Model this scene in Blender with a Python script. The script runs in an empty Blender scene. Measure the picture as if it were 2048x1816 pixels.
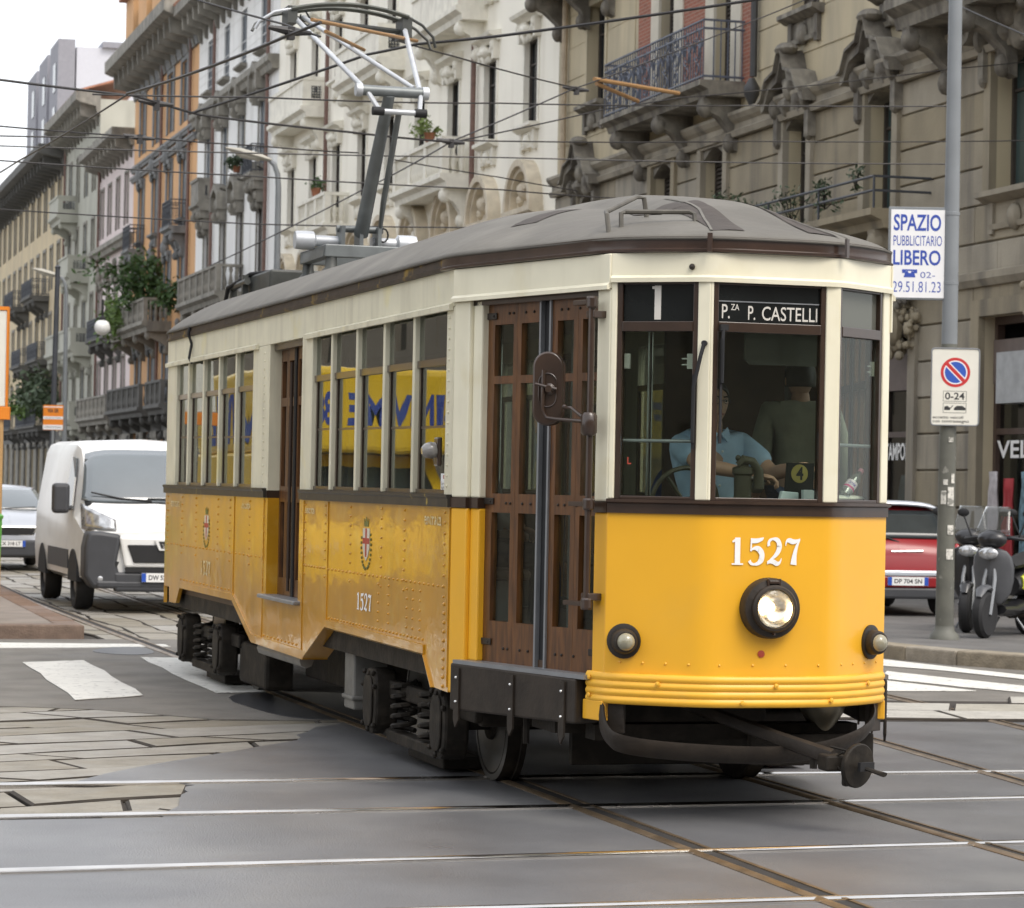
import bpy, bmesh, math, random
from mathutils import Vector, Matrix
R = math.radians
random.seed(11)
sc = bpy.context.scene
COL = sc.collection

# ------------------------------------------------------------------ camera, sky, sun, exposure
CAM = Vector((-4.0781, -14.7223, 1.6793))
PHI, PIT, ROLL = 0.2916, 0.0107, 0.0196
cd = bpy.data.cameras.new('camera'); cam = bpy.data.objects.new('camera', cd); COL.objects.link(cam)
cd.sensor_fit = 'HORIZONTAL'; cd.sensor_width = 36; cd.lens = 36 * 5586.76 / 2048
cd.clip_start = 0.1; cd.clip_end = 1500
cam.matrix_world = Matrix.Translation(CAM) @ Matrix.Rotation(-PHI, 4, 'Z') @ Matrix.Rotation(math.pi / 2 + PIT, 4, 'X') @ Matrix.Rotation(ROLL, 4, 'Z')
cd.dof.use_dof = True; cd.dof.focus_distance = 14.6; cd.dof.aperture_fstop = 8.0
sc.camera = cam
sc.render.resolution_x = 1024; sc.render.resolution_y = 908

SUN_EL, SUN_AZ = R(52), R(155)          # overcast: a broad soft sun behind the camera's right shoulder
w = bpy.data.worlds.new('World'); sc.world = w; w.use_nodes = True
nt = w.node_tree; nt.nodes.clear()
wo = nt.nodes.new('ShaderNodeOutputWorld'); b1 = nt.nodes.new('ShaderNodeBackground'); b2 = nt.nodes.new('ShaderNodeBackground')
ad = nt.nodes.new('ShaderNodeAddShader'); sky = nt.nodes.new('ShaderNodeTexSky')
sky.sky_type = 'NISHITA'; sky.sun_disc = False; sky.sun_elevation = SUN_EL; sky.sun_rotation = SUN_AZ
sky.dust_density = 6; sky.air_density = 1; sky.altitude = 100
b1.inputs[1].default_value = 0.05
b2.inputs[0].default_value = (0.97, 0.98, 1.0, 1); b2.inputs[1].default_value = 0.85      # the even white cloud layer
nt.links.new(sky.outputs[0], b1.inputs[0]); nt.links.new(b1.outputs[0], ad.inputs[0]); nt.links.new(b2.outputs[0], ad.inputs[1]); nt.links.new(ad.outputs[0], wo.inputs[0])
sd = bpy.data.lights.new('sun', 'SUN'); so = bpy.data.objects.new('sun', sd); COL.objects.link(so)
sd.energy = 1.1; sd.angle = R(28); sd.color = (1, 0.96, 0.9)
sdir = Vector((math.sin(SUN_AZ) * math.cos(SUN_EL), math.cos(SUN_AZ) * math.cos(SUN_EL), math.sin(SUN_EL)))
so.rotation_euler = sdir.to_track_quat('Z', 'Y').to_euler()
so.location = (0, 0, 40)
sc.view_settings.view_transform = 'Standard'; sc.view_settings.look = 'None'; sc.view_settings.gamma = 1
sc.view_settings.exposure = 0.6

# ------------------------------------------------------------------ materials
MATS = {}
def mat(name, col, rough=0.6, metal=0.0, var=0.15, vs=6.0, bump=0.0, bs=40.0, dirt=None, streak=None, coat=0.0, spec=0.5, emit=None, rnd=0.0, stretch=None, alpha=None, rvar=0.0, cr=None):
    if name in MATS: return MATS[name]
    m = bpy.data.materials.new(name); MATS[name] = m; m.use_nodes = True
    t = m.node_tree; N = t.nodes; L = t.links
    p = N['Principled BSDF']
    p.inputs['Roughness'].default_value = rough; p.inputs['Metallic'].default_value = metal
    p.inputs['Specular IOR Level'].default_value = spec
    p.inputs['Coat Weight'].default_value = coat; p.inputs['Coat Roughness'].default_value = 0.12 if cr is None else cr
    tc = N.new('ShaderNodeTexCoord'); src = tc.outputs['Object']
    if stretch:
        mp = N.new('ShaderNodeMapping'); mp.inputs['Scale'].default_value = stretch; L.new(src, mp.inputs[0]); src = mp.outputs[0]
    def noise(scale, det=5, vec=src):
        n = N.new('ShaderNodeTexNoise'); n.inputs['Scale'].default_value = scale; n.inputs['Detail'].default_value = det
        L.new(vec, n.inputs['Vector']); return n
    c = (*col, 1)
    out = None
    if var > 0:
        n = noise(vs); r = N.new('ShaderNodeValToRGB'); L.new(n.outputs['Fac'], r.inputs[0])
        r.color_ramp.elements[0].position = 0.3; r.color_ramp.elements[1].position = 0.72
        r.color_ramp.elements[0].color = tuple(min(1, x * (1 - var)) for x in col) + (1,)
        r.color_ramp.elements[1].color = tuple(min(1, x * (1 + var)) for x in col) + (1,)
        out = r.outputs[0]
    def mixto(col2, fac):
        nonlocal out
        mx = N.new('ShaderNodeMix'); mx.data_type = 'RGBA'
        if out is None: mx.inputs['A'].default_value = c
        else: L.new(out, mx.inputs['A'])
        mx.inputs['B'].default_value = (*col2, 1); L.new(fac, mx.inputs['Factor']); out = mx.outputs['Result']
    def thresh(n, lo, hi, amt):
        r = N.new('ShaderNodeMapRange'); r.inputs['From Min'].default_value = lo; r.inputs['From Max'].default_value = hi
        r.inputs['To Max'].default_value = amt; L.new(n.outputs['Fac'], r.inputs[0]); return r.outputs[0]
    if dirt:
        dc, amt, dsc, lo, hi = dirt; mixto(dc, thresh(noise(dsc, 8), lo, hi, amt))
    if streak:
        dc, amt, sx, sz, lo, hi = streak
        mp = N.new('ShaderNodeMapping'); mp.inputs['Scale'].default_value = (sx, sx, sz); L.new(tc.outputs['Object'], mp.inputs[0])
        mixto(dc, thresh(noise(1.0, 6, mp.outputs[0]), lo, hi, amt))
    if rnd > 0:
        oi = N.new('ShaderNodeObjectInfo'); hs = N.new('ShaderNodeHueSaturation')
        mr = N.new('ShaderNodeMapRange'); mr.inputs['To Min'].default_value = 1 - rnd; mr.inputs['To Max'].default_value = 1 + rnd
        L.new(oi.outputs['Random'], mr.inputs[0]); L.new(mr.outputs[0], hs.inputs['Value'])
        mr2 = N.new('ShaderNodeMapRange'); mr2.inputs['To Min'].default_value = 1 + 2.2 * rnd; mr2.inputs['To Max'].default_value = 1 - 2.2 * rnd
        L.new(oi.outputs['Random'], mr2.inputs[0]); L.new(mr2.outputs[0], hs.inputs['Saturation'])
        if out is None: hs.inputs['Color'].default_value = c
        else: L.new(out, hs.inputs['Color'])
        out = hs.outputs[0]
    if out is None: p.inputs['Base Color'].default_value = c
    else: L.new(out, p.inputs['Base Color'])
    if rvar > 0:
        n = noise(vs * 0.7, 6); mr = N.new('ShaderNodeMapRange'); mr.inputs['From Min'].default_value = .3; mr.inputs['From Max'].default_value = .7
        mr.inputs['To Min'].default_value = max(0.03, rough - rvar); mr.inputs['To Max'].default_value = rough + rvar
        L.new(n.outputs['Fac'], mr.inputs[0]); L.new(mr.outputs[0], p.inputs['Roughness'])
    if bump > 0:
        n = noise(bs, 6); bn = N.new('ShaderNodeBump'); bn.inputs['Strength'].default_value = bump; bn.inputs['Distance'].default_value = 0.02
        L.new(n.outputs['Fac'], bn.inputs['Height']); L.new(bn.outputs[0], p.inputs['Normal'])
        if cr is not None: L.new(bn.outputs[0], p.inputs['Coat Normal'])
    if emit:
        p.inputs['Emission Color'].default_value = (*emit[:3], 1); p.inputs['Emission Strength'].default_value = emit[3]
    return m

def glass(name, tint=(0.75, 0.8, 0.78), r0=0.05, rough=0.01, wav=0.0, ws=3.0, pw=5.0, dust=0.0):
    if name in MATS: return MATS[name]
    m = bpy.data.materials.new(name); MATS[name] = m; m.use_nodes = True
    t = m.node_tree; N = t.nodes; L = t.links; N.clear()
    o = N.new('ShaderNodeOutputMaterial'); tr = N.new('ShaderNodeBsdfTransparent'); gl = N.new('ShaderNodeBsdfGlossy'); mx = N.new('ShaderNodeMixShader')
    tr.inputs[0].default_value = (*tint, 1); gl.inputs['Roughness'].default_value = rough; gl.inputs['Color'].default_value = (.95, .97, .96, 1)
    lw = N.new('ShaderNodeLayerWeight'); lw.inputs[0].default_value = 0.5
    pwn = N.new('ShaderNodeMath'); pwn.operation = 'POWER'; pwn.inputs[1].default_value = pw
    mr = N.new('ShaderNodeMapRange'); mr.inputs['To Min'].default_value = r0; mr.inputs['To Max'].default_value = 1
    L.new(lw.outputs['Facing'], pwn.inputs[0]); L.new(pwn.outputs[0], mr.inputs[0]); L.new(mr.outputs[0], mx.inputs[0])
    L.new(tr.outputs[0], mx.inputs[1]); L.new(gl.outputs[0], mx.inputs[2])
    if wav > 0:
        tc = N.new('ShaderNodeTexCoord'); n = N.new('ShaderNodeTexNoise'); n.inputs['Scale'].default_value = ws; n.inputs['Detail'].default_value = 1
        L.new(tc.outputs['Object'], n.inputs['Vector'])
        b = N.new('ShaderNodeBump'); b.inputs['Strength'].default_value = 1; b.inputs['Distance'].default_value = wav
        L.new(n.outputs['Fac'], b.inputs['Height']); L.new(b.outputs[0], gl.inputs['Normal'])
    last = mx.outputs[0]
    if dust > 0:
        df = N.new('ShaderNodeBsdfDiffuse'); df.inputs[0].default_value = (.42, .42, .36, 1); m2 = N.new('ShaderNodeMixShader'); m2.inputs[0].default_value = dust
        L.new(last, m2.inputs[1]); L.new(df.outputs[0], m2.inputs[2]); last = m2.outputs[0]
    L.new(last, o.inputs[0]); return m

# ------------------------------------------------------------------ geometry helpers
ORG = [Vector((0, 0, 0))]
class Fr:
    """upright frame: base point, horizontal direction e, outward normal n"""
    def __init__(s, p, e, n=None):
        s.p = Vector((p[0], p[1], p[2] if len(p) > 2 else 0)); s.e = Vector((e[0], e[1], 0)).normalized()
        s.n = Vector((n[0], n[1], 0)).normalized() if n else Vector((s.e.y, -s.e.x, 0))
    def P(s, u, z, n=0.0): return s.p + s.e * u + s.n * n + Vector((0, 0, z))
BOXF = [(0, 1, 3, 2), (4, 6, 7, 5), (0, 4, 5, 1), (2, 3, 7, 6), (0, 2, 6, 4), (1, 5, 7, 3)]
class MB:
    def __init__(s): s.v = []; s.f = []
    def add(s, vs, fs):
        k = len(s.v); s.v += [Vector(q) for q in vs]; s.f += [tuple(i + k for i in q) for q in fs]; return s
    def box(s, a, b):
        s.add([(x, y, z) for x in (a[0], b[0]) for y in (a[1], b[1]) for z in (a[2], b[2])], BOXF); return s
    def fb(s, F, u0, u1, z0, z1, n0, n1):
        s.add([F.P(u, z, n) for u in (u0, u1) for z in (z0, z1) for n in (n0, n1)], BOXF); return s
    def quad(s, *p): s.add(p, [tuple(range(len(p)))]); return s
    def prism(s, F, poly, n0, n1):
        k = len(poly); s.add([F.P(u, z, n0) for u, z in poly] + [F.P(u, z, n1) for u, z in poly],
              [tuple(range(k)), tuple(range(2 * k - 1, k - 1, -1))] + [(i, (i + 1) % k, k + (i + 1) % k, k + i) for i in range(k)]); return s
    def slab(s, poly, z0, z1):
        k = len(poly); s.add([(x, y, z0) for x, y in poly] + [(x, y, z1) for x, y in poly],
              [tuple(range(k))[::-1], tuple(range(k, 2 * k))] + [(i, (i + 1) % k, k + (i + 1) % k, k + i) for i in range(k)]); return s
    def prof(s, F, u0, u1, pr):
        """moulding: profile of (n,z) run along the frame from u0 to u1"""
        k = len(pr); s.add([F.P(u0, z, n) for n, z in pr] + [F.P(u1, z, n) for n, z in pr],
              [tuple(range(k)), tuple(range(2 * k - 1, k - 1, -1))] + [(i, (i + 1) % k, k + (i + 1) % k, k + i) for i in range(k)]); return s
    def tube(s, pts, r, n=8, closed=False, flat=None):
        pts = [Vector(p) for p in pts]; m = len(pts); rr = r if isinstance(r, (list, tuple)) else [r] * m
        up = None; rings = []
        for i, p in enumerate(pts):
            if closed: d = pts[(i + 1) % m] - pts[i - 1]
            else: d = pts[min(i + 1, m - 1)] - pts[max(i - 1, 0)]
            d = d.normalized() if d.length > 1e-9 else Vector((0, 0, 1))
            if up is None: up = Vector((0, 0, 1)) if abs(d.z) < .9 else Vector((1, 0, 0))
            a = d.cross(up)
            if a.length < 1e-6: a = d.cross(Vector((0, 1, 0)))
            a.normalize(); b = a.cross(d).normalized(); up = b
            fa, fbb = flat if flat else (1, 1)
            rings.append([p + a * (math.cos(2 * math.pi * j / n) * rr[i] * fa) + b * (math.sin(2 * math.pi * j / n) * rr[i] * fbb) for j in range(n)])
        fs = []
        for i in range(m if closed else m - 1):
            for j in range(n):
                q = (i + 1) % m; fs.append((i * n + j, i * n + (j + 1) % n, q * n + (j + 1) % n, q * n + j))
        if not closed: fs += [tuple(range(n))[::-1], tuple(range((m - 1) * n, m * n))]
        s.add([v for q in rings for v in q], fs); return s
    def cyl(s, a, b, r, r2=None, n=16): return s.tube([a, b], [r, r if r2 is None else r2], n)
    def lathe(s, o, ax, pr, n=20, cap=True):
        """profile of (radius, height along axis)"""
        o = Vector(o); ax = Vector(ax).normalized(); t = Vector((0, 0, 1)) if abs(ax.z) < .9 else Vector((1, 0, 0))
        a = ax.cross(t).normalized(); b = ax.cross(a); m = len(pr)
        vs = [o + ax * h + (a * math.cos(2 * math.pi * j / n) + b * math.sin(2 * math.pi * j / n)) * max(r, 1e-4) for r, h in pr for j in range(n)]
        fs = [(i * n + j, i * n + (j + 1) % n, (i + 1) * n + (j + 1) % n, (i + 1) * n + j) for i in range(m - 1) for j in range(n)]
        if cap: fs += [tuple(range(n))[::-1], tuple(range((m - 1) * n, m * n))]
        s.add(vs, fs); return s
    def ball(s, c, r, nu=12, nv=8, rot=None):
        c = Vector(c); r = r if isinstance(r, (tuple, list)) else (r, r, r)
        vs = []
        for i in range(nv + 1):
            th = math.pi * i / nv
            for j in range(nu):
                ph = 2 * math.pi * j / nu; q = Vector((math.sin(th) * math.cos(ph) * r[0], math.sin(th) * math.sin(ph) * r[1], math.cos(th) * r[2]))
                vs.append(c + (rot @ q if rot else q))
        s.add(vs, [(i * nu + j, i * nu + (j + 1) % nu, (i + 1) * nu + (j + 1) % nu, (i + 1) * nu + j) for i in range(nv) for j in range(nu)]); return s
    def grid(s, rows):
        """rows of points -> surface"""
        n = len(rows[0]); s.add([p for q in rows for p in q], [(i * n + j, i * n + j + 1, (i + 1) * n + j + 1, (i + 1) * n + j) for i in range(len(rows) - 1) for j in range(n - 1)]); return s
    def mesh(s, name, mats, smooth=False):
        me = bpy.data.meshes.new(name); me.from_pydata([v - ORG[0] for v in s.v], [], s.f)
        bm = bmesh.new(); bm.from_mesh(me); bmesh.ops.remove_doubles(bm, verts=bm.verts, dist=1e-5); bmesh.ops.recalc_face_normals(bm, faces=bm.faces); bm.to_mesh(me); bm.free()
        for m in (mats if isinstance(mats, (list, tuple)) else [mats]): me.materials.append(m)
        if smooth:
            me.shade_smooth(); me.set_sharp_from_angle(angle=R(38))
        return me
    def build(s, name, m, parent=None, smooth=False, bevel=0.0, seg=2, kind=None, label=None, thick=0, subsurf=0):
        o = bpy.data.objects.new(name, s.mesh(name, m, smooth)); COL.objects.link(o)
        if parent is not None: o.parent = parent
        elif ORG[0].length > 0: o.location = ORG[0]
        if thick: md = o.modifiers.new('solid', 'SOLIDIFY'); md.thickness = thick; md.offset = -1
        if subsurf: md = o.modifiers.new('sub', 'SUBSURF'); md.levels = md.render_levels = subsurf
        if bevel: md = o.modifiers.new('bev', 'BEVEL'); md.width = bevel; md.segments = seg; md.limit_method = 'ANGLE'; md.angle_limit = R(35)
        if kind: o['kind'] = kind
        if label: o['label'] = label
        return o
def tag(o, label, cat, group=None, kind=None):
    o['label'] = label; o['category'] = cat
    if group: o['group'] = group
    if kind: o['kind'] = kind
    return o
def thing(name, label, cat, loc=(0, 0, 0), group=None):
    o = bpy.data.objects.new(name, None); COL.objects.link(o); o.empty_display_size = 0.2
    o.location = loc; ORG[0] = Vector(loc); return tag(o, label, cat, group)
def endthing(): ORG[0] = Vector((0, 0, 0))
def struct(o): o['kind'] = 'structure'; return o
def inst(name, me, parent, loc=(0, 0, 0), rz=0, scale=(1, 1, 1), matx=None):
    o = bpy.data.objects.new(name, me); COL.objects.link(o)
    if parent is not None: o.parent = parent; loc = Vector(loc) - ORG[0]
    if matx is not None: o.matrix_local = matx
    else: o.location = loc; o.rotation_euler = (0, 0, rz); o.scale = scale
    return o
def copy_tree(o, parent=None):
    c = o.copy(); COL.objects.link(c)
    if parent is not None: c.parent = parent
    for ch in list(o.children): copy_tree(ch, c)
    return c
_TC = {}
def text_geo(s, bold=0.0):
    k = (s, bold)
    if k in _TC: return _TC[k]
    cu = bpy.data.curves.new('txt', 'FONT'); cu.body = s; cu.size = 1; cu.offset = bold; cu.resolution_u = 4; cu.fill_mode = 'FRONT'
    ob = bpy.data.objects.new('txt', cu); COL.objects.link(ob)
    me = bpy.data.meshes.new_from_object(ob.evaluated_get(bpy.context.evaluated_depsgraph_get()))
    vs = [(v.co.x, v.co.y) for v in me.vertices]; fs = [tuple(p.vertices) for p in me.polygons]
    bpy.data.objects.remove(ob); bpy.data.meshes.remove(me); bpy.data.curves.remove(cu)
    x0 = min(v[0] for v in vs); x1 = max(v[0] for v in vs); y0 = min(v[1] for v in vs); y1 = max(v[1] for v in vs)
    vs = [((x - x0) / (x1 - x0), (y - y0) / (y1 - y0)) for x, y in vs]
    _TC[k] = (vs, fs); return vs, fs
def text(F, s, u0, u1, z0, z1, n, m, parent=None, bold=0.0, name='lettering', slope=0.0, mb=None):
    vs, fs = text_geo(s, bold); b = mb or MB()
    b.add([F.P(u0 + (u1 - u0) * x, z0 + (z1 - z0) * y + slope * x, n) for x, y in vs], fs)
    return b if mb is not None else b.build(name, m, parent)
def lerp(a, b, t): return a + (b - a) * t
def arc(cx, cy, r, a0, a1, n): return [(cx + r * math.cos(R(lerp(a0, a1, i / n))), cy + r * math.sin(R(lerp(a0, a1, i / n)))) for i in range(n + 1)]
def chaikin(p, k=2, closed=True):
    for _ in range(k):
        q = []; n = len(p)
        for i in range(n if closed else n - 1):
            a, b = Vector(p[i]), Vector(p[(i + 1) % n]); q += [a * .75 + b * .25, a * .25 + b * .75]
        if not closed: q = [Vector(p[0])] + q[:] + [Vector(p[-1])]
        p = q
    return p
# ------------------------------------------------------------------ ground
mAsph = mat('asphalt', (0.135, 0.135, 0.139), .37, var=.16, vs=1.3, bump=.25, bs=90, dirt=((.24, .236, .225), .6, .7, .48, .75), rvar=.1)
mAsph2 = mat('old_asphalt', (0.165, .152, .132), .70, var=.2, vs=2.2, bump=.5, bs=110, dirt=((.26, .25, .225), .5, 60, .56, .7), rvar=.1)
mJoint = mat('joint_dirt', (.035, .028, .021), .9, var=.3)
mStone = mat('paving_stone', (.26, .238, .196), .55, var=.14, vs=5, bump=.35, bs=35, dirt=((.12, .105, .085), .6, 38, .60, .72), rnd=.22, rvar=.12)
mPave = mat('pavement_asphalt', (.13, .125, .118), .75, var=.2, vs=2, bump=.4, bs=90)
mKerb = mat('kerb_granite', (.15, .092, .058), .75, var=.25, vs=8, bump=.4, bs=50, rnd=.1)
mKerb2 = mat('kerb_stone', (.27, .235, .18), .7, var=.22, vs=8, bump=.4, bs=50, rnd=.12)
mPaint = mat('road_paint', (.66, .65, .60), .6, var=.08, vs=3, dirt=((.2, .19, .17), .85, 14, .60, .68), bump=.15, bs=60)
mRail = mat('rail_steel', (.62, .6, .57), .22, metal=1.0, var=.12, vs=4, rvar=.12)
mRailRust = mat('rail_worn', (.23, .17, .11), .42, metal=.7, var=.3, vs=5, rvar=.1)
mGroove = mat('rail_groove', (.022, .02, .018), .8, var=.3)
mPatch = mat('asphalt_patch_and_shadow', (.045, .046, .05), .34, var=.2, vs=2)

struct(MB().slab([(-400, -300), (400, -300), (400, 700), (-400, 700)], -.5, -.03).build('ground', mJoint))
low = [(-1.73, -1.03), (-1.447, -.06), (-1.32, .42), (-1.95, .62), (-1.40, 1.45), (-.70, 2.30), (-.21, 2.93), (.05, 3.7), (.55, 4.36)]
low = [low[0]] + [tuple(Vector(a).lerp(Vector(b), k / 4) + Vector((random.uniform(-.03, .03), random.uniform(-.03, .03)))) for a, b in zip(low, low[1:]) for k in range(1, 5)]
struct(MB().slab([(-60, -1.03)] + low + [(6, 4.36), (60, 4.36), (60, -60), (-60, -60)], -.028, .002).build('road', mAsph))
up = [(-60, 6.3), (-1.9, 5.76), (-1.167, 5.415), (-.8, 5.0), (-.402, 4.50), (.1, 4.42), (.55, 4.364), (6, 4.364), (60, 4.364), (60, 14.0), (-60, 14.0)]
struct(MB().slab(up, -.028, .001).build('crossing_road', mAsph2))
struct(MB().slab([(3.1, 14.004), (60, 14.004), (60, 400), (3.1, 400)], -.028, .001).build('far_road', mAsph2))
struct(MB().slab([(-60, 14.004), (-2.45, 14.004), (-2.45, 400), (-60, 400)], -.028, .001).build('side_road', mAsph2))
# smooth dark patches in the crossing; the first also paints in some tram shadow
struct(MB().slab([tuple(p) for p in chaikin([(-.05, 6.72), (.9, 7.0), (1.9, 6.0), (1.9, 4.5), (.75, 4.39), (.3, 4.40), (.05, 4.7)], 2)], .0012, .005).build('patch_and_tram_shadow', mPatch))
struct(MB().slab([tuple(p) for p in chaikin([(-.3, 12.0), (.25, 12.9), (.42, 12.5), (.35, 11.6), (.02, 11.4)], 2)], .0012, .005).build('wet_patch', mPatch))

# paving slabs: one object per slab, laid in slanted rows
pav = struct(MB().slab([(-60, -1.026), (-1.0, -1.026), (.5, 4.36), (-1.8, 5.7), (-60, 6.25)], -.0295, -.0285).build('stone_paving', mJoint))
def slab_mesh(pts, h, name='stone_slab'):
    n = len(pts); c = sum((Vector(p) for p in pts), Vector((0, 0))) / n
    b = MB(); inn = [Vector(p) + (c - Vector(p)).normalized() * .020 for p in pts]
    b.ns = n
    b.add([(p[0], p[1], -.024) for p in pts] + [(p[0], p[1], h - .011) for p in pts] + [(p[0], p[1], h) for p in inn],
          [(i, (i + 1) % n, n + (i + 1) % n, n + i) for i in range(n)] + [(n + i, n + (i + 1) % n, 2 * n + (i + 1) % n, 2 * n + i) for i in range(n)] + [tuple(range(2 * n, 3 * n))])
    return b
def lay_slabs(parent, x0, x1, y0, y1, ang, lw, ll, inside, mt=mStone, hz=0.0, slant=.25, gap=.017):
    ca, sa = math.cos(ang), math.sin(ang); W = max(x1 - x0, y1 - y0) * 1.5; cx, cy = (x0 + x1) / 2, (y0 + y1) / 2
    v = -W / 2; k = 0; rng = random.Random(5)
    edge = lambda u, v: v + .035 * math.sin(u * 1.9 + v * 7) + .02 * math.sin(u * 5.1 + v * 3)
    while v < W / 2:
        h = lw * rng.uniform(.82, 1.2); u = -W / 2 + rng.uniform(0, ll); sl0 = rng.uniform(-slant, slant)
        while u < W / 2:
            l = ll * rng.uniform(.7, 1.35); sl1 = rng.choice([-1, 1]) * rng.uniform(.1, 1) * slant
            g = gap / 2
            q = [(u + sl0 * 0 + g, edge(u, v) + g), (u + l * .5, edge(u + l * .5, v) + g), (u + l - g, edge(u + l, v) + g), (u + l + sl1 - g, edge(u + l + sl1, v + h) - g), (u + (l + sl0 + sl1) * .5, edge(u + (l + sl0 + sl1) * .5, v + h) - g), (u + sl0 + g, edge(u + sl0, v + h) - g)]
            P = [(cx + a * ca - b * sa, cy + a * sa + b * ca) for a, b in q]
            c = (sum(p[0] for p in P) / 6, sum(p[1] for p in P) / 6)
            if x0 < c[0] < x1 and y0 < c[1] < y1 and inside(*c):
                o_ = slab_mesh(P, hz + rng.uniform(-.012, -.001)).build('stone_slab', [mt, mJoint], parent)
                for pg in o_.data.polygons: pg.material_index = 0 if len(pg.vertices) > 4 else 1
                k += 1
            sl0 = sl1; u += l
        v += h
    return k
def near_in(x, y):
    if x > .42: return False
    ylow = max([lerp(a[1], b[1], (x - a[0]) / (b[0] - a[0] + 1e-9)) for a, b in zip([(-1.95, .6), (-1.4, 1.45), (-.7, 2.3), (-.21, 2.93)], [(-1.4, 1.45), (-.7, 2.3), (-.21, 2.93), (.55, 4.36)]) if min(a[0], b[0]) <= x <= max(a[0], b[0])] or [-1.0]) - .45
    return y > max(-1.0, ylow if y > .5 else -1.05) and y < 5.75 + .0 * x and not (x > -1.0 and y < .5)
n1 = lay_slabs(pav, -5.2, .75, -1.25, 6.3, R(20), .50, .98, lambda x, y: x < .75 + max(0, y - 3) * .2 or y > 4, slant=.34)
pav2 = struct(MB().slab([(-2.44, 14.0), (3.09, 14.0), (3.09, 400), (-2.44, 400)], -.0295, -.0285).build('track_paving', mJoint))
n2 = lay_slabs(pav2, .1, 3.1, 14.0, 40, R(90), .5, .95, lambda x, y: True, slant=.12)
struct(MB().slab([(-2.44, 40.4), (3.09, 40.4), (3.09, 400), (-2.44, 400)], -.0284, .0).build('far_track_paving', mStone))
pav3 = struct(MB().slab([(5.05, 5.9), (4.3, 4.0), (10, 3.2), (10.5, 5.0)], .0022, .0032).build('pale_stone_paving', mJoint))
lay_slabs(pav3, 4.3, 10.5, 3.2, 6.2, R(-12), .8, 1.4, lambda x, y: 3.9 < y + .12 * (x - 5.3) < 5.75 and y < 6.4 - .0 * x and x > 4.55, mt=mat('pale_paving_stone', (.38, .36, .31), .6, var=.14, vs=5, bump=.3, bs=35, dirt=((.14, .12, .1), .5, 30, .58, .7), rnd=.12), hz=.028)

# crossings
def worn(poly, k=6, a=.018):
    P = []
    n = len(poly)
    for i in range(n):
        p, q = Vector(poly[i]), Vector(poly[(i + 1) % n])
        for j in range(k):
            P.append(tuple(p.lerp(q, j / k) + Vector((random.uniform(-a, a), random.uniform(-a, a)))))
    return P
cw = bpy.data.objects.new('crosswalk', None); COL.objects.link(cw); cw['kind'] = 'structure'
for q in [[(-1.05, 10.35), (-.47, 10.62), (-.585, 6.54), (-1.17, 6.14)], [(.10, 11.05), (.545, 10.95), (.46, 6.9), (-.003, 6.77)], [(-2.3, 10.1), (-1.75, 10.3), (-1.72, 6.12), (-2.3, 5.9)], [(-3.5, 10.1), (-2.95, 10.3), (-2.9, 6.0), (-3.5, 5.9)]]:
    MB().slab(worn(q), .0052, .0095).build('stripe', mPaint, cw)
sl = struct(MB().slab(worn([(-3.5, 13.7), (.68, 13.1), (.66, 12.75), (-.2, 12.55), (-3.5, 12.3)]), .0012, .0055).build('stop_line', mPaint))
cw2 = bpy.data.objects.new('right_crosswalk', None); COL.objects.link(cw2); cw2['kind'] = 'structure'
for q in [[(7.47, 10.9), (7.05, 9.9), (7.4, 9.2), (7.65, 8.0), (8.0, 8.2), (7.75, 9.3)], [(6.76, 9.15), (6.3, 8.2), (6.6, 7.2), (6.95, 6.4), (7.35, 6.9), (6.95, 8.3)], [(6.2, 8.1), (5.65, 6.8), (6.5, 6.75)], [(8.3, 7.9), (8.0, 7.4), (8.6, 6.0), (9.1, 6.6)], [(7.5, 6.3), (7.2, 5.9), (7.9, 5.1), (8.3, 5.6)]]:
    MB().slab(worn(q, 4), .0052, .0095).build('stripe', mPaint, cw2)

# tram tracks: grooved rails let into the road
def rail(parent, pts, mhead=mRail, wd=.055, z=.012, gw=.04):
    L = [Vector((p[0], p[1], 0)) for p in pts]
    def strip(o0, o1, z1, m, nm, par, crown=.0):
        b = MB(); top0 = []; top1 = []
        for i, p in enumerate(L):
            d = (L[min(i + 1, len(L) - 1)] - L[max(i - 1, 0)]).normalized(); n = Vector((d.y, -d.x, 0))
            top0.append(p + n * o0); top1.append(p + n * o1)
        zz = Vector((0, 0, z1)); zb = Vector((0, 0, -.026))
        rws = [[p + zb for p in top0]]
        for k_ in range(7):
            f_ = k_ / 6; rws.append([a_.lerp(c_, f_) + zz + Vector((0, 0, crown * (1 - (2 * f_ - 1) ** 2))) for a_, c_ in zip(top0, top1)])
        b.grid(rws + [[p + zb for p in top1]])
        return b.build(nm, m, par, smooth=True)
    h = strip(-wd / 2, wd / 2, z - .006, mhead, 'rail', parent, .010)
    strip(wd / 2, wd / 2 + gw, z - .006, mGroove, 'groove', h)
    strip(wd / 2 + gw, wd / 2 + gw + .022, z - .001, mhead, 'guard_lip', h)
    return h
def ln(x0, y0, x1, y1, n=12): return [(lerp(x0, x1, i / n), lerp(y0, y1, i / n)) for i in range(n + 1)]
t1 = thing('tram_track', 'tram track under the yellow tram, running from the far street to the camera', 'track')
rail(t1, [(.4525, y) for y in (-9, -6, -4, -2, 0, 4, 8, 12, 16)] + [(.48, 22), (.6, 28), (1.0, 38), (1.9, 55), (3.5, 80)], mRailRust, .06, .012, .065)
rail(t1, [(1.8975, y) for y in (-9, -6, -4, -2, 0, 4, 8, 12, 16)] + [(1.93, 22), (2.05, 28), (2.45, 38), (3.35, 55), (4.95, 80)], mRailRust, .06)
t2 = thing('tram_track', 'crossing tram track passing under the nose of the tram', 'track')
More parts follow.
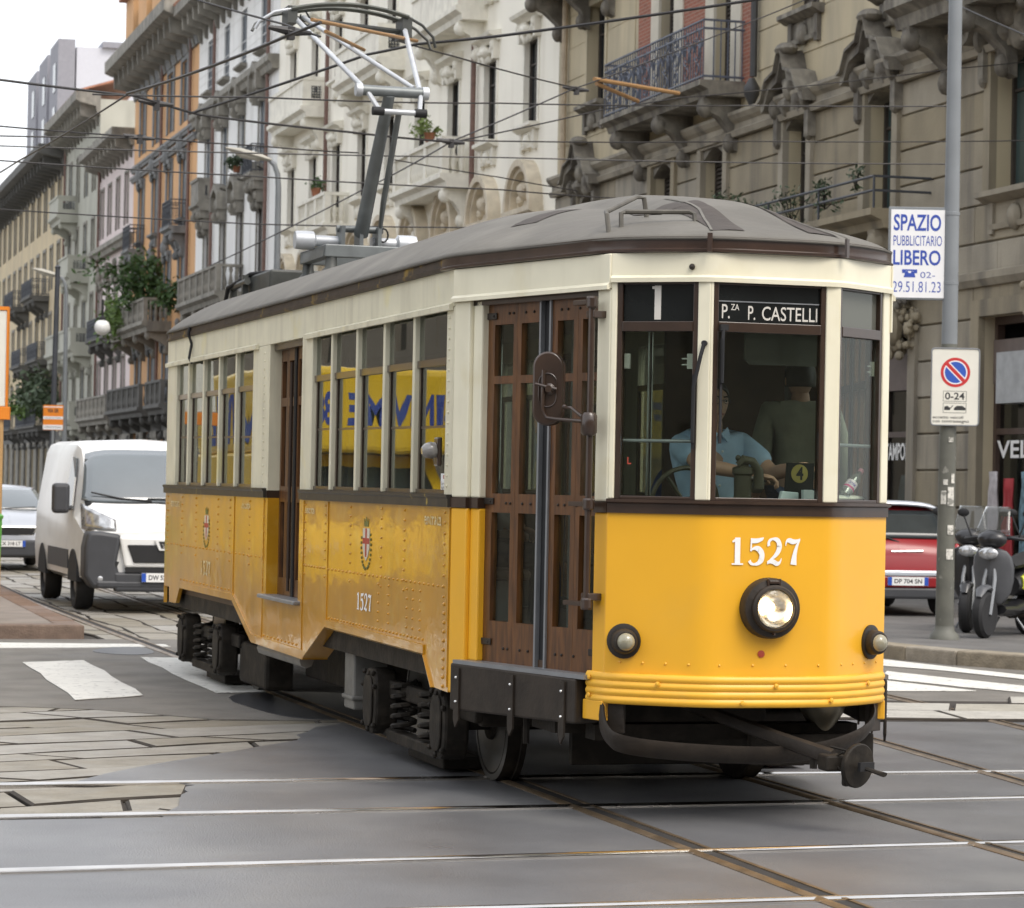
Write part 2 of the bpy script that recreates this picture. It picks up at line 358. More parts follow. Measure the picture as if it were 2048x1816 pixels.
rail(t2, ln(-14, .25, 2.1, .60) + ln(2.2, .60, 14, .25), mRail); rail(t2, ln(-14, -1.22, 2.2, -.80) + ln(2.3, -.80, 14, -.3), mRail)
t3 = thing('tram_track', 'crossing tram track nearest the camera', 'track')
rail(t3, ln(-14, -3.4, 2.2, -2.54) + ln(2.3, -2.54, 14, -2.3), mRail); rail(t3, ln(-14, -4.3, 2.2, -4.09) + ln(2.3, -4.09, 14, -4.2), mRail)
t4 = thing('tram_track', 'worn tram track on the far right of the tram', 'track')
rail(t4, [(2.9, -6), (3.2, -2.5), (3.45, .2), (3.66, 2.6), (3.9, 5), (4.4, 12), (5.4, 25), (8, 60)], mRailRust); rail(t4, [(4.3, -6), (4.65, -2.5), (4.9, .2), (5.1, 2.6), (5.35, 5), (5.85, 12), (6.85, 25), (9.5, 60)], mRailRust)

# stop island on the left and the corner pavement on the right
def kerbed(name, line, mt, parent_top, zt=.14, wd=.3, ln_=1.0):
    pass
isl = struct(MB().slab([(-2.4, 14.3), (-.28, 14.3), (-.05, 19), (.1, 25), (.5, 45), (-2.4, 45)], -.02, .138).build('stop_island', mat('island_paving', (.20, .165, .135), .75, var=.2, vs=2.5, bump=.4, bs=60)))
edge = [(-.0, 14.0), (.06, 16.5), (.12, 19), (.3, 25), (.62, 35), (.85, 45)]
def kerb_run(parent, pts, wd, zt, mt, seg=1.0, side=1):
    P = [Vector(p) for p in pts]
    for a, b in zip(P, P[1:]):
        L = (b - a).length; k = max(1, round(L / seg)); d = (b - a).normalized(); n = Vector((-d.y, d.x)) * side
        for i in range(k):
            p = a + d * (L * i / k + .006); q = a + d * (L * (i + 1) / k - .006)
            MB().slab([tuple(p), tuple(q), tuple(q + n * wd), tuple(p + n * wd)], -.03, zt + random.uniform(-.004, .004)).build('kerb_stone', mt, parent, bevel=.018)
kerb_run(isl, edge, .27, .146, mKerb)
kerb_run(isl, [(-2.4, 14.0), (-.012, 14.0)], .29, .146, mKerb, 1.3)
kl = [(7.35, 60), (7.3, 25), (7.35, 14), (7.52, 11.6), (7.68, 10.75), (7.9, 10.05), (8.3, 9.3), (9.2, 8.3), (11, 7.2), (14, 6.3), (40, 5.5)]
pv = [(x + .28, y + .1) for x, y in kl]
pv = struct(MB().slab(pv + [(60, 8), (60, 60), (60, 300), (9, 300)], -.02, .137).build('pavement', mPave))
kerb_run(pv, kl[1:], .3, .145, mKerb2, 1.1)
# ------------------------------------------------------------------ buildings along the right side of the street
endthing()
TH = R(1.26)
BE = (math.sin(TH), math.cos(TH)); BN = (-math.cos(TH), math.sin(TH))
FB = Fr((CAM.x + math.cos(TH) * 17.8, CAM.y - math.sin(TH) * 17.8, 0), BE, BN)
G = Fr((0, 0, 0), BE, BN)
def bp(u, z, n=0): return FB.P(u, z, n)
mGlassD = mat('dark_window_glass', (.018, .022, .024), .12, var=.3, vs=.4, spec=.45)
mGlassB = mat('greenish_window_glass', (.05, .075, .072), .15, var=.3, vs=.5, spec=.5)
mShut = mat('brown_shutter', (.055, .045, .036), .6, var=.2)
mShutG = mat('grey_shutter', (.20, .22, .24), .6, var=.15)
mShutO = mat('slate_shutter', (.16, .18, .2), .6, var=.15)
mIron = mat('wrought_iron', (.05, .055, .065), .55, var=.2)
mPipe = mat('brown_drainpipe', (.16, .09, .07), .55, var=.2)
mTile = mat('roof_tile', (.38, .17, .10), .7, var=.25, vs=3)
mRoofG = mat('grey_roof', (.2, .2, .21), .7)
GR = (.07, .06, .05)
WM = dict(
    beige=mat('beige_plaster', (.50, .43, .29), .8, var=.10, vs=.8, streak=((.27, .24, .185), .75, 1.3, .22, .45, .72), bump=.1, bs=30),
    stone=mat('grey_brown_stone', (.30, .262, .192), .8, var=.16, vs=1.2, streak=((.11, .10, .085), .75, 2.2, .3, .48, .72), bump=.3, bs=25, rnd=.10),
    trim=mat('sooty_carved_stone', (.235, .215, .175), .8, var=.3, vs=5, streak=((.07, .06, .05), .8, 3, .7, .42, .65), bump=.5, bs=30),
    white=mat('cream_plaster', (.87, .835, .73), .8, var=.05, vs=.5, streak=((.62, .57, .46), .5, 1.2, .18, .52, .75)),
    whitetrim=mat('cream_stucco', (.79, .76, .665), .8, var=.10, vs=4, streak=((.45, .41, .34), .6, 2, .5, .5, .75)),
    archtrim=mat('tan_stucco', (.60, .53, .41), .8, var=.16, vs=4, streak=((.40, .33, .24), .6, 2, .5, .45, .7)),
    gwhite=mat('pale_grey_plaster', (.78, .78, .76), .8, var=.06, vs=.5, streak=((.5, .49, .46), .6, 1.2, .18, .52, .75)),
    gtrim=mat('weathered_stucco', (.25, .235, .20), .8, var=.25, vs=3, streak=((.10, .095, .085), .7, 2, .4, .45, .7)),
    orange=mat('orange_plaster', (.62, .355, .165), .8, var=.08, vs=.5, streak=((.44, .27, .15), .5, 1, .15, .5, .75)),
    otrim=mat('slate_stucco', (.20, .205, .205), .8, var=.2, vs=3, streak=((.09, .09, .09), .6, 2, .4, .5, .7)),
    pink=mat('pale_pink_plaster', (.66, .57, .555), .8, var=.06, vs=.5, streak=((.5, .45, .43), .5, 1, .15, .5, .75)),
    green=mat('grey_green_plaster', (.40, .40, .34), .8, var=.1, vs=.5, streak=((.26, .26, .22), .6, 1, .15, .5, .75)),
    yellow=mat('straw_plaster', (.56, .46, .29), .8, var=.1, vs=.5, streak=((.36, .31, .23), .6, 1, .15, .45, .75)),
    tower=mat('tower_grey', (.28, .28, .31), .8, var=.06), towerw=mat('tower_white', (.56, .57, .62), .8, var=.03),
    brown=mat('brown_facade', (.22, .19, .155), .8, var=.12, vs=.6), dk=mat('dark_base_stone', (.10, .098, .09), .8, var=.25, vs=1.5))
def brickmat():
    m = bpy.data.materials.new('red_brick'); m.use_nodes = True; N = m.node_tree.nodes; L = m.node_tree.links; p = N['Principled BSDF']; p.inputs['Roughness'].default_value = .85
    tc = N.new('ShaderNodeTexCoord'); sx = N.new('ShaderNodeSeparateXYZ'); cx = N.new('ShaderNodeCombineXYZ'); br = N.new('ShaderNodeTexBrick')
    L.new(tc.outputs['Object'], sx.inputs[0]); L.new(sx.outputs['Y'], cx.inputs[0]); L.new(sx.outputs['Z'], cx.inputs[1]); L.new(cx.outputs[0], br.inputs['Vector'])
    br.inputs['Color1'].default_value = (.32, .105, .065, 1); br.inputs['Color2'].default_value = (.24, .085, .055, 1); br.inputs['Mortar'].default_value = (.33, .22, .16, 1)
    br.inputs['Scale'].default_value = 1; br.inputs['Brick Width'].default_value = .26; br.inputs['Row Height'].default_value = .075; br.inputs['Mortar Size'].default_value = .009
    L.new(br.outputs['Color'], p.inputs['Base Color']); return m
mBrick = brickmat()

_MC = {}
def cached(key, fn):
    if key not in _MC:
        sv = ORG[0]; ORG[0] = Vector((0, 0, 0)); _MC[key] = fn(); ORG[0] = sv
    return _MC[key]
def put(name, me, parent, u, z, n=0): return inst(name, me, parent, bp(u, z, n))
def orn_geo(b, w, h, d, seed, k=16, zc=0.0, rs=1.0):
    rg = random.Random(seed)
    for i in range(k):
        a = rg.uniform(-1, 1); c = rg.uniform(-.5, .5) * (1 - .5 * abs(a)); r = rg.uniform(.10, .2) * min(w, h * 1.6) * rs
        b.ball(G.P(a * w / 2, zc + c * h, d * rg.uniform(.2, .8)), (r * rg.uniform(.6, 1), r * rg.uniform(.6, 1.2), r * rg.uniform(.6, 1.2)), 7, 5)
    b.ball(G.P(0, zc + .05 * h, d), (.16 * w, .16 * w, .28 * h), 8, 6)
def win_mesh(w, h, r, cols=2, rows=2):
    def fn():
        b = MB(); t = .06
        for a, c in ((0, t), (w - t, w)): b.fb(G, a, c, 0, h, -r + .004, -r + .07)
        for a, c in ((0, t), (h - t, h)): b.fb(G, t, w - t, a, c, -r + .004, -r + .068)
        for i in range(1, cols): b.fb(G, w * i / cols - .03, w * i / cols + .03, t, h - t, -r + .005, -r + .075)
        for i in range(1, rows): b.fb(G, t, w - t, h * (.72 if rows == 2 else i / rows) - .02, h * (.72 if rows == 2 else i / rows) + .02, -r + .003, -r + .05)
        return b
    return fn()
def add_window(par, u, z, w, h, r=.18, frame=None, pane=None, shutter=None, half=None, arch=0):
    frame = frame or mShut; pane = pane or mGlassD
    o = put('window', cached(('win', w, h, r, frame.name), lambda: win_mesh(w, h, r).mesh('window', frame)), par, u, z)
    p = inst('pane', cached(('pane', w, h, r, pane.name), lambda: MB().fb(G, .01, w - .01, .01, h - .01, -r - .01, -r + .012).mesh('pane', pane)), o)
    p.location = (0, 0, 0)
    if shutter:
        def sh():
            b = MB(); hw = w / 2 - .01; n = int(h / .085)
            for s0 in (0.005, w / 2 + .005):
                for i in range(n):
                    z0 = .05 + i * (h - .1) / n; b.add([G.P(s0 + .05, z0, -r + .11), G.P(s0 + hw - .05, z0, -r + .11), G.P(s0 + hw - .05, z0 + .06, -r + .085), G.P(s0 + .05, z0 + .06, -r + .085)], [(0, 1, 2, 3)])
                b.fb(G, s0, s0 + .05, 0, h, -r + .08, -r + .12); b.fb(G, s0 + hw - .05, s0 + hw, 0, h, -r + .08, -r + .12)
                b.fb(G, s0 + .05, s0 + hw - .05, 0, .05, -r + .08, -r + .118); b.fb(G, s0 + .05, s0 + hw - .05, h - .05, h, -r + .08, -r + .118)
            return b.mesh('shutter', shutter)
        q = inst('shutter', cached(('sh', w, h, r, shutter.name), sh), o); q.location = (0, 0, 0)
    return o
def surround(w, h, t, d, m, key, sill=True):
    def fn():
        b = MB(); b.fb(G, -t, 0, -.02, h + t, 0, d); b.fb(G, w, w + t, -.02, h + t, 0, d); b.fb(G, 0, w, h, h + t, 0, d - .004)
        return b.mesh('surround', m)
    return cached(('sur', w, h, t, d, key), fn)
def sill(w, m, key, apron=True):
    def fn():
        b = MB(); b.prof(G, -.2, w + .2, [(0, -.16), (.1, -.16), (.2, -.1), (.26, -.08), (.26, 0), (0, .0)])
        if apron:
            b.fb(G, -.06, .1, -.62, -.16, 0, .1); b.fb(G, w - .1, w + .06, -.62, -.16, 0, .1); b.fb(G, .1, w - .1, -.5, -.16, 0, .05)
            b.ball(G.P(w / 2, -.42, .08), (.12, .16, .2), 8, 6); b.prof(G, 0, w, [(0, -.56), (.1, -.56), (.12, -.48), (0, -.48)])
        return b.mesh('sill', m, True)
    return cached(('sill', w, key, apron), fn)
def hood(w, style, m, key):
    def fn():
        b = MB()
        if style == 'cornice':
            b.prof(G, -.32, w + .32, [(0, .3), (.1, .3), (.16, .38), (.3, .42), (.34, .5), (0, .56)])
            for a in (-.18, w + .02): b.fb(G, a, a + .16, -.15, .3, 0, .16); b.ball(G.P(a + .08, .2, .14), (.1, .09, .13), 7, 5)
            bb = MB(); orn_geo(bb, w, .5, .14, 3, 12, .05); k = len(b.v); b.v += [v + G.e * (w / 2) for v in bb.v]; b.f += [tuple(i + k for i in q) for q in bb.f]
        elif style == 'ogee':
            pts = [(-.45, 0), (-.3, .05), (-.1, .35), (w * .28, .45), (w * .42, .78), (w * .58, .78), (w * .72, .45), (w + .1, .35), (w + .3, .05), (w + .45, 0)]
            low = [(x, z - .16) for x, z in pts][::-1]
            b.prism(G, pts + low, 0, .38); b.prism(G, [(x, z + .05) for x, z in pts] + [(x, z + .0) for x, z in pts][::-1], .0, .46)
            bb = MB(); orn_geo(bb, w * .9, .8, .2, 5, 18, .12); k = len(b.v); b.v += [v + G.e * (w / 2) for v in bb.v]; b.f += [tuple(i + k for i in q) for q in bb.f]
            for a in (-.28, w + .1): b.fb(G, a, a + .18, -.75, -.02, 0, .2); b.ball(G.P(a + .09, -.1, .2), (.13, .1, .2), 8, 6); b.ball(G.P(a + .09, -.7, .14), (.09, .08, .12), 8, 6)
            b.ball(G.P(w / 2, .85, .3), (.2, .3, .12), 8, 6)
        elif style == 'arch':
            c = w / 2; ro = w / 2 + .42
            o = arc(c, 0, ro, 0, 180, 18); i = arc(c, 0, ro - .16, 180, 0, 18); b.prism(G, o + i, 0, .34)
            o = arc(c, 0, ro - .16, 0, 180, 18); i = arc(c, 0, ro - .28, 180, 0, 18); b.prism(G, o + i, 0, .24)
            b.prism(G, arc(c, 0, ro - .28, 0, 180, 16), 0, .06)
            b.prof(G, c - ro - .06, c + ro + .06, [(0, -.26), (.2, -.26), (.28, -.16), (.36, -.12), (.36, 0), (0, 0)])
            bb = MB(); orn_geo(bb, w * .85, .75, .1, 8, 16, .38); k = len(b.v); b.v += [v + G.e * c for v in bb.v]; b.f += [tuple(i + k for i in q) for q in bb.f]
        elif style == 'gable':
            b.prism(G, [(-.2, .1), (-.2, .75), (w / 2, 1.15), (w + .2, .75), (w + .2, .1), (w, .1), (w, .65), (w / 2, .9), (0, .65), (0, .1)], 0, .42)
            b.fb(G, 0, w, .1, .7, 0, .12); b.ball(G.P(w / 2, .3, .2), (.2, .22, .3), 8, 6)
            for a in (-.12, w - .12): b.fb(G, a, a + .24, -.35, .1, 0, .28); b.ball(G.P(a + .12, -.1, .28), (.12, .12, .18), 7, 5)
        elif style == 'knob':
            b.ball(G.P(w / 2, .35, .16), (.22, .26, .36), 8, 6); b.fb(G, -.15, w + .15, 0, .16, 0, .2); b.ball(G.P(w / 2, .8, .14), (.12, .13, .2), 8, 6)
            for a in (0, w): b.ball(G.P(a, -.05, .1), (.12, .1, .28), 7, 5)
        return b.mesh('hood', m, True)
    return cached(('hood', w, style, key), fn)
def wall(F, u0, u1, z0, z1, ops, r=.18):
    b = MB(); us = sorted(set([u0, u1] + [o[0] for o in ops] + [o[1] for o in ops])); zs = sorted(set([z0, z1] + [o[2] for o in ops] + [o[3] for o in ops]))
    us = [x for x in us if u0 <= x <= u1]; zs = [x for x in zs if z0 <= x <= z1]
    for i in range(len(us) - 1):
        for j in range(len(zs) - 1):
            cu, cz = (us[i] + us[i + 1]) / 2, (zs[j] + zs[j + 1]) / 2
            if not any(o[0] < cu < o[1] and o[2] < cz < o[3] for o in ops):
                b.quad(F.P(us[i], zs[j]), F.P(us[i + 1], zs[j]), F.P(us[i + 1], zs[j + 1]), F.P(us[i], zs[j + 1]))
    for a, c, d, e in ops:
        b.quad(F.P(a, d), F.P(a, e), F.P(a, e, -r), F.P(a, d, -r)); b.quad(F.P(c, d), F.P(c, d, -r), F.P(c, e, -r), F.P(c, e))
        b.quad(F.P(a, d), F.P(a, d, -r), F.P(c, d, -r), F.P(c, d)); b.quad(F.P(a, e), F.P(c, e), F.P(c, e, -r), F.P(a, e, -r))
    D = -11
    b.quad(F.P(u0, z0), F.P(u0, z1), F.P(u0, z1, D), F.P(u0, z0, D)); b.quad(F.P(u1, z0), F.P(u1, z0, D), F.P(u1, z1, D), F.P(u1, z1))
    b.quad(F.P(u0, z0, D), F.P(u0, z1, D), F.P(u1, z1, D), F.P(u1, z0, D)); b.quad(F.P(u0, z1), F.P(u1, z1), F.P(u1, z1, D), F.P(u0, z1, D))
    return b
def course(par, u0, u1, z, d, h, m, name='string_course'):
    return MB().prof(FB, u0, u1, [(0, z), (d * .6, z), (d * .75, z + h * .4), (d, z + h * .55), (d, z + h), (0, z + h)]).build(name, m, par)
def cornice(par, u0, u1, z, d, h, m, step=1.1, tile=None):
    c = MB().prof(FB, u0, u1, [(0, z), (.15, z), (.25, z + h * .35), (d * .8, z + h * .5), (d, z + h * .6), (d, z + h), (0, z + h)]).build('cornice', m, par)
    br = cached(('mod', d, h, m.name), lambda: MB().prism(Fr((0, 0, 0), BN, BE), [(0, -.55), (.12, -.5), (.2, -.2), (d * .75, -.02), (d * .78, h * .48), (0, h * .48)], -.1, .1).mesh('bracket', m))
    n = int((u1 - u0) / step)
    for i in range(n): put('bracket', br, par, u0 + (i + .5) * (u1 - u0) / n, z)
    if tile: MB().add([bp(u0, z + h + .01, d), bp(u1, z + h + .01, d), bp(u1, z + h + 1.4, -3), bp(u0, z + h + 1.4, -3)], [(0, 1, 2, 3)]).build('roof', tile, par, thick=.1)
    return c
def pipe(par, u, z0, z1, m=None): MB().cyl(bp(u, z0, .12), bp(u, z1, .12), .07, n=8).build('drainpipe', m or mPipe, par, smooth=True)
def baluster_mesh(m, h):
    return cached(('bal', m.name, h), lambda: MB().lathe((0, 0, 0), (0, 0, 1), [(.07, 0), (.07, .05), (.045, .08), (.095, h * .32), (.04, h * .7), (.07, h * .85), (.07, h)], 8).mesh('baluster', m, True))
def balcony(par, u0, u1, z, p, m, style='stone', h=.95, corb=2, under=.3, orn=True, mi=None):
    b = MB()
    pr = [(0, z - under), (p * .86, z - under), (p * .9, z - under * .6), (p + .08, z - under * .35), (p + .08, z), (0, z)]
    b.prof(FB, u0 - .08, u1 + .08, pr)
    o = b.build('balcony', m, par)
    cm = cached(('corb', p, m.name), lambda: MB().prism(Fr((0, 0, 0), BN, BE), [(0, -1.0), (.12, -.95), (.2, -.6), (p * .5, -.35), (p * .85, -.22), (p * .9, 0), (0, 0)], -.14, .14).ball(G.P(0, -.18, p * .78), (.17, .17, .19), 9, 7).ball(G.P(0, -.82, .16), (.14, .14, .18), 8, 6).mesh('corbel', m, True))
    for i in range(corb):
        q = put('corbel', cm, o, lerp(u0 + .35, u1 - .35, i / max(1, corb - 1)), z - under - .004)
    if style == 'stone':
        MB().fb(FB, u0, u1, z + h - .1, z + h, p - .2, p + .03).fb(FB, u0, u0 + .2, z + h - .1, z + h, 0, p - .2).fb(FB, u1 - .2, u1, z + h - .1, z + h, 0, p - .2).build('handrail', m, o)
        bm = baluster_mesh(m, h - .1); n = max(1, round((u1 - u0) / 1.7))
        for i in range(n + 1):
            uc = lerp(u0 + .15, u1 - .15, i / n); MB().fb(FB, uc - .15, uc + .15, z, z + h - .1, p - .18, p + .01).build('pier', m, o)
        for i in range(n):
            a = lerp(u0 + .15, u1 - .15, i / n) + .15; c = lerp(u0 + .15, u1 - .15, (i + 1) / n) - .15; k = max(2, int((c - a) / .24))
            for j in range(k): put('baluster', bm, o, a + (j + .5) * (c - a) / k, z, p - .09)
        for uu in (u0 + .1, u1 - .1):
            k = max(2, int((p - .3) / .22))
            for j in range(k): put('baluster', bm, o, uu, z, .1 + (j + .5) * (p - .3) / k)
    elif style == 'panel':
        MB().fb(FB, u0, u1, z + h - .12, z + h, p - .2, p + .05).fb(FB, u0, u0 + .2, z + h - .12, z + h, 0, p - .2).fb(FB, u1 - .2, u1, z + h - .12, z + h, 0, p - .2).build('handrail', m, o)
        MB().fb(FB, u0 + .02, u1 - .02, z, z + h - .12, p - .14, p).fb(FB, u1 - .16, u1 - .02, z, z + h - .12, 0, p - .14).build('parapet', m, o)
        MB().fb(FB, u0 + .02, u0 + .16, z, z + .25, 0, p - .14).fb(FB, u0 + .02, u0 + .16, z + h - .3, z + h - .12, 0, p - .14).fb(FB, u0 + .02, u0 + .16, z + .25, z + h - .3, 0, .14).fb(FB, u0 + .02, u0 + .16, z + .25, z + h - .3, p - .28, p - .14).build('parapet', m, o)
        g = MB()
        for j in range(5): zz = z + .28 + j * (h - .6) / 4; g.fb(FB, u0 + .06, u0 + .1, zz, zz + .025, .14, p - .28)
        for j in range(4): nn = .14 + (j + .5) * (p - .42) / 4; g.fb(FB, u0 + .05, u0 + .11, z + .25, z + h - .3, nn, nn + .025)
        g.build('grille', mi or mIron, o)
    elif style == 'iron':
        g = MB(); r = .018
        for zz in (.08, h * .86, h): 
            g.tube([bp(u0, z + zz, 0), bp(u0, z + zz, p), bp(u1, z + zz, p), bp(u1, z + zz, 0)], r * 1.3, 5)
        n = max(4, int((u1 - u0) / .14))
        for i in range(n + 1): uu = lerp(u0, u1, i / n); g.tube([bp(uu, z, p), bp(uu, z + h, p)], r * .75, 4)
        for i in range(int(p / .14)): g.tube([bp(u0, z, i * .14 + .07), bp(u0, z + h, i * .14 + .07)], r * .75, 4).tube([bp(u1, z, i * .14 + .07), bp(u1, z + h, i * .14 + .07)], r * .75, 4)
        if orn:
            k = max(1, round((u1 - u0) / .62))
            for i in range(k):
                uc = lerp(u0, u1, (i + .5) / k)
                for rr, zc in ((.2, .48), (.12, .48), (.1, .76), (.1, .2)):
                    g.tube([bp(uc + x, z + zc * h / .95 + y, p + .01) for x, y in arc(0, 0, rr, 0, 330, 12)], r * .8, 4)
                for sx in (-1, 1): g.tube([bp(uc + sx * (.18 + x), z + .5 * h + y, p + .01) for x, y in arc(0, .14, .09, -200, 120, 10)], r * .8, 4)
        g.build('railing', mi or mIron, o)
    return o
def base_piers(T, u0, u1, bays, w):
    e = [u0] + [x for b in bays for x in (b, b + w)] + [u1]
    for a, c in zip(e[::2], e[1::2]):
        MB().fb(FB, a, c, 0, 3.7, .0, .14).fb(FB, a - .06, c + .06, 3.4, 3.7, .141, .2).build('stone_pier', WM['gtrim'], T)
    MB().fb(FB, u0, u1, 3.701, 4.2, .0, .16).build('stone_lintel', WM['dk'], T)
def facade(name, label, u0, u1, H, wm, floors, base=None, ztop=None, zb=0.0, group=None):
    """floors: list of dict(z,h,w,bays,frame,pane,shutter,sur,hood,sill)"""
    t = thing(name, label, 'building', bp((u0 + u1) / 2, 0, -4))
    ops = [(u, u + f['w'], f['z'], f['z'] + f['h']) for f in floors for u in f['bays']]
    wall(FB, u0, u1, zb, H, ops, .18).build('wall', wm, t)
    for f in floors:
        for i, u in enumerate(f['bays']):
            add_window(t, u, f['z'], f['w'], f['h'], .18, f.get('frame'), f.get('pane'), f.get('shutter') if not f.get('open', lambda i: False)(i) else None)
            if f.get('sur'): m, tw, d = f['sur']; put('surround', surround(f['w'], f['h'], tw, d, m, m.name), t, u, f['z'])
            if f.get('hood'): st, m = f['hood']; put('hood', hood(f['w'], st, m, m.name), t, u, f['z'] + f['h'] + f.get('hz', .1))
            if f.get('sill'): put('sill', sill(f['w'], f['sill'], f['sill'].name, f.get('apron', True)), t, u, f['z'])
    return t

# -- the beige and brown corner building on the right
T = thing('corner_building', 'beige plaster building over sooty brown stone floors, with iron balcony and shops, on the right', 'building', bp(48, 0, -4))
f1 = [(36.2, 1.66, 6.12, 2.1), (41.53, 1.14, 6.05, 2.2), (45.28, 1.11, 6.05, 2.2), (49.55, 1.25, 6.05, 2.1), (52.6, 1.25, 6.05, 2.1), (57.8, 1.2, 6.05, 2.0), (31.5, 1.4, 6.1, 2.1)]
f2 = [(36.2, 1.5, 9.95, 2.5), (40.95, 1.15, 9.75, 2.4), (44.95, 1.3, 10.05, 2.4), (49.4, .95, 9.25, 3.0), (52.75, .95, 9.25, 3.0), (57.45, 1.3, 10.0, 2.2), (31.5, 1.4, 9.9, 2.4)]
f3 = [(u, w_, 13.9, 2.3) for u, w_, _, _ in f2]
sh = [(33.4, 4.75, 0.25, 4.05), (40.75, 3.0, .25, 4.05), (45.4, 3.2, .25, 4.05), (50.2, 3.2, .25, 4.05), (55.2, 3.2, .25, 4.05)]
ops = [(u, u + w_, z, z + h) for u, w_, z, h in f1 + f2 + f3 + sh]
wall(FB, 29, 61.0, 0, 17.6, ops, .3).build('wall', WM['beige'], T)
for k, (u, w_, z, h) in enumerate(f1): add_window(T, u, z, w_, h, .3, mShut, mGlassB if k < 3 else mGlassD, mShut if k in (3, 4) else None)
for k, (u, w_, z, h) in enumerate(f2): add_window(T, u, z, w_, h, .3, mShut, mGlassD, mShut if k in (2, 3, 4) else None)
for k, (u, w_, z, h) in enumerate(f3): add_window(T, u, z, w_, h, .3, mShut, mGlassD, mShut)
# rusticated stone blocks of the two lower floors, one object each
def blocks(z0, z1, step, ops_, ua, ub, m, par, gap=.028, proud=.05, nm='stone_block', lens=2.4):
    z = z0; row = 0
    while z < z1 - .05:
        zt = min(z + step, z1); cz = (z + zt) / 2
        cuts = sorted([(max(a - .16, ua), min(b_ + .16, ub)) for a, b_, c, d in ops_ if c - .1 < cz < d + .12])
        u = ua; spans = []
        for a, b_ in cuts + [(ub, ub)]:
            if a - u > .12: spans.append((u, a))
            u = max(u, b_)
        for a, b_ in spans:
            n = max(1, round((b_ - a) / lens)); off = .35 * (row % 2) if n > 1 else 0
            e = [a] + [a + (b_ - a) * (i + off) / n for i in range(1, n)] + [b_]
            for p, q in zip(e, e[1:]):
                MB().fb(FB, p + gap / 2, q - gap / 2, z + gap / 2, zt - gap / 2, .002, proud + random.uniform(-.006, .006)).build(nm, m, par, bevel=.012, seg=1)
        z += step; row += 1
so_ = [(u, u + w_, z, z + h) for u, w_, z, h in f1 + sh]
MB().fb(FB, 29, 61, 0, .3, 0, .09).build('plinth', WM['trim'], T)
st = wall(FB, 29, 61, .3, 8.2, so_, .0); st.v = [v + FB.n * .003 for v in st.v]; st.build('stone_backing', WM['stone'], T)
blocks(.32, 8.2, .565, so_, 33, 61, WM['stone'], T)
# plaster courses above, with incised joints
blocks(9.3, 17.4, .72, [(u, u + w_, z, z + h) for u, w_, z, h in f2 + f3] + [(48.2, 55.2, 8.5, 13.2)], 33, 61, WM['beige'], T, gap=.022, proud=.016, nm='plaster_panel', lens=12)
for a, b_ in ((29, 61.02),):
    MB().prof(FB, a, b_, [(0, 8.2), (.16, 8.2), (.2, 8.3), (.12, 8.34), (.12, 8.44), (.2, 8.5), (.26, 8.58), (.26, 8.64), (0, 8.68)]).build('string_course', WM['stone'], T)
    MB().prof(FB, a, b_, [(0, 4.75), (.1, 4.75), (.16, 4.85), (.16, 4.95), (0, 5.0)]).build('string_course', WM['stone'], T)
for k, (u, w_, z, h) in enumerate(f1):
    put('surround', surround(w_, h, .22, .12, WM['stone'], 'bs'), T, u, z)
    # segmental head
    MB().prism(FB, [(u, z + h)] + [(u + w_ * i / 10, z + h - .22 * (1 - math.sin(math.pi * i / 10))) for i in range(11)] + [(u + w_, z + h)], -.28, .06).build('window_head', WM['trim'], T)
    if k not in (3, 4): put('hood', hood(w_, 'ogee', WM['trim'], 'bt'), T, u, z + h + .28)
for k, (u, w_, z, h) in enumerate(f2):
    if k not in (3, 4): put('sill', sill(w_, WM['trim'], 'bt'), T, u, z); put('surround', surround(w_, h, .14, .04, WM['beige'], 'bb'), T, u, z)
# brick bay with pale jambs behind the iron balcony
for a, b_ in ((48.25, 48.85), (50.85, 52.2), (54.2, 55.1)): MB().fb(FB, a, b_, 9.0, 17.4, .002, .03).build('brick_panel', mBrick, T)
for a, b_ in ((48.85, 49.4), (50.35, 50.85), (52.2, 52.75), (53.7, 54.2)): MB().fb(FB, a, b_, 9.0, 17.4, .002, .06).build('jamb', mat('pale_jamb', (.56, .52, .43), .8, var=.1, vs=2), T)
balcony(T, 48.7, 54.8, 9.2, .83, WM['trim'], 'iron', 1.12, 3, .28, mi=mat('blue_grey_iron', (.10, .115, .15), .5, var=.2))
balcony(T, 33.0, 39.7, 9.2, .95, WM['trim'], 'stone', 1.0, 4, .45)
balcony(T, 56.6, 61.0, 13.2, 1.0, WM['trim'], 'stone', 1.0, 3, .5)
bl = balcony(T, 40.1, 47.0, 6.05, 1.0, WM['stone'], 'none', 1.0, 4, .3)
g = MB()
for zz in (.28, .5): g.tube([bp(40.1, 6.05 + zz, 0), bp(40.1, 6.05 + zz, 1.0), bp(47, 6.05 + zz, 1.0), bp(47, 6.05 + zz, 0)], .022, 6)
for uu in (40.1, 42.4, 44.7, 47): g.tube([bp(uu, 6.05, 1.0), bp(uu, 6.55, 1.0)], .02, 6)
g.build('railing', mIron, bl)
for uu in (40.7, 43.2, 45.6):
    o_ = MB(); bb = MB(); orn_geo(bb, .7, 1.3, .3, int(uu * 10), 60, rs=.6); o_.v += [v + bp(uu, 5.15, .1) for v in bb.v]; o_.f += bb.f
    o_.build('carved_corbel', WM['trim'], bl, smooth=True)
put('sill', sill(1.66, WM['stone'], 'bst'), T, 36.2, 6.12)
cornice(T, 29, 61, 17.0, .9, .6, WM['trim'])
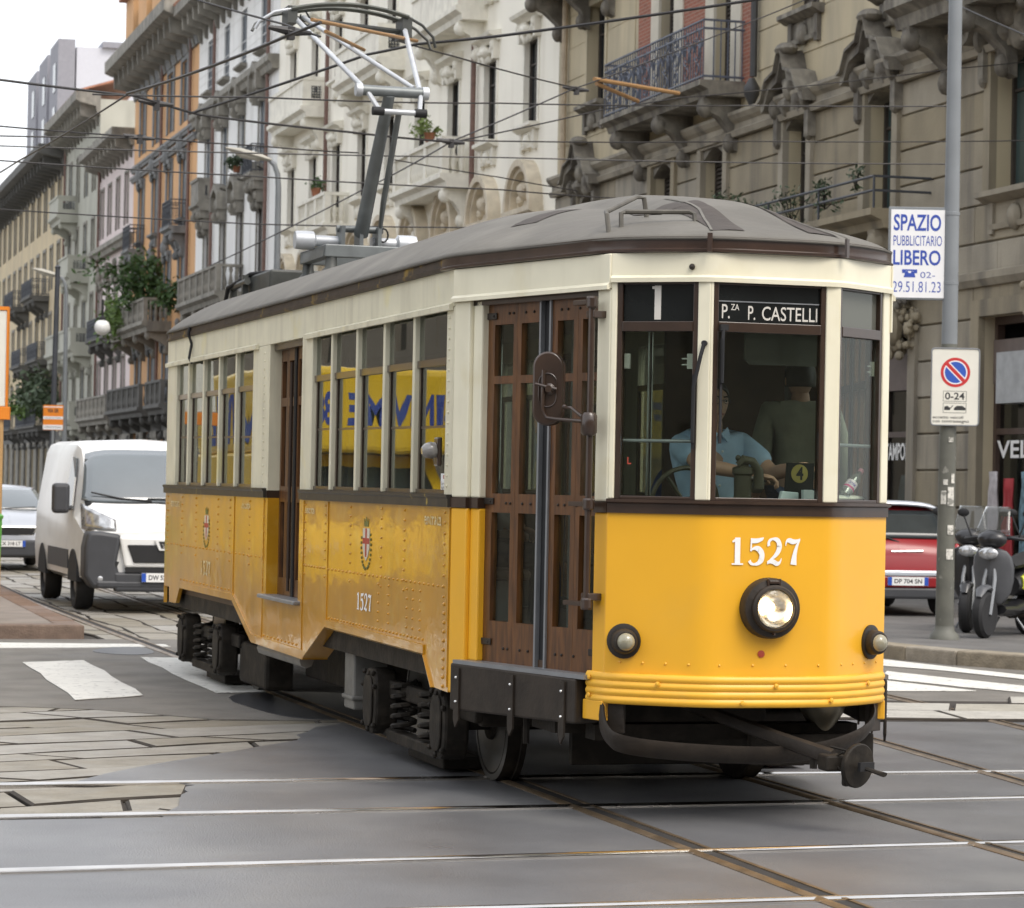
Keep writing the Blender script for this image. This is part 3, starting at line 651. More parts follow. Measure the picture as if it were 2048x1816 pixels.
pipe(T, 47.95, 9.2, 17.2, mat('dark_drainpipe', (.045, .045, .045), .5)); MB().lathe(bp(47.8, 8.85, .2), (0, 0, 1), [(.05, -.2), (.14, 0), (.15, .12), (.05, .3)], 10).build('rainwater_head', MATS['dark_drainpipe'], T, smooth=True)
pipe(T, 60.2, 8.7, 17.2, mat('beige_pipe', (.42, .34, .24), .6))
# shops
mShopF = mat('shop_frame_brown', (.07, .045, .035), .45, var=.2); mShopG = glass('shop_glass', (.55, .58, .56), .08, .02); mSign = mat('shop_letter', (.78, .78, .76), .5, var=.02)
mDark = mat('shop_dark', (.02, .02, .02), .9, var=.2); mBlind = mat('brown_blind', (.13, .10, .085), .6, var=.1)
for k, (u, w_, z, h) in enumerate(sh):
    s = MB().fb(FB, u, u + .1, z, z + h, -.28, -.16).fb(FB, u + w_ - .1, u + w_, z, z + h, -.28, -.16).fb(FB, u + .1, u + w_ - .1, z + h - .12, z + h, -.28, -.161).fb(FB, u + .1, u + w_ - .1, z, z + .35, -.28, -.16).fb(FB, u + w_ * .5 - .05, u + w_ * .5 + .05, z + .35, z + h - 1.0, -.27, -.17).fb(FB, u + .1, u + w_ - .1, z + h - 1.75, z + h - 1.66, -.27, -.165).build('shop_front', mShopF, T)
    MB().fb(FB, u + .1, u + w_ - .1, z + h - 1.0, z + h - .35, -.25, -.10).build('roller_blind', mBlind, s)
    MB().fb(FB, u + .1, u + w_ - .1, z + .35, z + h - 1.0, -.235, -.225).build('pane', mShopG, s)
    MB().fb(FB, u, u + w_, z, z + h, -2.6, -2.5).fb(FB, u, u + .02, z, z + h, -2.5, -.29).fb(FB, u + w_ - .02, u + w_, z, z + h, -2.5, -.29).fb(FB, u, u + w_, z - .02, z, -2.5, -.29).fb(FB, u, u + w_, z + h, z + h + .02, -2.5, -.29).build('shop_interior', mDark, s)
    bb = MB(); orn_geo(bb, 1.0, 1.0, .3, 40 + k, 80, rs=.5)
    b = MB(); b.v = [v + bp(u + w_ / 2, z + h + .2, .06) for v in bb.v]; b.f = bb.f; b.build('carved_keystone', WM['stone'], T, smooth=True)
    b = MB(); b.v = [v + bp(u + .15, z + h - .1, .0) for v in bb.v]; b.f = bb.f; b.build('carved_keystone', WM['stone'], T, smooth=True)
    MB().fb(FB, u - .28, u, z, z + h + .25, .0, .11).fb(FB, u + w_, u + w_ + .28, z, z + h + .25, .0, .11).fb(FB, u, u + w_, z + h, z + h + .25, .0, .108).build('shop_surround', WM['stone'], T)
text(FB, 'VELLUTI', 38.0, 35.6, 2.20, 2.46, -.158, mSign, T, .02)
text(FB, 'TAMPOL', 42.2, 41.27, 2.18, 2.46, -.158, mSign, T, .02)
MB().fb(FB, 36.6, 37.7, 3.0, 3.75, -.2, .02).build('air_conditioner', mat('grey_metal_box', (.35, .36, .36), .5), T)
endthing()

# -- the cream building
B = [62.77 + 3.72 * k for k in range(9)]
wt = WM['whitetrim']
T = facade('cream_building', 'cream stucco apartment building with stone balconies and carved window hoods, behind the pantograph', 61.02, 95.8, 21.4, WM['white'], [
    dict(z=10.15, h=2.05, w=1.15, bays=B, frame=mShut, hood=('cornice', wt), sill=wt, sur=(wt, .12, .03)),
    dict(z=14.2, h=2.0, w=1.1, bays=B, frame=mShut, hood=('cornice', wt), sill=wt, sur=(wt, .12, .03)),
    dict(z=18.2, h=1.9, w=1.1, bays=B, frame=mShut, sill=wt, sur=(wt, .12, .03)),
    dict(z=5.6, h=2.2, w=1.5, bays=[b - .2 for b in B], frame=mShut, hood=('arch', WM['archtrim']), hz=.35, sur=(wt, .15, .05)),
    dict(z=.3, h=3.6, w=2.4, bays=[b - .6 for b in B], frame=mShopF, pane=mGlassD)])
course(T, 61.02, 95.8, 7.55, .2, .3, WM['archtrim']); course(T, 61.02, 95.8, 4.4, .25, .4, WM['archtrim'])
for a, c in ((68.9, 74.5), (83.7, 88.2)): balcony(T, a, c, 9.55, .75, wt, 'stone', .95, 2, .35)
for a, c in ((67.6, 72.6), (76.6, 82.6), (87.6, 93.4)): balcony(T, a, c, 13.62, .75, wt, 'panel', .95, 2, .35)
cornice(T, 61.02, 95.8, 20.6, 1.0, .8, wt, 1.4, mTile)
pipe(T, 68.35, 4.5, 20.6); pipe(T, 86.9, 4.5, 20.6)
endthing()
# -- the pale grey building
B2 = [98.3, 102.5, 106.3, 110.3]
gt = WM['gtrim']
T = facade('pale_grey_building', 'pale grey building with dark gabled window hoods beside the cream building', 95.82, 113.7, 21.2, WM['gwhite'], [
    dict(z=8.9, h=2.9, w=1.25, bays=B2, frame=mShut, shutter=mShut, open=lambda i: i != 0, hood=('gable', gt), sur=(gt, .12, .04)),
    dict(z=12.9, h=2.5, w=1.25, bays=B2, frame=mShutG, shutter=mShutG, open=lambda i: i == 1, hood=('gable', gt), sur=(gt, .1, .04), sill=gt, apron=False),
    dict(z=17.1, h=2.1, w=1.25, bays=B2, frame=mShutG, shutter=mShutG, sill=gt, apron=False),
    dict(z=4.8, h=2.4, w=1.25, bays=B2, frame=mShut, hood=('gable', gt), sur=(gt, .12, .05)),
    dict(z=.3, h=3.4, w=2.2, bays=[b - .4 for b in B2], frame=mShopF)])
course(T, 95.82, 113.7, 16.0, .4, .5, gt); course(T, 95.82, 113.7, 8.1, .2, .3, gt); course(T, 95.82, 113.7, 4.0, .3, .4, gt)
for k in range(13):
    if k not in (5, 6): MB().fb(FB, 95.83, 113.69, 16.6 + k * .34, 16.62 + k * .34, 0, .012).build('plaster_band', WM['gwhite'], T)
balcony(T, 102.2, 111.7, 8.6, 1.0, gt, 'stone', 1.0, 4, .4); balcony(T, 110.1, 112.0, 12.6, .5, gt, 'panel', 1.0, 2, .3); balcony(T, 98.1, 99.8, 12.6, .5, gt, 'iron', 1.0, 2, .3)
cornice(T, 95.82, 113.7, 19.9, 1.1, 1.0, gt, 1.3, mTile)
pipe(T, 97.4, 4.2, 19.9); pipe(T, 109.2, 4.2, 19.9)
endthing()
# -- the orange building
B3 = [116.6, 120.6, 124.9, 129.3]
ot = WM['otrim']
T = facade('orange_building', 'orange plaster building with slate grey trim and planted balcony in the street row', 113.72, 133.0, 20.6, WM['orange'], [
    dict(z=4.9, h=2.4, w=1.5, bays=B3, frame=mShutO, shutter=mShutO, sur=(ot, .3, .06), hood=('knob', ot)),
    dict(z=8.7, h=2.5, w=1.4, bays=B3, frame=mShutO, shutter=mShutO, sur=(ot, .3, .06), hood=('knob', ot)),
    dict(z=12.6, h=2.6, w=1.4, bays=B3, frame=mShutO, shutter=mShutO, sur=(ot, .3, .06), hood=('knob', ot), sill=ot),
    dict(z=16.7, h=2.6, w=1.5, bays=B3, frame=mShutO, shutter=mShutO, sur=(ot, .35, .06)),
    dict(z=.3, h=3.4, w=2.4, bays=[b - .4 for b in B3], frame=mShopF)])
base_piers(T, 113.73, 132.99, [b - .4 for b in B3], 2.4)
for zz in (15.6, 16.05): course(T, 113.72, 133.0, zz, .2, .26, ot)
course(T, 113.72, 133, 19.5, .15, .5, ot); course(T, 113.72, 133, 4.3, .3, .4, ot)
balcony(T, 116.2, 118.6, 12.2, .7, ot, 'iron', 1.1, 2, .3); balcony(T, 128.9, 131.2, 12.2, .7, ot, 'iron', 1.1, 2, .3)
balcony(T, 120.0, 132.0, 8.4, 1.2, WM['gtrim'], 'stone', 1.0, 4, .45); balcony(T, 114.5, 119, 4.7, 1.2, WM['dk'], 'stone', 1.0, 3, .4); balcony(T, 121, 132, 4.7, 1.2, WM['dk'], 'stone', 1.0, 4, .4)
cornice(T, 113.72, 133, 20.0, 1.5, 1.3, WM['gtrim'], 1.6)
pipe(T, 115.3, 4.5, 20); pipe(T, 123.4, 4.5, 20)
for k in range(5):
    MB().fb(FB, 114.5 + k * 4.5, 117.2 + k * 4.5, 21.31, 24.6 + .5 * (k % 2), -4, .25).build('attic_wall', WM['orange'], T)
    MB().fb(FB, 117.2 + k * 4.5, 119.0 + k * 4.5, 21.31, 24.1, -4, -.1).build('attic_window', mShutO, T)
    MB().fb(FB, 114.3 + k * 4.5, 117.4 + k * 4.5, 24.61 + .5 * (k % 2), 24.85 + .5 * (k % 2), -4.2, .6).build('attic_roof', mTile if k == 4 else WM['otrim'], T)
MB().fb(FB, 116, 132, 24.9, 25.3, -5, -1).build('attic_roof', mTile, T)
endthing()
# -- low pink, grey-green, straw buildings and the towers behind
B4 = [134.8, 138.0, 141.2, 144.2]
T = facade('pink_building', 'lower pale pink building squeezed beside the orange one', 133.02, 146.5, 17.9, WM['pink'], [
    dict(z=4.9, h=2.6, w=1.2, bays=B4, frame=mShut, sur=(gt, .12, .05)), dict(z=8.8, h=2.6, w=1.2, bays=B4, frame=mShut, sur=(gt, .12, .05), hood=('knob', gt)),
    dict(z=13.9, h=2.5, w=1.2, bays=B4, frame=mShut, sur=(gt, .12, .05)), dict(z=.3, h=3.4, w=2, bays=B4, frame=mShopF)])
base_piers(T, 133.03, 146.49, B4, 2)
course(T, 133.02, 146.5, 12.8, .5, .5, gt); course(T, 133.02, 146.5, 4.2, .25, .4, gt)
balcony(T, 136, 143, 8.5, .9, WM['dk'], 'iron', 1.0, 3, .3, mi=mIron); balcony(T, 134, 146, 4.6, 1.0, gt, 'stone', 1.0, 4, .4)
cornice(T, 133.02, 146.5, 17.5, 1.1, .8, gt, 1.4); pipe(T, 145.6, 4, 17.5)
endthing()
B5 = [148.0, 151.5, 155.3, 159.0]
T = facade('grey_green_building', 'grey green building with tiers of bulging balconies', 146.52, 162.5, 21.4, WM['green'], [
    dict(z=z, h=2.5, w=1.3, bays=B5, frame=mShut, shutter=mShutG, open=lambda i: i % 2 == 0, sur=(gt, .14, .05)) for z in (4.9, 8.8, 12.8, 16.8)] + [dict(z=.3, h=3.4, w=2, bays=B5, frame=mShopF)])
base_piers(T, 146.53, 162.49, B5, 2)
for z in (4.6, 8.5, 12.5): balcony(T, 148.5 + (z > 9) * 2, 154.0 + (z > 9) * 1, z, 1.1, WM['green'], 'panel', 1.0, 2, .5)
balcony(T, 156, 160.5, 16.2, 1.1, WM['green'], 'panel', 1.0, 2, .5); balcony(T, 156, 161, 8.5, 1.1, WM['green'], 'panel', 1.0, 2, .5)
cornice(T, 146.52, 162.5, 20.6, 1.3, 1.2, gt, 1.4, mTile); pipe(T, 161.8, 4, 20.6)
endthing()
B6 = [164.5 + 3.9 * k for k in range(14)]
T = facade('straw_building', 'long straw yellow building at the far left end of the street', 162.52, 222, 20.4, WM['yellow'], [
    dict(z=z, h=2.5, w=1.4, bays=B6, frame=mShut, shutter=mShutG, open=lambda i: i % 3 == 0, sur=(gt, .2, .06)) for z in (4.9, 8.8, 12.8, 16.6)] + [dict(z=.3, h=3.4, w=2.2, bays=B6, frame=mShopF)])
base_piers(T, 162.53, 221.99, B6, 2.2)
for a, z in ((166, 8.5), (176, 8.5), (170, 12.5), (182, 12.5), (195, 8.5), (166, 4.6), (172, 4.6), (182, 4.6)): balcony(T, a, a + 6, z, 1.1, WM['dk'], 'iron', 1.0, 3, .35)
cornice(T, 162.52, 222, 19.6, 1.6, 1.2, WM['dk'], 1.8)
endthing()
T = thing('grey_tower', 'grey upper block with blank white side wall rising above the far street row', 'building', bp(176, 0, -8))
MB().fb(FB, 167.0, 185, 0, 27.2, -14, -1.0).build('tower_wall', WM['towerw'], T)
for k, (a, c, z) in enumerate(((166.9, 171.5, 27.6), (173, 178, 27.5), (179.5, 185.1, 27.4))):
    MB().fb(FB, a, c, 20.5, z, -.9, .1).build('tower_bay', WM['tower'], T)
    for zz in (22.0, 24.6): MB().fb(FB, a + 1, a + 2.4, zz, zz + 1.7, .1, .14).build('window', mGlassD, T)
MB().fb(FB, 166.7, 185.3, 27.2, 27.55, -14.2, -2.5).build('tower_parapet', WM['tower'], T)
endthing()

# -- buildings outside the picture that shade the street and show in the glass
FL_ = Fr((-13.5, 16, 0), (0, 1), (1, 0)); FK = Fr((-95, -36, 0), (1, 0), (0, 1))
def far_block(name, label, F, L, H, wm, cols, fl):
    t = thing(name, label, 'building', F.P(L / 2, 0, -3))
    ops = [(2 + i * (L - 2) / cols, 3.3 + i * (L - 2) / cols, z, z + 2.3) for i in range(cols) for z in fl]
    wall(F, 0, L, 0, H, ops, .2).build('wall', wm, t)
    for a, c, z, z1 in ops: MB().fb(F, a, c, z, z1, -.22, -.15).build('window', mGlassD, t)
    MB().fb(F, -.3, L + .3, H - .8, H, 0, .8).build('cornice', WM['gtrim'], t); endthing()
far_block('opposite_building', 'brown apartment building across the street, mirrored in the tram windows', FL_, 90, 15.5, WM['brown'], 20, (1, 5, 9))
far_block('crossing_building', 'brown building behind the camera across the crossing', FK, 135, 15, WM['brown'], 28, (1, 5, 9))
# ------------------------------------------------------------------ the tram
endthing()
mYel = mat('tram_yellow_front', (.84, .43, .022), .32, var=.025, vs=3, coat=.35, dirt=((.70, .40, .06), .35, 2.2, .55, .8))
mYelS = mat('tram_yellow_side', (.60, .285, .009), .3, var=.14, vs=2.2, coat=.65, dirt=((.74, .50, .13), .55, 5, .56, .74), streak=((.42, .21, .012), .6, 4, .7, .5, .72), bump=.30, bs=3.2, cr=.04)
mYelB = mat('tram_yellow_bumper', (.82, .44, .035), .4, var=.05, vs=6, dirt=((.62, .36, .06), .4, 8, .55, .75))
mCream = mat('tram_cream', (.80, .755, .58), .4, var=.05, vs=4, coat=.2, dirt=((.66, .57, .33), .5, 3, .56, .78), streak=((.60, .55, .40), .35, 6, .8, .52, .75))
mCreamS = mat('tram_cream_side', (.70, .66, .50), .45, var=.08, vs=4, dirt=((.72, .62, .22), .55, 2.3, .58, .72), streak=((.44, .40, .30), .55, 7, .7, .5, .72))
mBrown = mat('tram_brown', (.042, .024, .015), .30, var=.2, vs=8, coat=.4)
mBelt = mat('side_belt_black', (.03, .025, .018), .45, var=.3, vs=12, dirt=((.42, .30, .05), .8, 9, .66, .74))
mGut = mat('gutter_rusty', (.05, .034, .022), .6, var=.35, vs=10, dirt=((.40, .25, .03), .8, 3.2, .60, .68))
mGutF = mat('gutter_brown', (.048, .027, .018), .32, var=.2, vs=8, coat=.3, dirt=((.55, .52, .52), .9, 2.6, .70, .735))
mRoof = mat('roof_canvas', (.125, .116, .098), .72, var=.14, vs=2.2, dirt=((.20, .188, .16), .6, 1.7, .50, .72), streak=((.10, .09, .078), .5, 1.2, 1.2, .55, .75), bump=.25, bs=14)
mRoofP = mat('roof_patch', (.052, .041, .033), .75, var=.2, vs=6, bump=.2, bs=20)
mWood = mat('varnished_wood', (.115, .045, .011), .42, var=.40, vs=7, stretch=(5, 5, .7), coat=.18, dirt=((.05, .02, .01), .7, 6, .55, .72))
mGrey = mat('grey_metal_strip', (.25, .26, .27), .4, metal=.4, var=.12)
mRub = mat('black_rubber', (.012, .012, .013), .7, var=.2)
mDkB = mat('brown_black_iron', (.030, .023, .017), .5, spec=.35, var=.3, vs=9, bump=.15, bs=30)
mGrime = mat('oily_iron', (.020, .0165, .0125), .65, spec=.25, var=.35, vs=6, dirt=((.06, .049, .036), .7, 7, .5, .75), bump=.2, bs=25)
mChr = mat('bright_metal', (.7, .7, .68), .18, metal=1, var=.05)
mWhiteP = mat('white_lettering', (.86, .86, .84), .5, var=.02)
mGl = glass('tram_side_glass', (.50, .53, .50), .07, .004, wav=.0018, ws=1.5, dust=.015)
mGlF = glass('tram_front_glass', (.86, .9, .86), .018, .006, wav=.001, ws=1.5, dust=.004)
mGlDest = mat('destination_glass', (.012, .014, .014), .10, var=.2, vs=3)
mLens = glass('lamp_lens', (.95, .95, .9), .12, .03)
mInt = mat('interior_wood', (.085, .05, .028), .55, var=.25, vs=5)
mIntD = mat('interior_ceiling', (.36, .33, .26), .6, var=.1)
mOlive = mat('olive_metal', (.062, .056, .034), .45, var=.2, vs=8)

A_, FLp, CLp, CRp, FRp = (0, 0), (.415, -1.44), (.83, -1.75), (1.52, -1.75), (1.935, -1.44)
def dirv(a, b): d = Vector((b[0] - a[0], b[1] - a[1])); return d.normalized(), d.length
SF = Fr((0, 0, 0), (0, 1), (-1, 0)); SFR = Fr((2.35, 0, 0), (0, 1), (1, 0))
DF = Fr(A_, dirv(A_, FLp)[0]); F1 = Fr(FLp, dirv(FLp, CLp)[0]); F2 = Fr(CLp, (1, 0)); F3 = Fr(CRp, dirv(CRp, FRp)[0]); DFR = Fr((2.35, 0), dirv((2.35, 0), FRp)[0], (.961, -.277))
L1 = dirv(FLp, CLp)[1]; LD = dirv(A_, FLp)[1]
TR = thing('tram', 'yellow and cream vintage tram numbered 1527 in the middle of the crossing', 'tram', (1.175, 4.5, 0))

def sweep(path, prof, closed=False):
    """closed profile of (n outward, z) along a 2d path, outward to the path's right-hand side"""
    P = [Vector(p) for p in path]; m = len(P); rows = []; b = MB()
    for i, p in enumerate(P):
        a = P[(i - 1) % m] if (closed or i > 0) else p; c = P[(i + 1) % m] if (closed or i < m - 1) else p
        d0 = (p - a).normalized() if (p - a).length > 1e-9 else (c - p).normalized(); d1 = (c - p).normalized() if (c - p).length > 1e-9 else d0
        n0 = Vector((d0.y, -d0.x)); n1 = Vector((d1.y, -d1.x)); n = (n0 + n1).normalized(); k = 1 / max(.5, n.dot(n0))
        rows.append([Vector((p.x + n.x * q[0] * k, p.y + n.y * q[0] * k, q[1])) for q in prof])
    k = len(prof)
    if closed: rows.append(rows[0])
    b.grid([r + [r[0]] for r in rows])
    if not closed: b.add(rows[0], [tuple(range(k))]); b.add(rows[-1], [tuple(range(k))[::-1]])
    return b
def rounded(pts, r=.06, k=5):
    P = [Vector(p) for p in pts]; out = [P[0]]
    for a, b, c in zip(P, P[1:], P[2:]):
        p = b + (a - b).normalized() * r; q = b + (c - b).normalized() * r
        out += [(p.lerp(b, t / k)).lerp(b.lerp(q, t / k), t / k) for t in range(k + 1)]
    return [tuple(v) for v in out + [P[-1]]]
front = rounded([FLp, CLp, CRp, FRp], .075)
frontx = rounded([(.40, -1.387), FLp, CLp, CRp, FRp, (1.95, -1.387)], .075)

# lower side panels
A1 = [(0, 1.545), (3.80, 1.545), (3.80, .482), (3.62, .482), (2.986, .722), (.503, .708), (.32, .541), (0, .534)]
A2 = [(3.80, .482), (3.80, .83), (4.98, .83), (4.98, .49)]
A3 = [(4.98, 1.545), (9.236, 1.545), (9.236, .745), (8.98, .745), (8.95, .615), (8.63, .622), (8.47, .757), (6.108, .757), (5.366, .494), (4.98, .49)]
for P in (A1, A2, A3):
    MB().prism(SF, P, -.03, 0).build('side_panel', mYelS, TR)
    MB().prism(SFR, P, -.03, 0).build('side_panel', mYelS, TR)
def strip_along(pts, wd, n0, n1):
    b = MB()
    for (a, z), (c, y) in zip(pts, pts[1:]): b.prism(SF, [(a, z), (c, y), (c, y + wd), (a, z + wd)], n0, n1)
    return b
strip_along([(8.47, .757), (6.108, .757), (5.366, .494), (4.98, .49)], .05, .001, .012).build('flange', mYelS, TR)
strip_along([(4.98, .489), (3.80, .482), (3.62, .482), (2.986, .722), (.503, .708)], .055, .001, .012).build('flange', mYelS, TR)
for (a, z), (c, y) in zip([(6.108, .757), (5.366, .494), (3.62, .482), (2.986, .722), (.503, .708)], [(5.366, .494), (3.62, .482), (2.986, .722), (.503, .708), (.32, .541)]):
    MB().add([SF.P(a, z - .001, .012), SF.P(c, y - .001, .012), SF.P(c, y - .001, -.16), SF.P(a, z - .001, -.16)], [(0, 1, 2, 3)]).build('arch_lip', mYelS, TR, thick=.006)
for s_, z0, z1 in ((2.985, .74, 1.54), (6.15, .77, 1.54), (.03, .56, 1.54), (3.72, .5, 1.54), (5.05, .5, 1.54)): MB().fb(SF, s_ - .018, s_ + .018, z0, z1, .001, .006).build('batten', mYelS, TR)
rv = MB()
def rivet(s_, z, n=.001, F=SF, r=.0085): rv.ball(F.P(s_, z, n), (r, r, r), 6, 4)
k = 0
for i in range(29): rivet(.14 + i * .1, 1.105); rivet(.55 + i * .084, .79)
for i in range(7): rivet(3.1 + i * .085, 1.105); rivet(2.98 + i * .095, .76 - i * .04)
for i in range(26): rivet(5.15 + i * .15, 1.115)
for i in range(16): rivet(6.15 + i * .15, .83)
for z in [1.02 + .058 * j for j in range(9)]:
    for s_ in (.12, 1.0, 1.55, 2.35, 3.05, 3.66, 5.55, 6.3, 6.8, 7.75, 8.4, 9.1): rivet(s_, z + .03)
for z in [.86 + .055 * j for j in range(13)]: rivet(3.74, z); rivet(5.02, z)
for j in range(5):
    for s_ in (.62, .78, .92, 1.35, 1.6): rivet(s_, .84 + .055 * j)
for j in range(10): rivet(.1, .56 + j * .05, r=.012); rivet(4.95 - j * .12, .56, r=.01)
rv.build('rivets', mYelS, TR, kind='stuff', smooth=True)
rv = MB()
for z in [1.66 + .058 * j for j in range(17)]: rivet(.09, z, .003); rivet(5.10, z, .003)
rv.build('rivets', mCreamS, TR, kind='stuff', smooth=True)

# upper side: posts, letterboard, belt, windows
def upper(F, near):
    for a, c in ((0, .155), (3.54, 3.80), (4.98, 5.53), (8.8, 9.236)): MB().fb(F, a, c, 1.60, 2.645, -.05, .002).build('post', mCreamS, TR, bevel=.006)
    MB().fb(F, 0, 9.236, 2.645, 2.846, -.05, .004).build('letterboard', mCreamS, TR)
    for a, c in ((.02, 3.72), (5.32, 9.236)): MB().prof(F, a, c, [(.004, 2.625), (.028, 2.625), (.03, 2.655), (.004, 2.668)]).build('window_eave', mCreamS, TR)
    for a, c in ((0.0, 3.80), (4.98, 9.236)): MB().prof(F, a, c, [(0, 1.545), (.022, 1.545), (.022, 1.59), (.03, 1.60), (.03, 1.615), (-.05, 1.615), (-.05, 1.545)]).build('belt_rail', mBelt, TR)
    divs = [[.155, .875, 1.581, 2.282, 2.976, 3.54], [5.53, 6.197, 6.879, 7.559, 8.234, 8.8]]
    for dv in divs:
        for q in dv[1:-1]: MB().fb(F, q - .024, q + .024, 1.616, 2.645, -.045, .001).build('mullion', mCreamS, TR, bevel=.006)
        for i, (a, c) in enumerate(zip(dv, dv[1:])):
            a0 = a + (.024 if i else .0); c0 = c - (.024 if i < 4 else .0)
            w_ = MB().fb(F, a0, c0, 2.335, 2.375, -.05, -.016).fb(F, a0, c0, 1.616, 1.64, -.05, -.02).fb(F, a0, a0 + .018, 1.64, 2.335, -.05, -.022).fb(F, c0 - .035, c0, 1.64, 2.335, -.05, -.03)
            if near: w_.fb(F, a0, c0, 1.985 + .006 * i, 2.0 + .006 * i, -.048, -.036)
            w_ = w_.build('window', mBrown, TR)
            MB().fb(F, a0, c0, 2.375, 2.645, -.034, -.029).build('upper_pane', mGl, w_)
            MB().fb(F, a0 + .018, c0 - .035, 1.64, 2.335, -.042, -.037).build('lower_pane', mGl, w_)
upper(SF, True); upper(SFR, False)
# centre door, set back in its opening
def leaf(name, F, u0, u1, z0, z1, panes, n0, n1, m, par, gm, bevel=.004):
    b = MB(); us = sorted(set([u0, u1] + [x for p in panes for x in p[:2]])); zs = sorted(set([z0, z1] + [x for p in panes for x in p[2:]]))
    for i in range(len(us) - 1):
        run = None
        for j in range(len(zs) - 1):
            cu, cz = (us[i] + us[i + 1]) / 2, (zs[j] + zs[j + 1]) / 2
            if not any(p[0] < cu < p[1] and p[2] < cz < p[3] for p in panes): b.fb(F, us[i], us[i + 1], zs[j], zs[j + 1], n0, n1)
    o = b.build(name, m, par)
    for p in panes:
        mid = (n0 + n1) / 2 - .006
        MB().fb(F, p[0], p[1], p[2], p[3], mid - .0025, mid + .0025).build('pane', gm, o)
    return o
for F in (SF, SFR):
    for u0, u1 in ((3.86, 4.12), (4.12, 4.38), (4.46, 4.70), (4.70, 4.93)):
        leaf('centre_door', F, u0 + .002, u1 - .002, .86, 2.60, [(u0 + .045, u1 - .045, .98, 1.52), (u0 + .045, u1 - .045, 1.63, 2.2), (u0 + .045, u1 - .045, 2.26, 2.52)], -.12, -.085, mWood, TR, mGl)
    MB().fb(F, 4.385, 4.455, .86, 2.60, -.115, -.075).build('door_seal', mRub, TR)
    for a, c in ((3.80, 3.86), (4.93, 4.98)):
        MB().fb(F, a, c, 1.60, 2.645, -.15, -.0).build('door_post', mCreamS, TR); MB().fb(F, a, c, .84, 1.545, -.15, -.001).build('door_post', mYelS, TR); MB().fb(F, a, c, 1.545, 1.60, -.15, .004).build('door_post', mBrown, TR)
    MB().fb(F, 3.86, 4.93, 2.60, 2.645, -.15, -.03).build('door_header', mBrown, TR)
    MB().fb(F, 3.78, 5.0, .83, .858, -.15, .05).build('door_step', mGrey, TR, bevel=.008)
    MB().tube([F.P(4.42, .9, -.05), F.P(4.42, 2.5, -.05)], .012, 8).build('door_rod', mBrown, TR, smooth=True)
# crest, numbers and small writing on the side
mRed = mat('red_paint', (.42, .06, .03), .5, var=.05); mGreen = mat('green_paint', (.16, .16, .035), .6, var=.2); mFade = mat('faded_white', (.72, .62, .38), .55, var=.1, dirt=((.55, .32, .03), .9, 30, .5, .6))
for sc_, zc in ((1.93, 1.30), (7.28, 1.29)):
    mCr = mat('crest_white', (.66, .60, .48), .5, var=.1)
    cr = MB().prism(SF, [(sc_ - .085, zc + .09), (sc_ + .085, zc + .09), (sc_ + .085, zc - .03), (sc_ + .05, zc - .08), (sc_, zc - .11), (sc_ - .05, zc - .08), (sc_ - .085, zc - .03)], .001, .003).build('crest', mCr, TR)
    MB().fb(SF, sc_ - .02, sc_ + .02, zc - .085, zc + .088, .0031, .004).build('red_cross', mRed, cr); MB().fb(SF, sc_ - .083, sc_ - .021, zc - .005, zc + .03, .0031, .004).fb(SF, sc_ + .021, sc_ + .083, zc - .005, zc + .03, .0031, .004).build('red_cross', mRed, cr)
    g = MB()
    for sx in (-1, 1):
        for i in range(9):
            a = R(-95 + sx * (12 + i * 13)); p = SF.P(sc_ + .125 * math.cos(a), zc - .02 + .14 * math.sin(a), .003)
            g.ball(p, (.003, .018, .010), 6, 4)
    g.build('laurel', mGreen, cr)
    MB().prism(SF, [(sc_ - .05, zc + .10), (sc_ + .05, zc + .10), (sc_ + .06, zc + .15), (sc_ + .03, zc + .125), (sc_, zc + .16), (sc_ - .03, zc + .125), (sc_ - .06, zc + .15)], .001, .003).build('crown', mGreen, cr)
def ribbon(b, F, u0, u1, z0, z1, pts, n):
    """pts: (x,y,w) in a unit box mapped on the frame"""
    P = [Vector((p[0], p[1])) for p in pts]; L = []; Rr = []
    for i, p in enumerate(P):
        d = (P[min(i + 1, len(P) - 1)] - P[max(i - 1, 0)]).normalized(); nn = Vector((-d.y, d.x)) * pts[i][2] / 2
        L.append(p + nn); Rr.append(p - nn)
    M = lambda q: F.P(u0 + (u1 - u0) * q.x, z0 + (z1 - z0) * q.y, n)
    b.grid([[M(q) for q in L], [M(q) for q in Rr]])
def bez(p, k=14):
    out = []
    for i in range(0, len(p) - 2, 2):
        for j in range(k + 1):
            t = j / k; a, b, c = p[i], p[i + 1], p[i + 2]
            out.append(tuple((1 - t) ** 2 * a[q] + 2 * t * (1 - t) * b[q] + t * t * c[q] for q in range(3)))
    return out
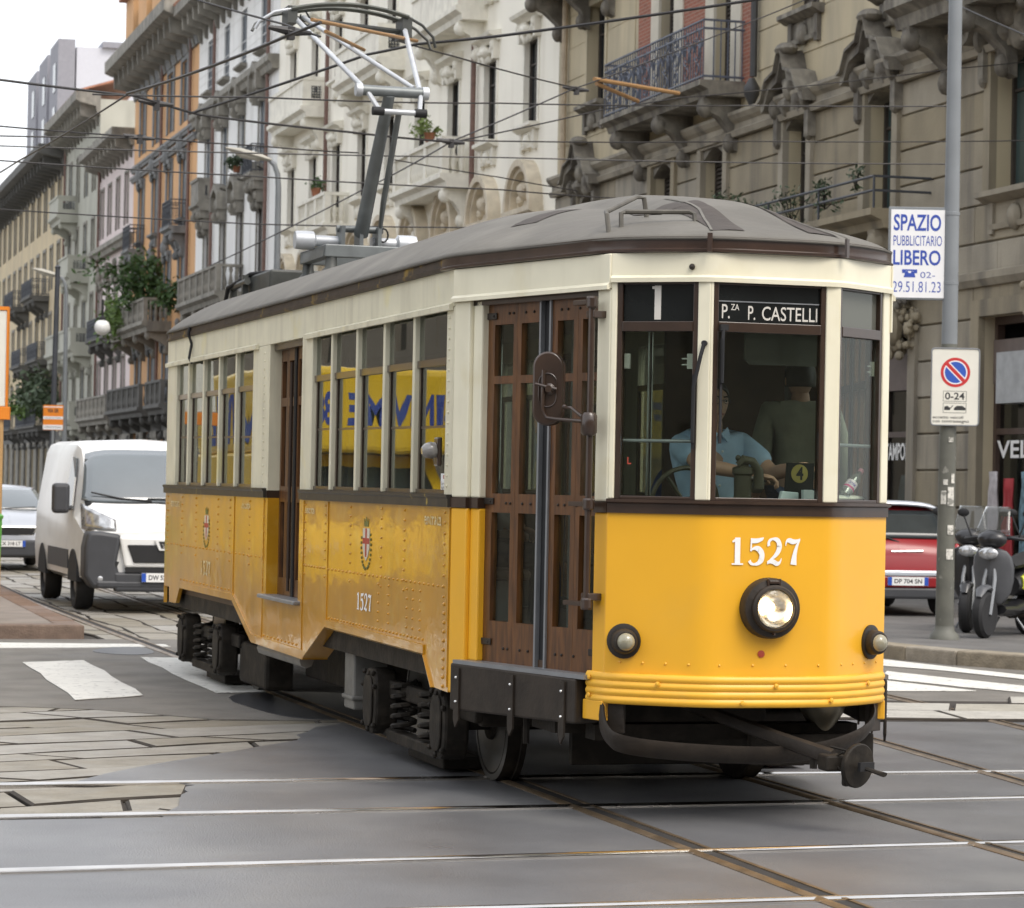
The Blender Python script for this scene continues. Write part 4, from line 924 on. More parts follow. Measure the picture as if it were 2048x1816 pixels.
GLY = {'1': [[(.5, 0, .26), (.5, 1, .26)], [(.2, .84, .05), (.36, .9, .1), (.5, .97, .06)], [(.18, .025, .05), (.82, .025, .05)]],
       '5': [bez([(.2, .90, .15), (.5, .86, .17), (.75, .93, .12), (.9, .96, .1), (.93, 1.02, .02)], 8), [(.24, .95, .07), (.22, .5, .08)], bez([(.2, .52, .03), (.42, .68, .1), (.66, .58, .2), (.95, .42, .26), (.80, .2, .24), (.66, .02, .12), (.4, .02, .07), (.2, .02, .1), (.14, .16, .14)])],
       '2': [bez([(.2, .70, .14), (.12, .92, .12), (.42, .965, .07), (.78, .98, .2), (.80, .70, .24), (.78, .45, .2), (.42, .26, .09), (.2, .14, .06), (.12, .03, .04)]), bez([(.12, .08, .08), (.35, .20, .16), (.6, .07, .16), (.85, 0, .1), (.92, .26, .03)])],
       '7': [bez([(.12, .72, .03), (.12, .98, .1), (.4, .90, .17), (.65, .82, .17), (.95, .98, .03)]), bez([(.93, .95, .06), (.62, .62, .14), (.58, .02, .30)])]}
def digits(F, s_, u0, u1, z0, z1, n, m, par):
    b = MB(); k = len(s_); w_ = (u1 - u0) / k
    for i, ch in enumerate(s_):
        for k_, st in enumerate(GLY[ch]): ribbon(b, F, u0 + w_ * (i + .02), u0 + w_ * (i + .98), z0, z1, [(x, y, q * 1.18) for x, y, q in st], n + .0006 * k_)
    return b.build('fleet_number', m, par)
digits(F2, '1527', .115, .505, 1.30, 1.435, .0042, mWhiteP, TR)
digits(SF, '1527', 2.15, 1.76, .885, .99, .003, mWhiteP, TR); digits(SF, '1527', 7.50, 7.07, .905, 1.02, .003, mFade, TR)
text(SF, 'entrata', .56, .19, 1.44, 1.50, .003, mFade, TR, .01); text(SF, 'uscita', 3.66, 3.38, 1.455, 1.505, .003, mFade, TR, .01); text(SF, 'uscita', 5.86, 5.54, 1.455, 1.51, .003, mFade, TR, .01); text(SF, 'entrata', 8.95, 8.5, 1.43, 1.49, .003, mFade, TR, .01)
nb = MB().fb(SF, .186, .33, 1.62, 1.73, -.035, -.028).build('notice', mWhiteP, TR); text(SF, 'E', .28, .24, 1.70, 1.72, -.0275, mRed, nb, .02); text(SF, 'Servizio', .32, .20, 1.665, 1.685, -.0275, mBrown, nb); text(SF, 'biglietto', .32, .20, 1.64, 1.66, -.0275, mBrown, nb)
lp = MB().fb(SF, .20, .28, 1.77, 1.93, .002, .03).build('side_lamp', mBrown, TR, bevel=.008); MB().lathe(SF.P(.24, 1.86, .03), (-1, 0, -.1), [(.042, 0), (.048, .03), (.04, .06), (.02, .08)], 14).build('lens', mat('frosted_lens', (.22, .21, .2), .12, var=.3, vs=30, coat=.8), lp, smooth=True)

# front platform: entrance side
def platform(F, near):
    sgn = 1
    MB().fb(F, 0, .16, 1.60, 2.67, -.06, .003).build('post', mCream, TR, bevel=.01); MB().fb(F, 0, .16, .535, 1.545, -.06, .002).build('side_panel', mYel, TR, bevel=.01); MB().fb(F, 0, .16, 1.545, 1.60, -.06, .008).build('belt_rail', mBrown, TR)
    MB().fb(F, .16, .25, 1.60, 2.67, -.12, -.02).build('jamb', mCream, TR, bevel=.01); MB().fb(F, .16, .25, .72, 1.545, -.12, -.022).build('jamb', mYel, TR, bevel=.01); MB().fb(F, .16, .25, 1.545, 1.60, -.12, -.012).build('jamb', mBrown, TR)
    MB().fb(F, 0, LD, 2.67, 2.846, -.06, .014).build('letterboard', mCream, TR, bevel=.006); MB().prof(F, .0, LD, [(.014, 2.665), (.03, 2.665), (.03, 2.685), (.014, 2.70)]).build('drip_strip', mCream, TR)
    MB().fb(F, 1.38, LD, 1.60, 2.67, -.06, .004).build('post', mCream, TR, bevel=.01); MB().fb(F, 1.38, LD, .50, 1.545, -.06, .0).build('side_panel', mYel, TR, bevel=.01); MB().fb(F, 1.38, LD, 1.545, 1.60, -.06, .008).build('belt_rail', mBrown, TR)
    PZ = [(.942, 1.524), (1.626, 2.215), (2.257, 2.533)]
    for u0, u1, a, c in ((.25, .538, .315, .50), (.54, .766, .578, .748), (.876, 1.113, .924, 1.073), (1.115, 1.378, 1.156, 1.355)):
        d = leaf('door_leaf', F, u0, u1, .72, 2.64, [(a, c, z0, z1) for z0, z1 in PZ], -.10, -.062, mWood, TR, mGlF)
    for a in (.766, .86): MB().fb(F, a, a + .016, .72, 2.64, -.105, -.05).build('door_edge', mGrey, TR)
    MB().fb(F, .784, .858, .72, 2.64, -.11, -.075).build('door_seal', mRub, TR)
    MB().fb(F, .16, 1.38, 2.64, 2.668, -.12, -.02).build('door_header', mBrown, TR)
    for u0, z in ((.24, 2.58), (.24, 1.585), (.24, .83), (1.27, 1.585), (1.27, .83)): 
        h = MB().fb(F, u0, u0 + .10, z - .018, z + .018, -.06, -.052).build('hinge', mDkB, TR, bevel=.004)
        MB().ball(F.P(u0 + .075, z, -.052), .008, 6, 4).build('bolt', mDkB, h)
    bt = MB()
    for u0 in (.46, .5, .62, .70, .96, 1.02, 1.13): 
        for z in (1.575, .80, 2.59): bt.ball(F.P(u0, z, -.06), .008, 6, 4)
    bt.build('bolts', mDkB, TR, kind='stuff')
    # brown step box
    st = MB().prism(F, [(.10, .705), (1.31, .70), (1.31, .47), (.10, .45)], -.1, .05).build('step_box', mDkB, TR, bevel=.012)
    for u0 in (.16, .70, 1.18): MB().prism(F, [(u0, .68), (u0 + .05, .68), (u0 + .05, .40), (u0 + .02, .36), (u0, .40)], .051, .062).build('strap', mDkB, st); MB().ball(F.P(u0 + .025, .63, .062), .009, 6, 4).ball(F.P(u0 + .025, .5, .062), .009, 6, 4).build('bolt', mChr, st)
    MB().fb(F, .12, 1.38, .700, .722, -.14, .045).build('step_tread', mGrey, TR)
platform(DF, True); platform(DFR, False)
# handrail rod with brackets, mirror
rod = MB().tube([DF.P(1.435, z, .075) for z in (1.06, 1.5, 2.0, 2.62)], .017, 10).build('handrail_rod', mBrown, TR, smooth=True)
for z, a in ((2.60, 1.30), (1.585, 1.29), (1.085, 1.26)): MB().fb(DF, a, 1.45, z - .012, z + .012, .045, .10).lathe(DF.P(1.435, z - .03, .075), (0, 0, 1), [(.026, 0), (.03, .01), (.03, .05), (.026, .06)], 10).build('bracket', mBrown, rod, bevel=.003)
for z in (2.54, 1.12): MB().fb(DF, 1.39, 1.46, z - .018, z + .018, .0, .08).build('bracket', mBrown, rod, bevel=.004)
MB().tube([DF.P(1.44, 2.0, .09), DF.P(1.33, 2.07, .12), DF.P(1.27, 2.07, .12)], .009, 6).ball(DF.P(1.27, 2.075, .12), .014, 8, 6).lathe(DF.P(1.435, 1.93, .08), (0, 0, 1), [(.03, 0), (.042, .015), (.042, .1), (.03, .115)], 12).build('rod_lever', mBrown, rod, smooth=True)
mf = Fr(DF.P(1.175, 0, .16), (.90, -.436)); mp_ = DF.P(1.175, 0, .16)
cap = [(x, 2.278 + y) for x, y in arc(0, 0, .079, 0, 180, 14)] + [(x, 2.057 + y) for x, y in arc(0, 0, .079, 180, 360, 14)]
mir = MB().prism(mf, cap, -.085, 0).build('mirror', mBrown, TR, bevel=.01, smooth=True)
MB().prism(mf, [(x * .93, 2.167 + (z - 2.167) * .96) for x, z in cap], -.089, -.086).build('mirror_glass', mChr, mir)
MB().tube([mf.P(x, z, .004) for x, z in arc(0, 2.2, .045, 0, 180, 10) + arc(0, 2.12, .045, 180, 360, 10)], .0035, 5, closed=True).build('rim_wire', mBrown, mir)
MB().tube([mf.P(-.02, 2.26, .02), mf.P(-.02, 2.18, .025), mf.P(-.02, 2.06, .03), mf.P(-.0, 2.02, .03), mf.P(.05, 2.012, .03), DF.P(1.43, 2.0, .10)], .0095, 8).lathe(mf.P(.01, 2.165, .0), mf.n, [(.03, 0), (.03, .02), (.018, .03), (.018, .045)], 10).tube([mf.P(-.06, 2.19, .03), mf.P(.0, 2.175, .035), mf.P(.05, 2.165, .03)], .008, 6).build('mirror_arm', mBrown, mir, smooth=True)

# front panel, belt, letterboard, pillars
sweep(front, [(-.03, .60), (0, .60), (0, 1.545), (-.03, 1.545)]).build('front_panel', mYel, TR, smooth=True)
sweep(front, [(-.03, 1.545), (.012, 1.545), (.012, 1.592), (.03, 1.600), (.03, 1.616), (-.06, 1.616), (-.06, 1.545)]).build('front_belt', mBrown, TR, smooth=True)
sweep(front, [(-.04, 2.722), (.004, 2.722), (.004, 2.846), (-.04, 2.846)]).build('front_letterboard', mCream, TR, smooth=True)
sweep(front, [(.004, 2.700), (.020, 2.700), (.022, 2.722), (.004, 2.735)]).build('drip_strip', mCream, TR, smooth=True)
for F, a, c in ((F1, .452, L1), (F2, .0, .016), (F2, .618, .69), (F3, .0, .012), (F3, .452, L1), (F1, .0, .03)): MB().fb(F, a, c, 1.616, 2.722, -.05, .003).build('pillar', mCream, TR, bevel=.006)
MB().fb(F3, L1, L1 + .012, 2.50, 2.846, -.05, .012).build('corner_strip', mCream, TR, bevel=.003)
fr = MB()
bt = MB()
for F, L_ in ((F1, L1), (F2, .69), (F3, L1)):
    for i in range(4): bt.ball(F.P(.08 + i * (L_ - .16) / 3, .80, 0), .007, 6, 4)
bt.build('bolts', mYel, TR, kind='stuff')
def fwin(F, a, c, par=TR):
    t = .026
    w_ = MB().fb(F, a, a + t, 1.616, 2.71, -.045, -.004).fb(F, c - t, c, 1.616, 2.71, -.045, -.004).fb(F, a + t, c - t, 2.455, 2.505, -.045, -.001).fb(F, a + t, c - t, 1.616, 1.632, -.045, -.006).fb(F, a + t, c - t, 2.69, 2.71, -.045, -.006).build('front_window', mBrown, par, bevel=.003)
    MB().fb(F, a + t, c - t, 1.632, 2.455, -.032, -.027).build('pane', mGlF, w_)
    return w_
w1 = fwin(F1, .032, .452); w2 = fwin(F2, .018, .618); w3 = fwin(F3, .012, .452)
MB().fb(F1, .058, .426, 2.505, 2.69, -.034, -.026).build('destination_pane', mGlDest, w1); MB().fb(F2, .044, .592, 2.505, 2.69, -.034, -.026).build('destination_pane', mGlDest, w2)
MB().fb(F3, .038, .426, 2.505, 2.69, -.034, -.029).build('upper_pane', glass('grimy_glass', (.30, .36, .33), .06, .05, dust=.25), w3)
mDest = mat('destination_white', (.62, .59, .53), .6, var=.05)
MB().fb(F1, .218, .252, 2.515, 2.685, -.0255, -.0245).fb(F1, .205, .218, 2.668, 2.682, -.0255, -.0245).build('route_number', mDest, w1)
text(F2, 'P.', .068, .110, 2.523, 2.594, -.025, mDest, w2, .005); text(F2, 'ZA', .116, .160, 2.566, 2.596, -.025, mDest, w2, .005); text(F2, 'P.', .208, .246, 2.520, 2.590, -.025, mDest, w2, .005); text(F2, 'CASTELLI', .282, .580, 2.520, 2.590, -.025, mDest, w2, .005)
MB().fb(F2, .046, .590, 2.606, 2.612, -.0258, -.022).build('sign_edge', mGrey, w2)
for F, w_ in ((F1, w1), (F3, w3)): MB().tube([F.P(.05, 1.909, -.055), F.P(.43, 1.909, -.055)], .009, 8).build('guard_bar', mGrey, w_)
for F, us_ in ((F1, (.062, .39)), (F3, (.405,))):
    for u_ in us_: MB().fb(F, u_, u_ + .028, 2.27, 2.345, -.05, -.034).tube([F.P(u_ + (.03 if u_ < .2 else -.03), 2.29, -.045), F.P(u_ + .014, 2.29, -.045)], .004, 5).tube([F.P(u_ + (.03 if u_ < .2 else -.03), 2.32, -.045), F.P(u_ + .014, 2.32, -.045)], .004, 5).build('sash_catch', mat('catch_grey', (.45, .44, .40), .4, metal=.3), TR)
text(F1, 'L', .09, .11, 1.79, 1.825, -.0265, mRed, w1, .02)
MB().tube([SF.P(8.05, 2.92, .03), SF.P(8.06, 2.86, .04), SF.P(8.06, 2.78, .012), SF.P(8.04, 2.66, .034), SF.P(8.02, 2.62, .01)], .012, 6).build('side_cable', mRub, TR)
# wipers
wp = MB().tube([F1.P(.492, 2.40, .015), F1.P(.478, 2.33, .03), F1.P(.445, 2.18, .03), F1.P(.44, 1.9, .018)], .010, 6).lathe(F1.P(.492, 2.395, .0), F1.n, [(.014, 0), (.014, .025)], 10).fb(F1, .432, .448, 1.87, 2.24, .004, .014).build('wiper', mRub, TR)
wp = MB().tube([F2.P(.062, 2.475, .02), F2.P(.055, 2.42, .03), F2.P(.058, 2.2, .022)], .009, 6).fb(F2, .05, .062, 1.90, 2.42, .004, .016).fb(F2, .045, .085, 2.46, 2.49, .0, .03).build('wiper', mRub, TR)
# headlamp and marker lamps
hl = MB().lathe(F2.P(.332, 1.086, 0), F2.n, [(.152, 0), (.152, .05), (.145, .068), (.118, .075), (.118, .10), (.11, .11), (.098, .112), (.096, .088), (.096, .03), (.05, .02), (.001, .015)], 40).build('headlamp', mDkB, TR, smooth=True)
MB().lathe(F2.P(.332, 1.086, .03), F2.n, [(.012, 0), (.05, .012), (.08, .035), (.094, .062)], 32, cap=False).build('reflector', mChr, hl, smooth=True)
MB().ball(F2.P(.318, 1.092, .062), (.026, .024, .027), 10, 8).build('bulb', mat('lit_bulb', (1, .8, .5), .3, var=0, emit=(1, .70, .36, 14)), hl, smooth=True)
MB().lathe(F2.P(.332, 1.086, .088), F2.n, [(.096, 0), (.09, .014), (.06, .028), (.03, .033), (.001, .034)], 32, cap=False).build('lens', glass('headlamp_lens', (.99, .97, .92), .035, .05, wav=.003, ws=26), hl, smooth=True)
MB().fb(F2, .296, .306, 1.19, 1.235, .07, .085).fb(F2, .358, .368, 1.19, 1.235, .07, .085).fb(F2, .306, .358, 1.21, 1.225, .075, .088).fb(F2, .327, .337, .955, .985, .07, .10).build('clasp', mBrown, hl, bevel=.002)
for F, u in ((F1, .10), (F3, .37)):
    la = (F.n * .35 + Vector((0, -.65, 0))).normalized(); lo = F.P(u, .905, 0); MB().lathe(lo, F.n, [(.088, -.01), (.088, .012), (.07, .018), (.001, .018)], 28).build('lamp_base', mDkB, TR, smooth=True)
    l = MB().lathe(lo - la * .02, la, [(.068, 0), (.066, .03), (.06, .095), (.052, .105), (.046, .106), (.001, .104)], 28).build('marker_lamp', mDkB, TR, smooth=True)
    MB().lathe(lo + la * .082, la, [(.045, 0), (.042, .016), (.026, .032), (.001, .038)], 20).build('lens', mat('cloudy_lens', (.30, .28, .20), .12, var=.2, vs=20, coat=.5), l, smooth=True)
MB().lathe(F2.P(.300, .857, 0), F2.n, [(.018, 0), (.018, .006), (.001, .008)], 14).build('red_reflector', mRed, TR, smooth=True)
MB().ball(F1.P(.42, 2.775, .01), .016, 8, 6).build('small_socket', mDkB, TR)
# ribbed bumper
bp_ = [(.372, -1.30), (.398, -1.40), (.435, -1.475), (.60, -1.615), (.83, -1.752), (1.0, -1.775), (1.175, -1.78), (1.35, -1.775), (1.52, -1.752), (1.75, -1.615), (1.915, -1.475), (1.952, -1.40), (1.978, -1.30)]
bp_ = [tuple(v) for v in chaikin(bp_, 2, False)]
pr = [(-.02, .590), (.0, .590)] + [(.004 + .0075 * abs(math.sin(math.pi * i / 8)), .592 + .150 * i / 32) for i in range(33)] + [(0, .745), (-.02, .745)]
sweep(bp_, pr).build('bumper', mYelB, TR, smooth=True)
bt = MB()
for i, z in ((3, .715), (3, .625), (14, .70), (22, .615), (26, .70), (33, .625), (38, .70)):
    if i < len(bp_) - 1:
        d = Vector(bp_[i + 1]) - Vector(bp_[i]); n = Vector((d.y, -d.x)).normalized(); bt.lathe((bp_[i][0] + n.x * .016, bp_[i][1] + n.y * .016, z), (n.x, n.y, 0), [(.013, 0), (.012, .005), (.001, .008)], 10)
bt.build('bumper_bolts', mYelB, TR, kind='stuff')
MB().fb(DF, 1.325, LD, .50, .60, -.05, .012).build('skirt_end', mYel, TR, bevel=.006); MB().fb(DFR, 1.325, LD, .50, .60, -.05, .012).build('skirt_end', mYel, TR, bevel=.006)
# life guard strap under the bumper, drawbar and coupler
strap = chaikin([Vector(p) for p in [(.42, -1.38, .58), (.40, -1.48, .45), (.45, -1.62, .385), (1.06, -1.72, .345), (1.42, -1.72, .355), (1.72, -1.62, .42), (1.86, -1.50, .49), (1.86, -1.44, .59)]], 3, False)
b = MB()
for d in (0, 1): pass
b.tube(strap, .058, 8, flat=(.28, 1.0)).build('life_guard', mDkB, TR, smooth=True)
MB().fb(F1, -.02, .10, .44, .60, -.05, -.02).build('guard_bracket', mDkB, TR, bevel=.005); MB().fb(F3, L1 - .1, L1 + .02, .44, .60, -.05, -.02).build('guard_bracket', mDkB, TR, bevel=.005)
cp = MB().tube([(.98, -1.05, .56), (1.25, -1.72, .43), (1.41, -2.02, .365)], [.028, .032, .036], 8, flat=(.7, 1.2)).build('drawbar', mDkB, TR, smooth=True)
cn = Vector((.42, -.90, -.10)).normalized(); cc = Vector((1.50, -2.16, .335))
MB().lathe(cc - cn * .03, cn, [(.03, -.06), (.05, -.03), (.107, -.006), (.110, 0), (.110, .014), (.104, .02), (.001, .02)], 30).build('coupler_head', mGrime, cp, smooth=True)
MB().add([cc + Vector(q) for q in ((-.03, -.03, -.02), (.055, -.005, -.02), (.055, -.005, .022), (-.03, -.03, .022))], [(0, 1, 2, 3)]).build('coupler_slot', mRub, cp, thick=.02)
MB().tube([cc + Vector((0, 0, 0)), cc + cn * .09 + Vector((.01, 0, -.012)), cc + cn * .135 + Vector((.01, 0, -.014))], [.02, .02, .026], 8, flat=(1, .5)).build('coupler_tongue', mGrime, cp, smooth=True)
MB().box(cc + Vector((-.16, .05, -.03)), cc + Vector((-.05, .17, .05))).box(cc + Vector((-.08, .02, -.10)), cc + Vector((-.04, .06, -.02))).build('coupler_body', mGrime, cp, bevel=.012)
MB().tube([cc + Vector(q) for q in ((-.12, .1, .09), (-.06, .04, .075), (-.05, .0, .02), (-.09, .04, -.02), (-.12, .08, .03), (-.08, .03, .07))], .006, 5).build('chain', mGrime, cp)
MB().cyl((1.36, -1.9, .36), (1.36, -1.9, .30), .02, n=8).build('pin', mGrime, cp)

# gutter and roof
plan = [(0, 0), (.415, -1.44), (.83, -1.75), (1.52, -1.75), (1.935, -1.44), (2.35, 0), (2.35, 9.236), (1.935, 10.65), (1.52, 10.96), (.83, 10.96), (.415, 10.65), (0, 9.236)]
def fine(pl_, step=.35):
    out = []
    n = len(pl_)
    for i in range(n):
        a, b = Vector(pl_[i]), Vector(pl_[(i + 1) % n]); k = max(1, round((b - a).length / step)); out += [a.lerp(b, j / k) for j in range(k)]
    return out
ol = [tuple(v) for v in chaikin(fine(plan), 3)]
cut = [p for p in ol if p[1] < .35]
i0 = min(range(len(ol)), key=lambda i: (ol[i][0] > .5, abs(ol[i][1] - .18)))
ol = ol[i0:] + ol[:i0]
ncut = next(i for i, p in enumerate(ol) if p[0] > 1.5 and p[1] > .18)
fpath = ol[:ncut + 1]; spath = ol[ncut:] + [ol[0]]
sweep(fpath, [(.004, 2.846), (.034, 2.850), (.036, 2.862), (.026, 2.868), (.026, 2.918), (.03, 2.925), (-.05, 2.925), (-.05, 2.846)]).build('front_gutter', mGutF, TR, smooth=True)
sweep(spath, [(.004, 2.846), (.026, 2.848), (.03, 2.868), (.02, 2.872), (.02, 2.918), (-.05, 2.918), (-.05, 2.846)]).build('side_gutter', mGut, TR, smooth=True)
for u in (.515,): MB().fb(F1, L1 - .012, L1 + .012, 2.846, 2.94, .03, .044).build('gutter_clip', mGutF, TR); MB().fb(F3, -.012, .012, 2.846, 2.94, .03, .044).build('gutter_clip', mGutF, TR)
rows = []; HR = .385
bulge = lambda p: 0.075 * max(0, 1 - ((p[0] - 1.175) / .36) ** 2) ** 1.2 * max(0, min(1, (p[1] + 1.72) / .5)) * max(0, min(1, (1.3 - p[1]) / .9))
NV = 40
for v in range(NV + 1):
    t = v / NV; row = []
    for p in ol:
        S = Vector((1.175, max(.15, min(9.0, p[1])))); O = Vector(p); d = (O - S).normalized(); O = O + d * .038
        q = O.lerp(S, t); hf = 1 - .40 * (lambda a: a * a * (3 - 2 * a))(max(0, min(1, (1.3 - q.y) / 2.3))); z = 2.920 + HR * hf * (1 - (1 - t) ** 2.6) + .012 * math.sin(min(1, t * 14) * math.pi / 2)
        z += .085 * max(0, 1 - ((q.x - 1.22) / .33) ** 2) ** .8 * (lambda a: a * a * (3 - 2 * a))(max(0, min(1, (q.y + 1.55) / .75))) * max(0, min(1, (1.9 - q.y) / 1.6)) * (1 if t > .2 else t * 5)
        row.append(Vector((q.x, q.y, z)))
    rows.append(row + [row[0]])
MB().grid(rows).build('roof', mRoof, TR, smooth=True, thick=.012)
_rv = [p for r in rows for p in r if p.y < 2]
def roofz(x, y):
    q = sorted(((p.x - x) ** 2 + (p.y - y) ** 2, p.z) for p in _rv)[:7]
    ws_ = [1 / (d + 1e-5) for d, _ in q]; return sum(w_ * z for w_, (_, z) in zip(ws_, q)) / sum(ws_)
def roof_strip(pts, wd, m, nm, h=.004):
    b = MB(); L_ = []; Rr = []; P = [Vector(p) for p in pts]; PP = []
    for a, c in zip(P, P[1:]): PP += [a.lerp(c, i / 10) for i in range(10)]
    PP.append(P[-1])
    for i, p in enumerate(PP):
        d = (PP[min(i + 1, len(PP) - 1)] - PP[max(i - 1, 0)]).normalized(); n = Vector((d.y, -d.x)) * wd / 2
        for l_, q in ((L_, p + n), (Rr, p - n)): l_.append(Vector((q.x, q.y, roofz(q.x, q.y) + h)))
    b.grid([[Vector((lerp(a.x, c.x, f), lerp(a.y, c.y, f), roofz(lerp(a.x, c.x, f), lerp(a.y, c.y, f)) + h)) for a, c in zip(L_, Rr)] for f in ((0, .25, .5, .75, 1) if wd > .05 else (0, 1))]); return b.build(nm, m, TR, smooth=True)
for q in ([(.86, -1.66), (1.0, -1.1), (1.06, -.4)], [(1.55, -1.66), (1.40, -1.1), (1.33, -.4)], [(1.62, -1.62), (1.62, -1.0), (1.6, -.3)]): roof_strip(q, .014, mRoof, 'roof_seam', .008)
roof_strip([(.75, -.75), (1.0, -.8)], .22, mRoofP, 'roof_patch'); roof_strip([(.35, -.1), (.75, .3)], .16, mRoofP, 'roof_patch'); roof_strip([(.95, -1.66), (.99, -1.2), (1.0, -.8)], .17, mRoofP, 'roof_patch'); roof_strip([(1.47, -1.64), (1.46, -1.2), (1.45, -.75)], .16, mRoofP, 'roof_patch')
def tb(pts, r, m, nm, par=TR, n=8): return MB().tube(pts, r, n).build(nm, m, par, smooth=True)
mRail2 = mat('grimy_rail', (.10, .092, .075), .6, var=.3, vs=12)
tb([(.44, -1.30, 2.96), (.435, -1.28, 3.055), (.45, -1.22, 3.075), (.69, -1.0, 3.185), (.735, -.99, 3.18), (.75, -1.0, 3.06)], .013, mRail2, 'roof_handrail')
tb([(.52, -1.26, 2.98), (.525, -1.24, 3.07), (.55, -1.23, 3.08), (.86, -1.33, 3.085), (.885, -1.34, 3.075), (.89, -1.36, 2.98)], .013, mRail2, 'roof_handrail')
# pantograph
mPan = mat('pantograph_grey', (.17, .185, .185), .42, metal=.3, var=.15, vs=8); mPanL = mat('pantograph_pale', (.52, .54, .56), .38, metal=.3, var=.1, vs=8); mPanD = mat('pantograph_dark', (.055, .058, .052), .5, var=.25, vs=9)
pa = MB().box((.80, 6.75, 3.44), (1.55, 6.83, 3.54)).box((.80, 7.6, 3.44), (1.55, 7.68, 3.54)).box((.80, 6.83, 3.44), (.88, 7.6, 3.54)).box((1.47, 6.83, 3.44), (1.55, 7.6, 3.54)).build('pantograph', mPan, TR, bevel=.008)
for x in (.86, 1.49):
    for y in (6.8, 7.63): MB().lathe((x, y, 3.20), (0, 0, 1), [(.05, 0), (.05, .05), (.075, .07), (.05, .1), (.075, .13), (.05, .16), (.045, .24)], 12).build('insulator', mPanD, pa, smooth=True)
for x in (.70, 1.60): MB().lathe((x, 7.2, 3.60), (1 if x < 1 else -1, 0, 0), [(.07, -.05), (.075, -.02), (.075, .1), (.045, .12), (.045, .3), (.05, .32)], 16).build('spring_drum', mPanL, pa, smooth=True)
MB().tube([(.98, 7.15, 3.70), (1.36, 7.15, 3.70)], .028, 10).box((1.0, 7.05, 3.54), (1.03, 7.25, 3.72)).box((1.15, 7.05, 3.54), (1.18, 7.25, 3.72)).box((1.3, 7.05, 3.54), (1.33, 7.25, 3.72)).build('pivot', mPan, pa, smooth=True)
MB().tube([(1.175, 7.12, 3.66), (1.175, 6.27, 4.68)], [.06, .045], 14).build('lower_arm', mPan, pa, smooth=True)
MB().tube([(1.33, 7.15, 3.62), (1.30, 6.9, 3.9), (1.24, 6.22, 4.53)], [.014, .024, .024], 8).build('control_rod', mPan, pa, smooth=True)
MB().tube([(1.33, 7.15, 3.55), (1.33, 7.12, 3.72)], .02, 8).tube([(1.36 + .04 * math.cos(a), 7.12, 3.66 + .055 * math.sin(a)) for a in [i * math.pi / 6 for i in range(12)]], .008, 5, closed=True).build('cable_loop', mRub, pa)
MB().tube([(.93, 6.27, 4.70), (1.46, 6.27, 4.70)], .042, 14).build('knee_bar', mPan, pa, smooth=True)
for x in (.93, 1.46): MB().lathe((x - .025, 6.27, 4.70), (1, 0, 0), [(.05, 0), (.052, .01), (.052, .04), (.05, .05)], 14).build('knee_cap', mPanL, pa, smooth=True)
MB().tube([(1.05, 6.2, 4.535), (1.43, 6.2, 4.535)], .022, 10).tube([(1.0, 6.25, 4.68), (1.08, 6.2, 4.54)], .02, 8).tube([(1.42, 6.25, 4.68), (1.40, 6.2, 4.54)], .02, 8).build('knee_link', mPanL, pa, smooth=True)
for x in (1.07, 1.41): MB().cyl((x - .045, 6.2, 4.535), (x + .045, 6.2, 4.535), .034, n=10).build('bush', mRub, pa, smooth=True)
MB().tube([(.96, 6.29, 4.73), (.74, 7.74, 5.46)], .022, 10).build('upper_arm', mPanL, pa, smooth=True)
MB().tube([(1.37, 6.29, 4.74), (.80, 7.74, 5.48)], .019, 10).build('upper_arm', mPanL, pa, smooth=True)
MB().tube([(1.42, 6.29, 4.73), (1.66, 7.74, 5.44)], .022, 10).build('upper_arm', mPanL, pa, smooth=True)
hd = []
for dy in (-.11, .11): MB().tube([(x, 7.8 + dy, 5.60 - .07 * ((x - 1.18) / .5) ** 2) for x in [.69 + i * .099 for i in range(11)]], .032, 8, flat=(1.2, .6)).build('contact_strip', mat('strip_olive', (.075, .08, .065), .5, var=.2), pa, smooth=True)
MB().tube([(.70, 7.8, 5.48), (1.68, 7.8, 5.42)], .022, 8).box((.66, 7.68, 5.42), (.74, 7.92, 5.56)).box((1.63, 7.68, 5.36), (1.71, 7.92, 5.53)).build('head_frame', mPanD, pa)
for dy in (-.11, .11):
    MB().tube([(.69, 7.8 + dy, 5.535), (.55, 7.8 + dy, 5.50), (.43, 7.8 + dy * .8, 5.42), (.40, 7.8 + dy * .6, 5.36)], .013, 8).build('horn', mPanL if dy < 0 else mPanD, pa, smooth=True)
    MB().tube([(1.68, 7.8 + dy, 5.53), (1.80, 7.8 + dy, 5.47), (1.90, 7.8 + dy * .8, 5.38), (1.925, 7.8 + dy * .6, 5.30)], .013, 8).build('horn', mPanD, pa, smooth=True)
MB().tube([(.78, 7.75, 5.5), (.77, 7.7, 5.44), (.83, 7.68, 5.40), (.86, 7.72, 5.46), (.82, 7.76, 5.54)], .008, 5).build('shunt_cable', mRub, pa)
rb = MB().box((.62, 8.0, 3.24), (1.45, 9.1, 3.42)).build('roof_box', mPanD, TR, bevel=.02)
MB().tube([(.55, 9.6, 3.2), (.52, 9.3, 3.34), (.62, 8.8, 3.43), (.8, 8.4, 3.44)], .018, 8).build('roof_cable', mRub, rb, smooth=True)
MB().box((.55, 8.8, 3.2), (.6, 8.86, 3.42)).box((.55, 9.3, 3.2), (.6, 9.36, 3.38)).tube([(.57, 8.7, 3.36), (.57, 9.5, 3.34)], .03, 8).build('resistor_rail', mPanD, rb)

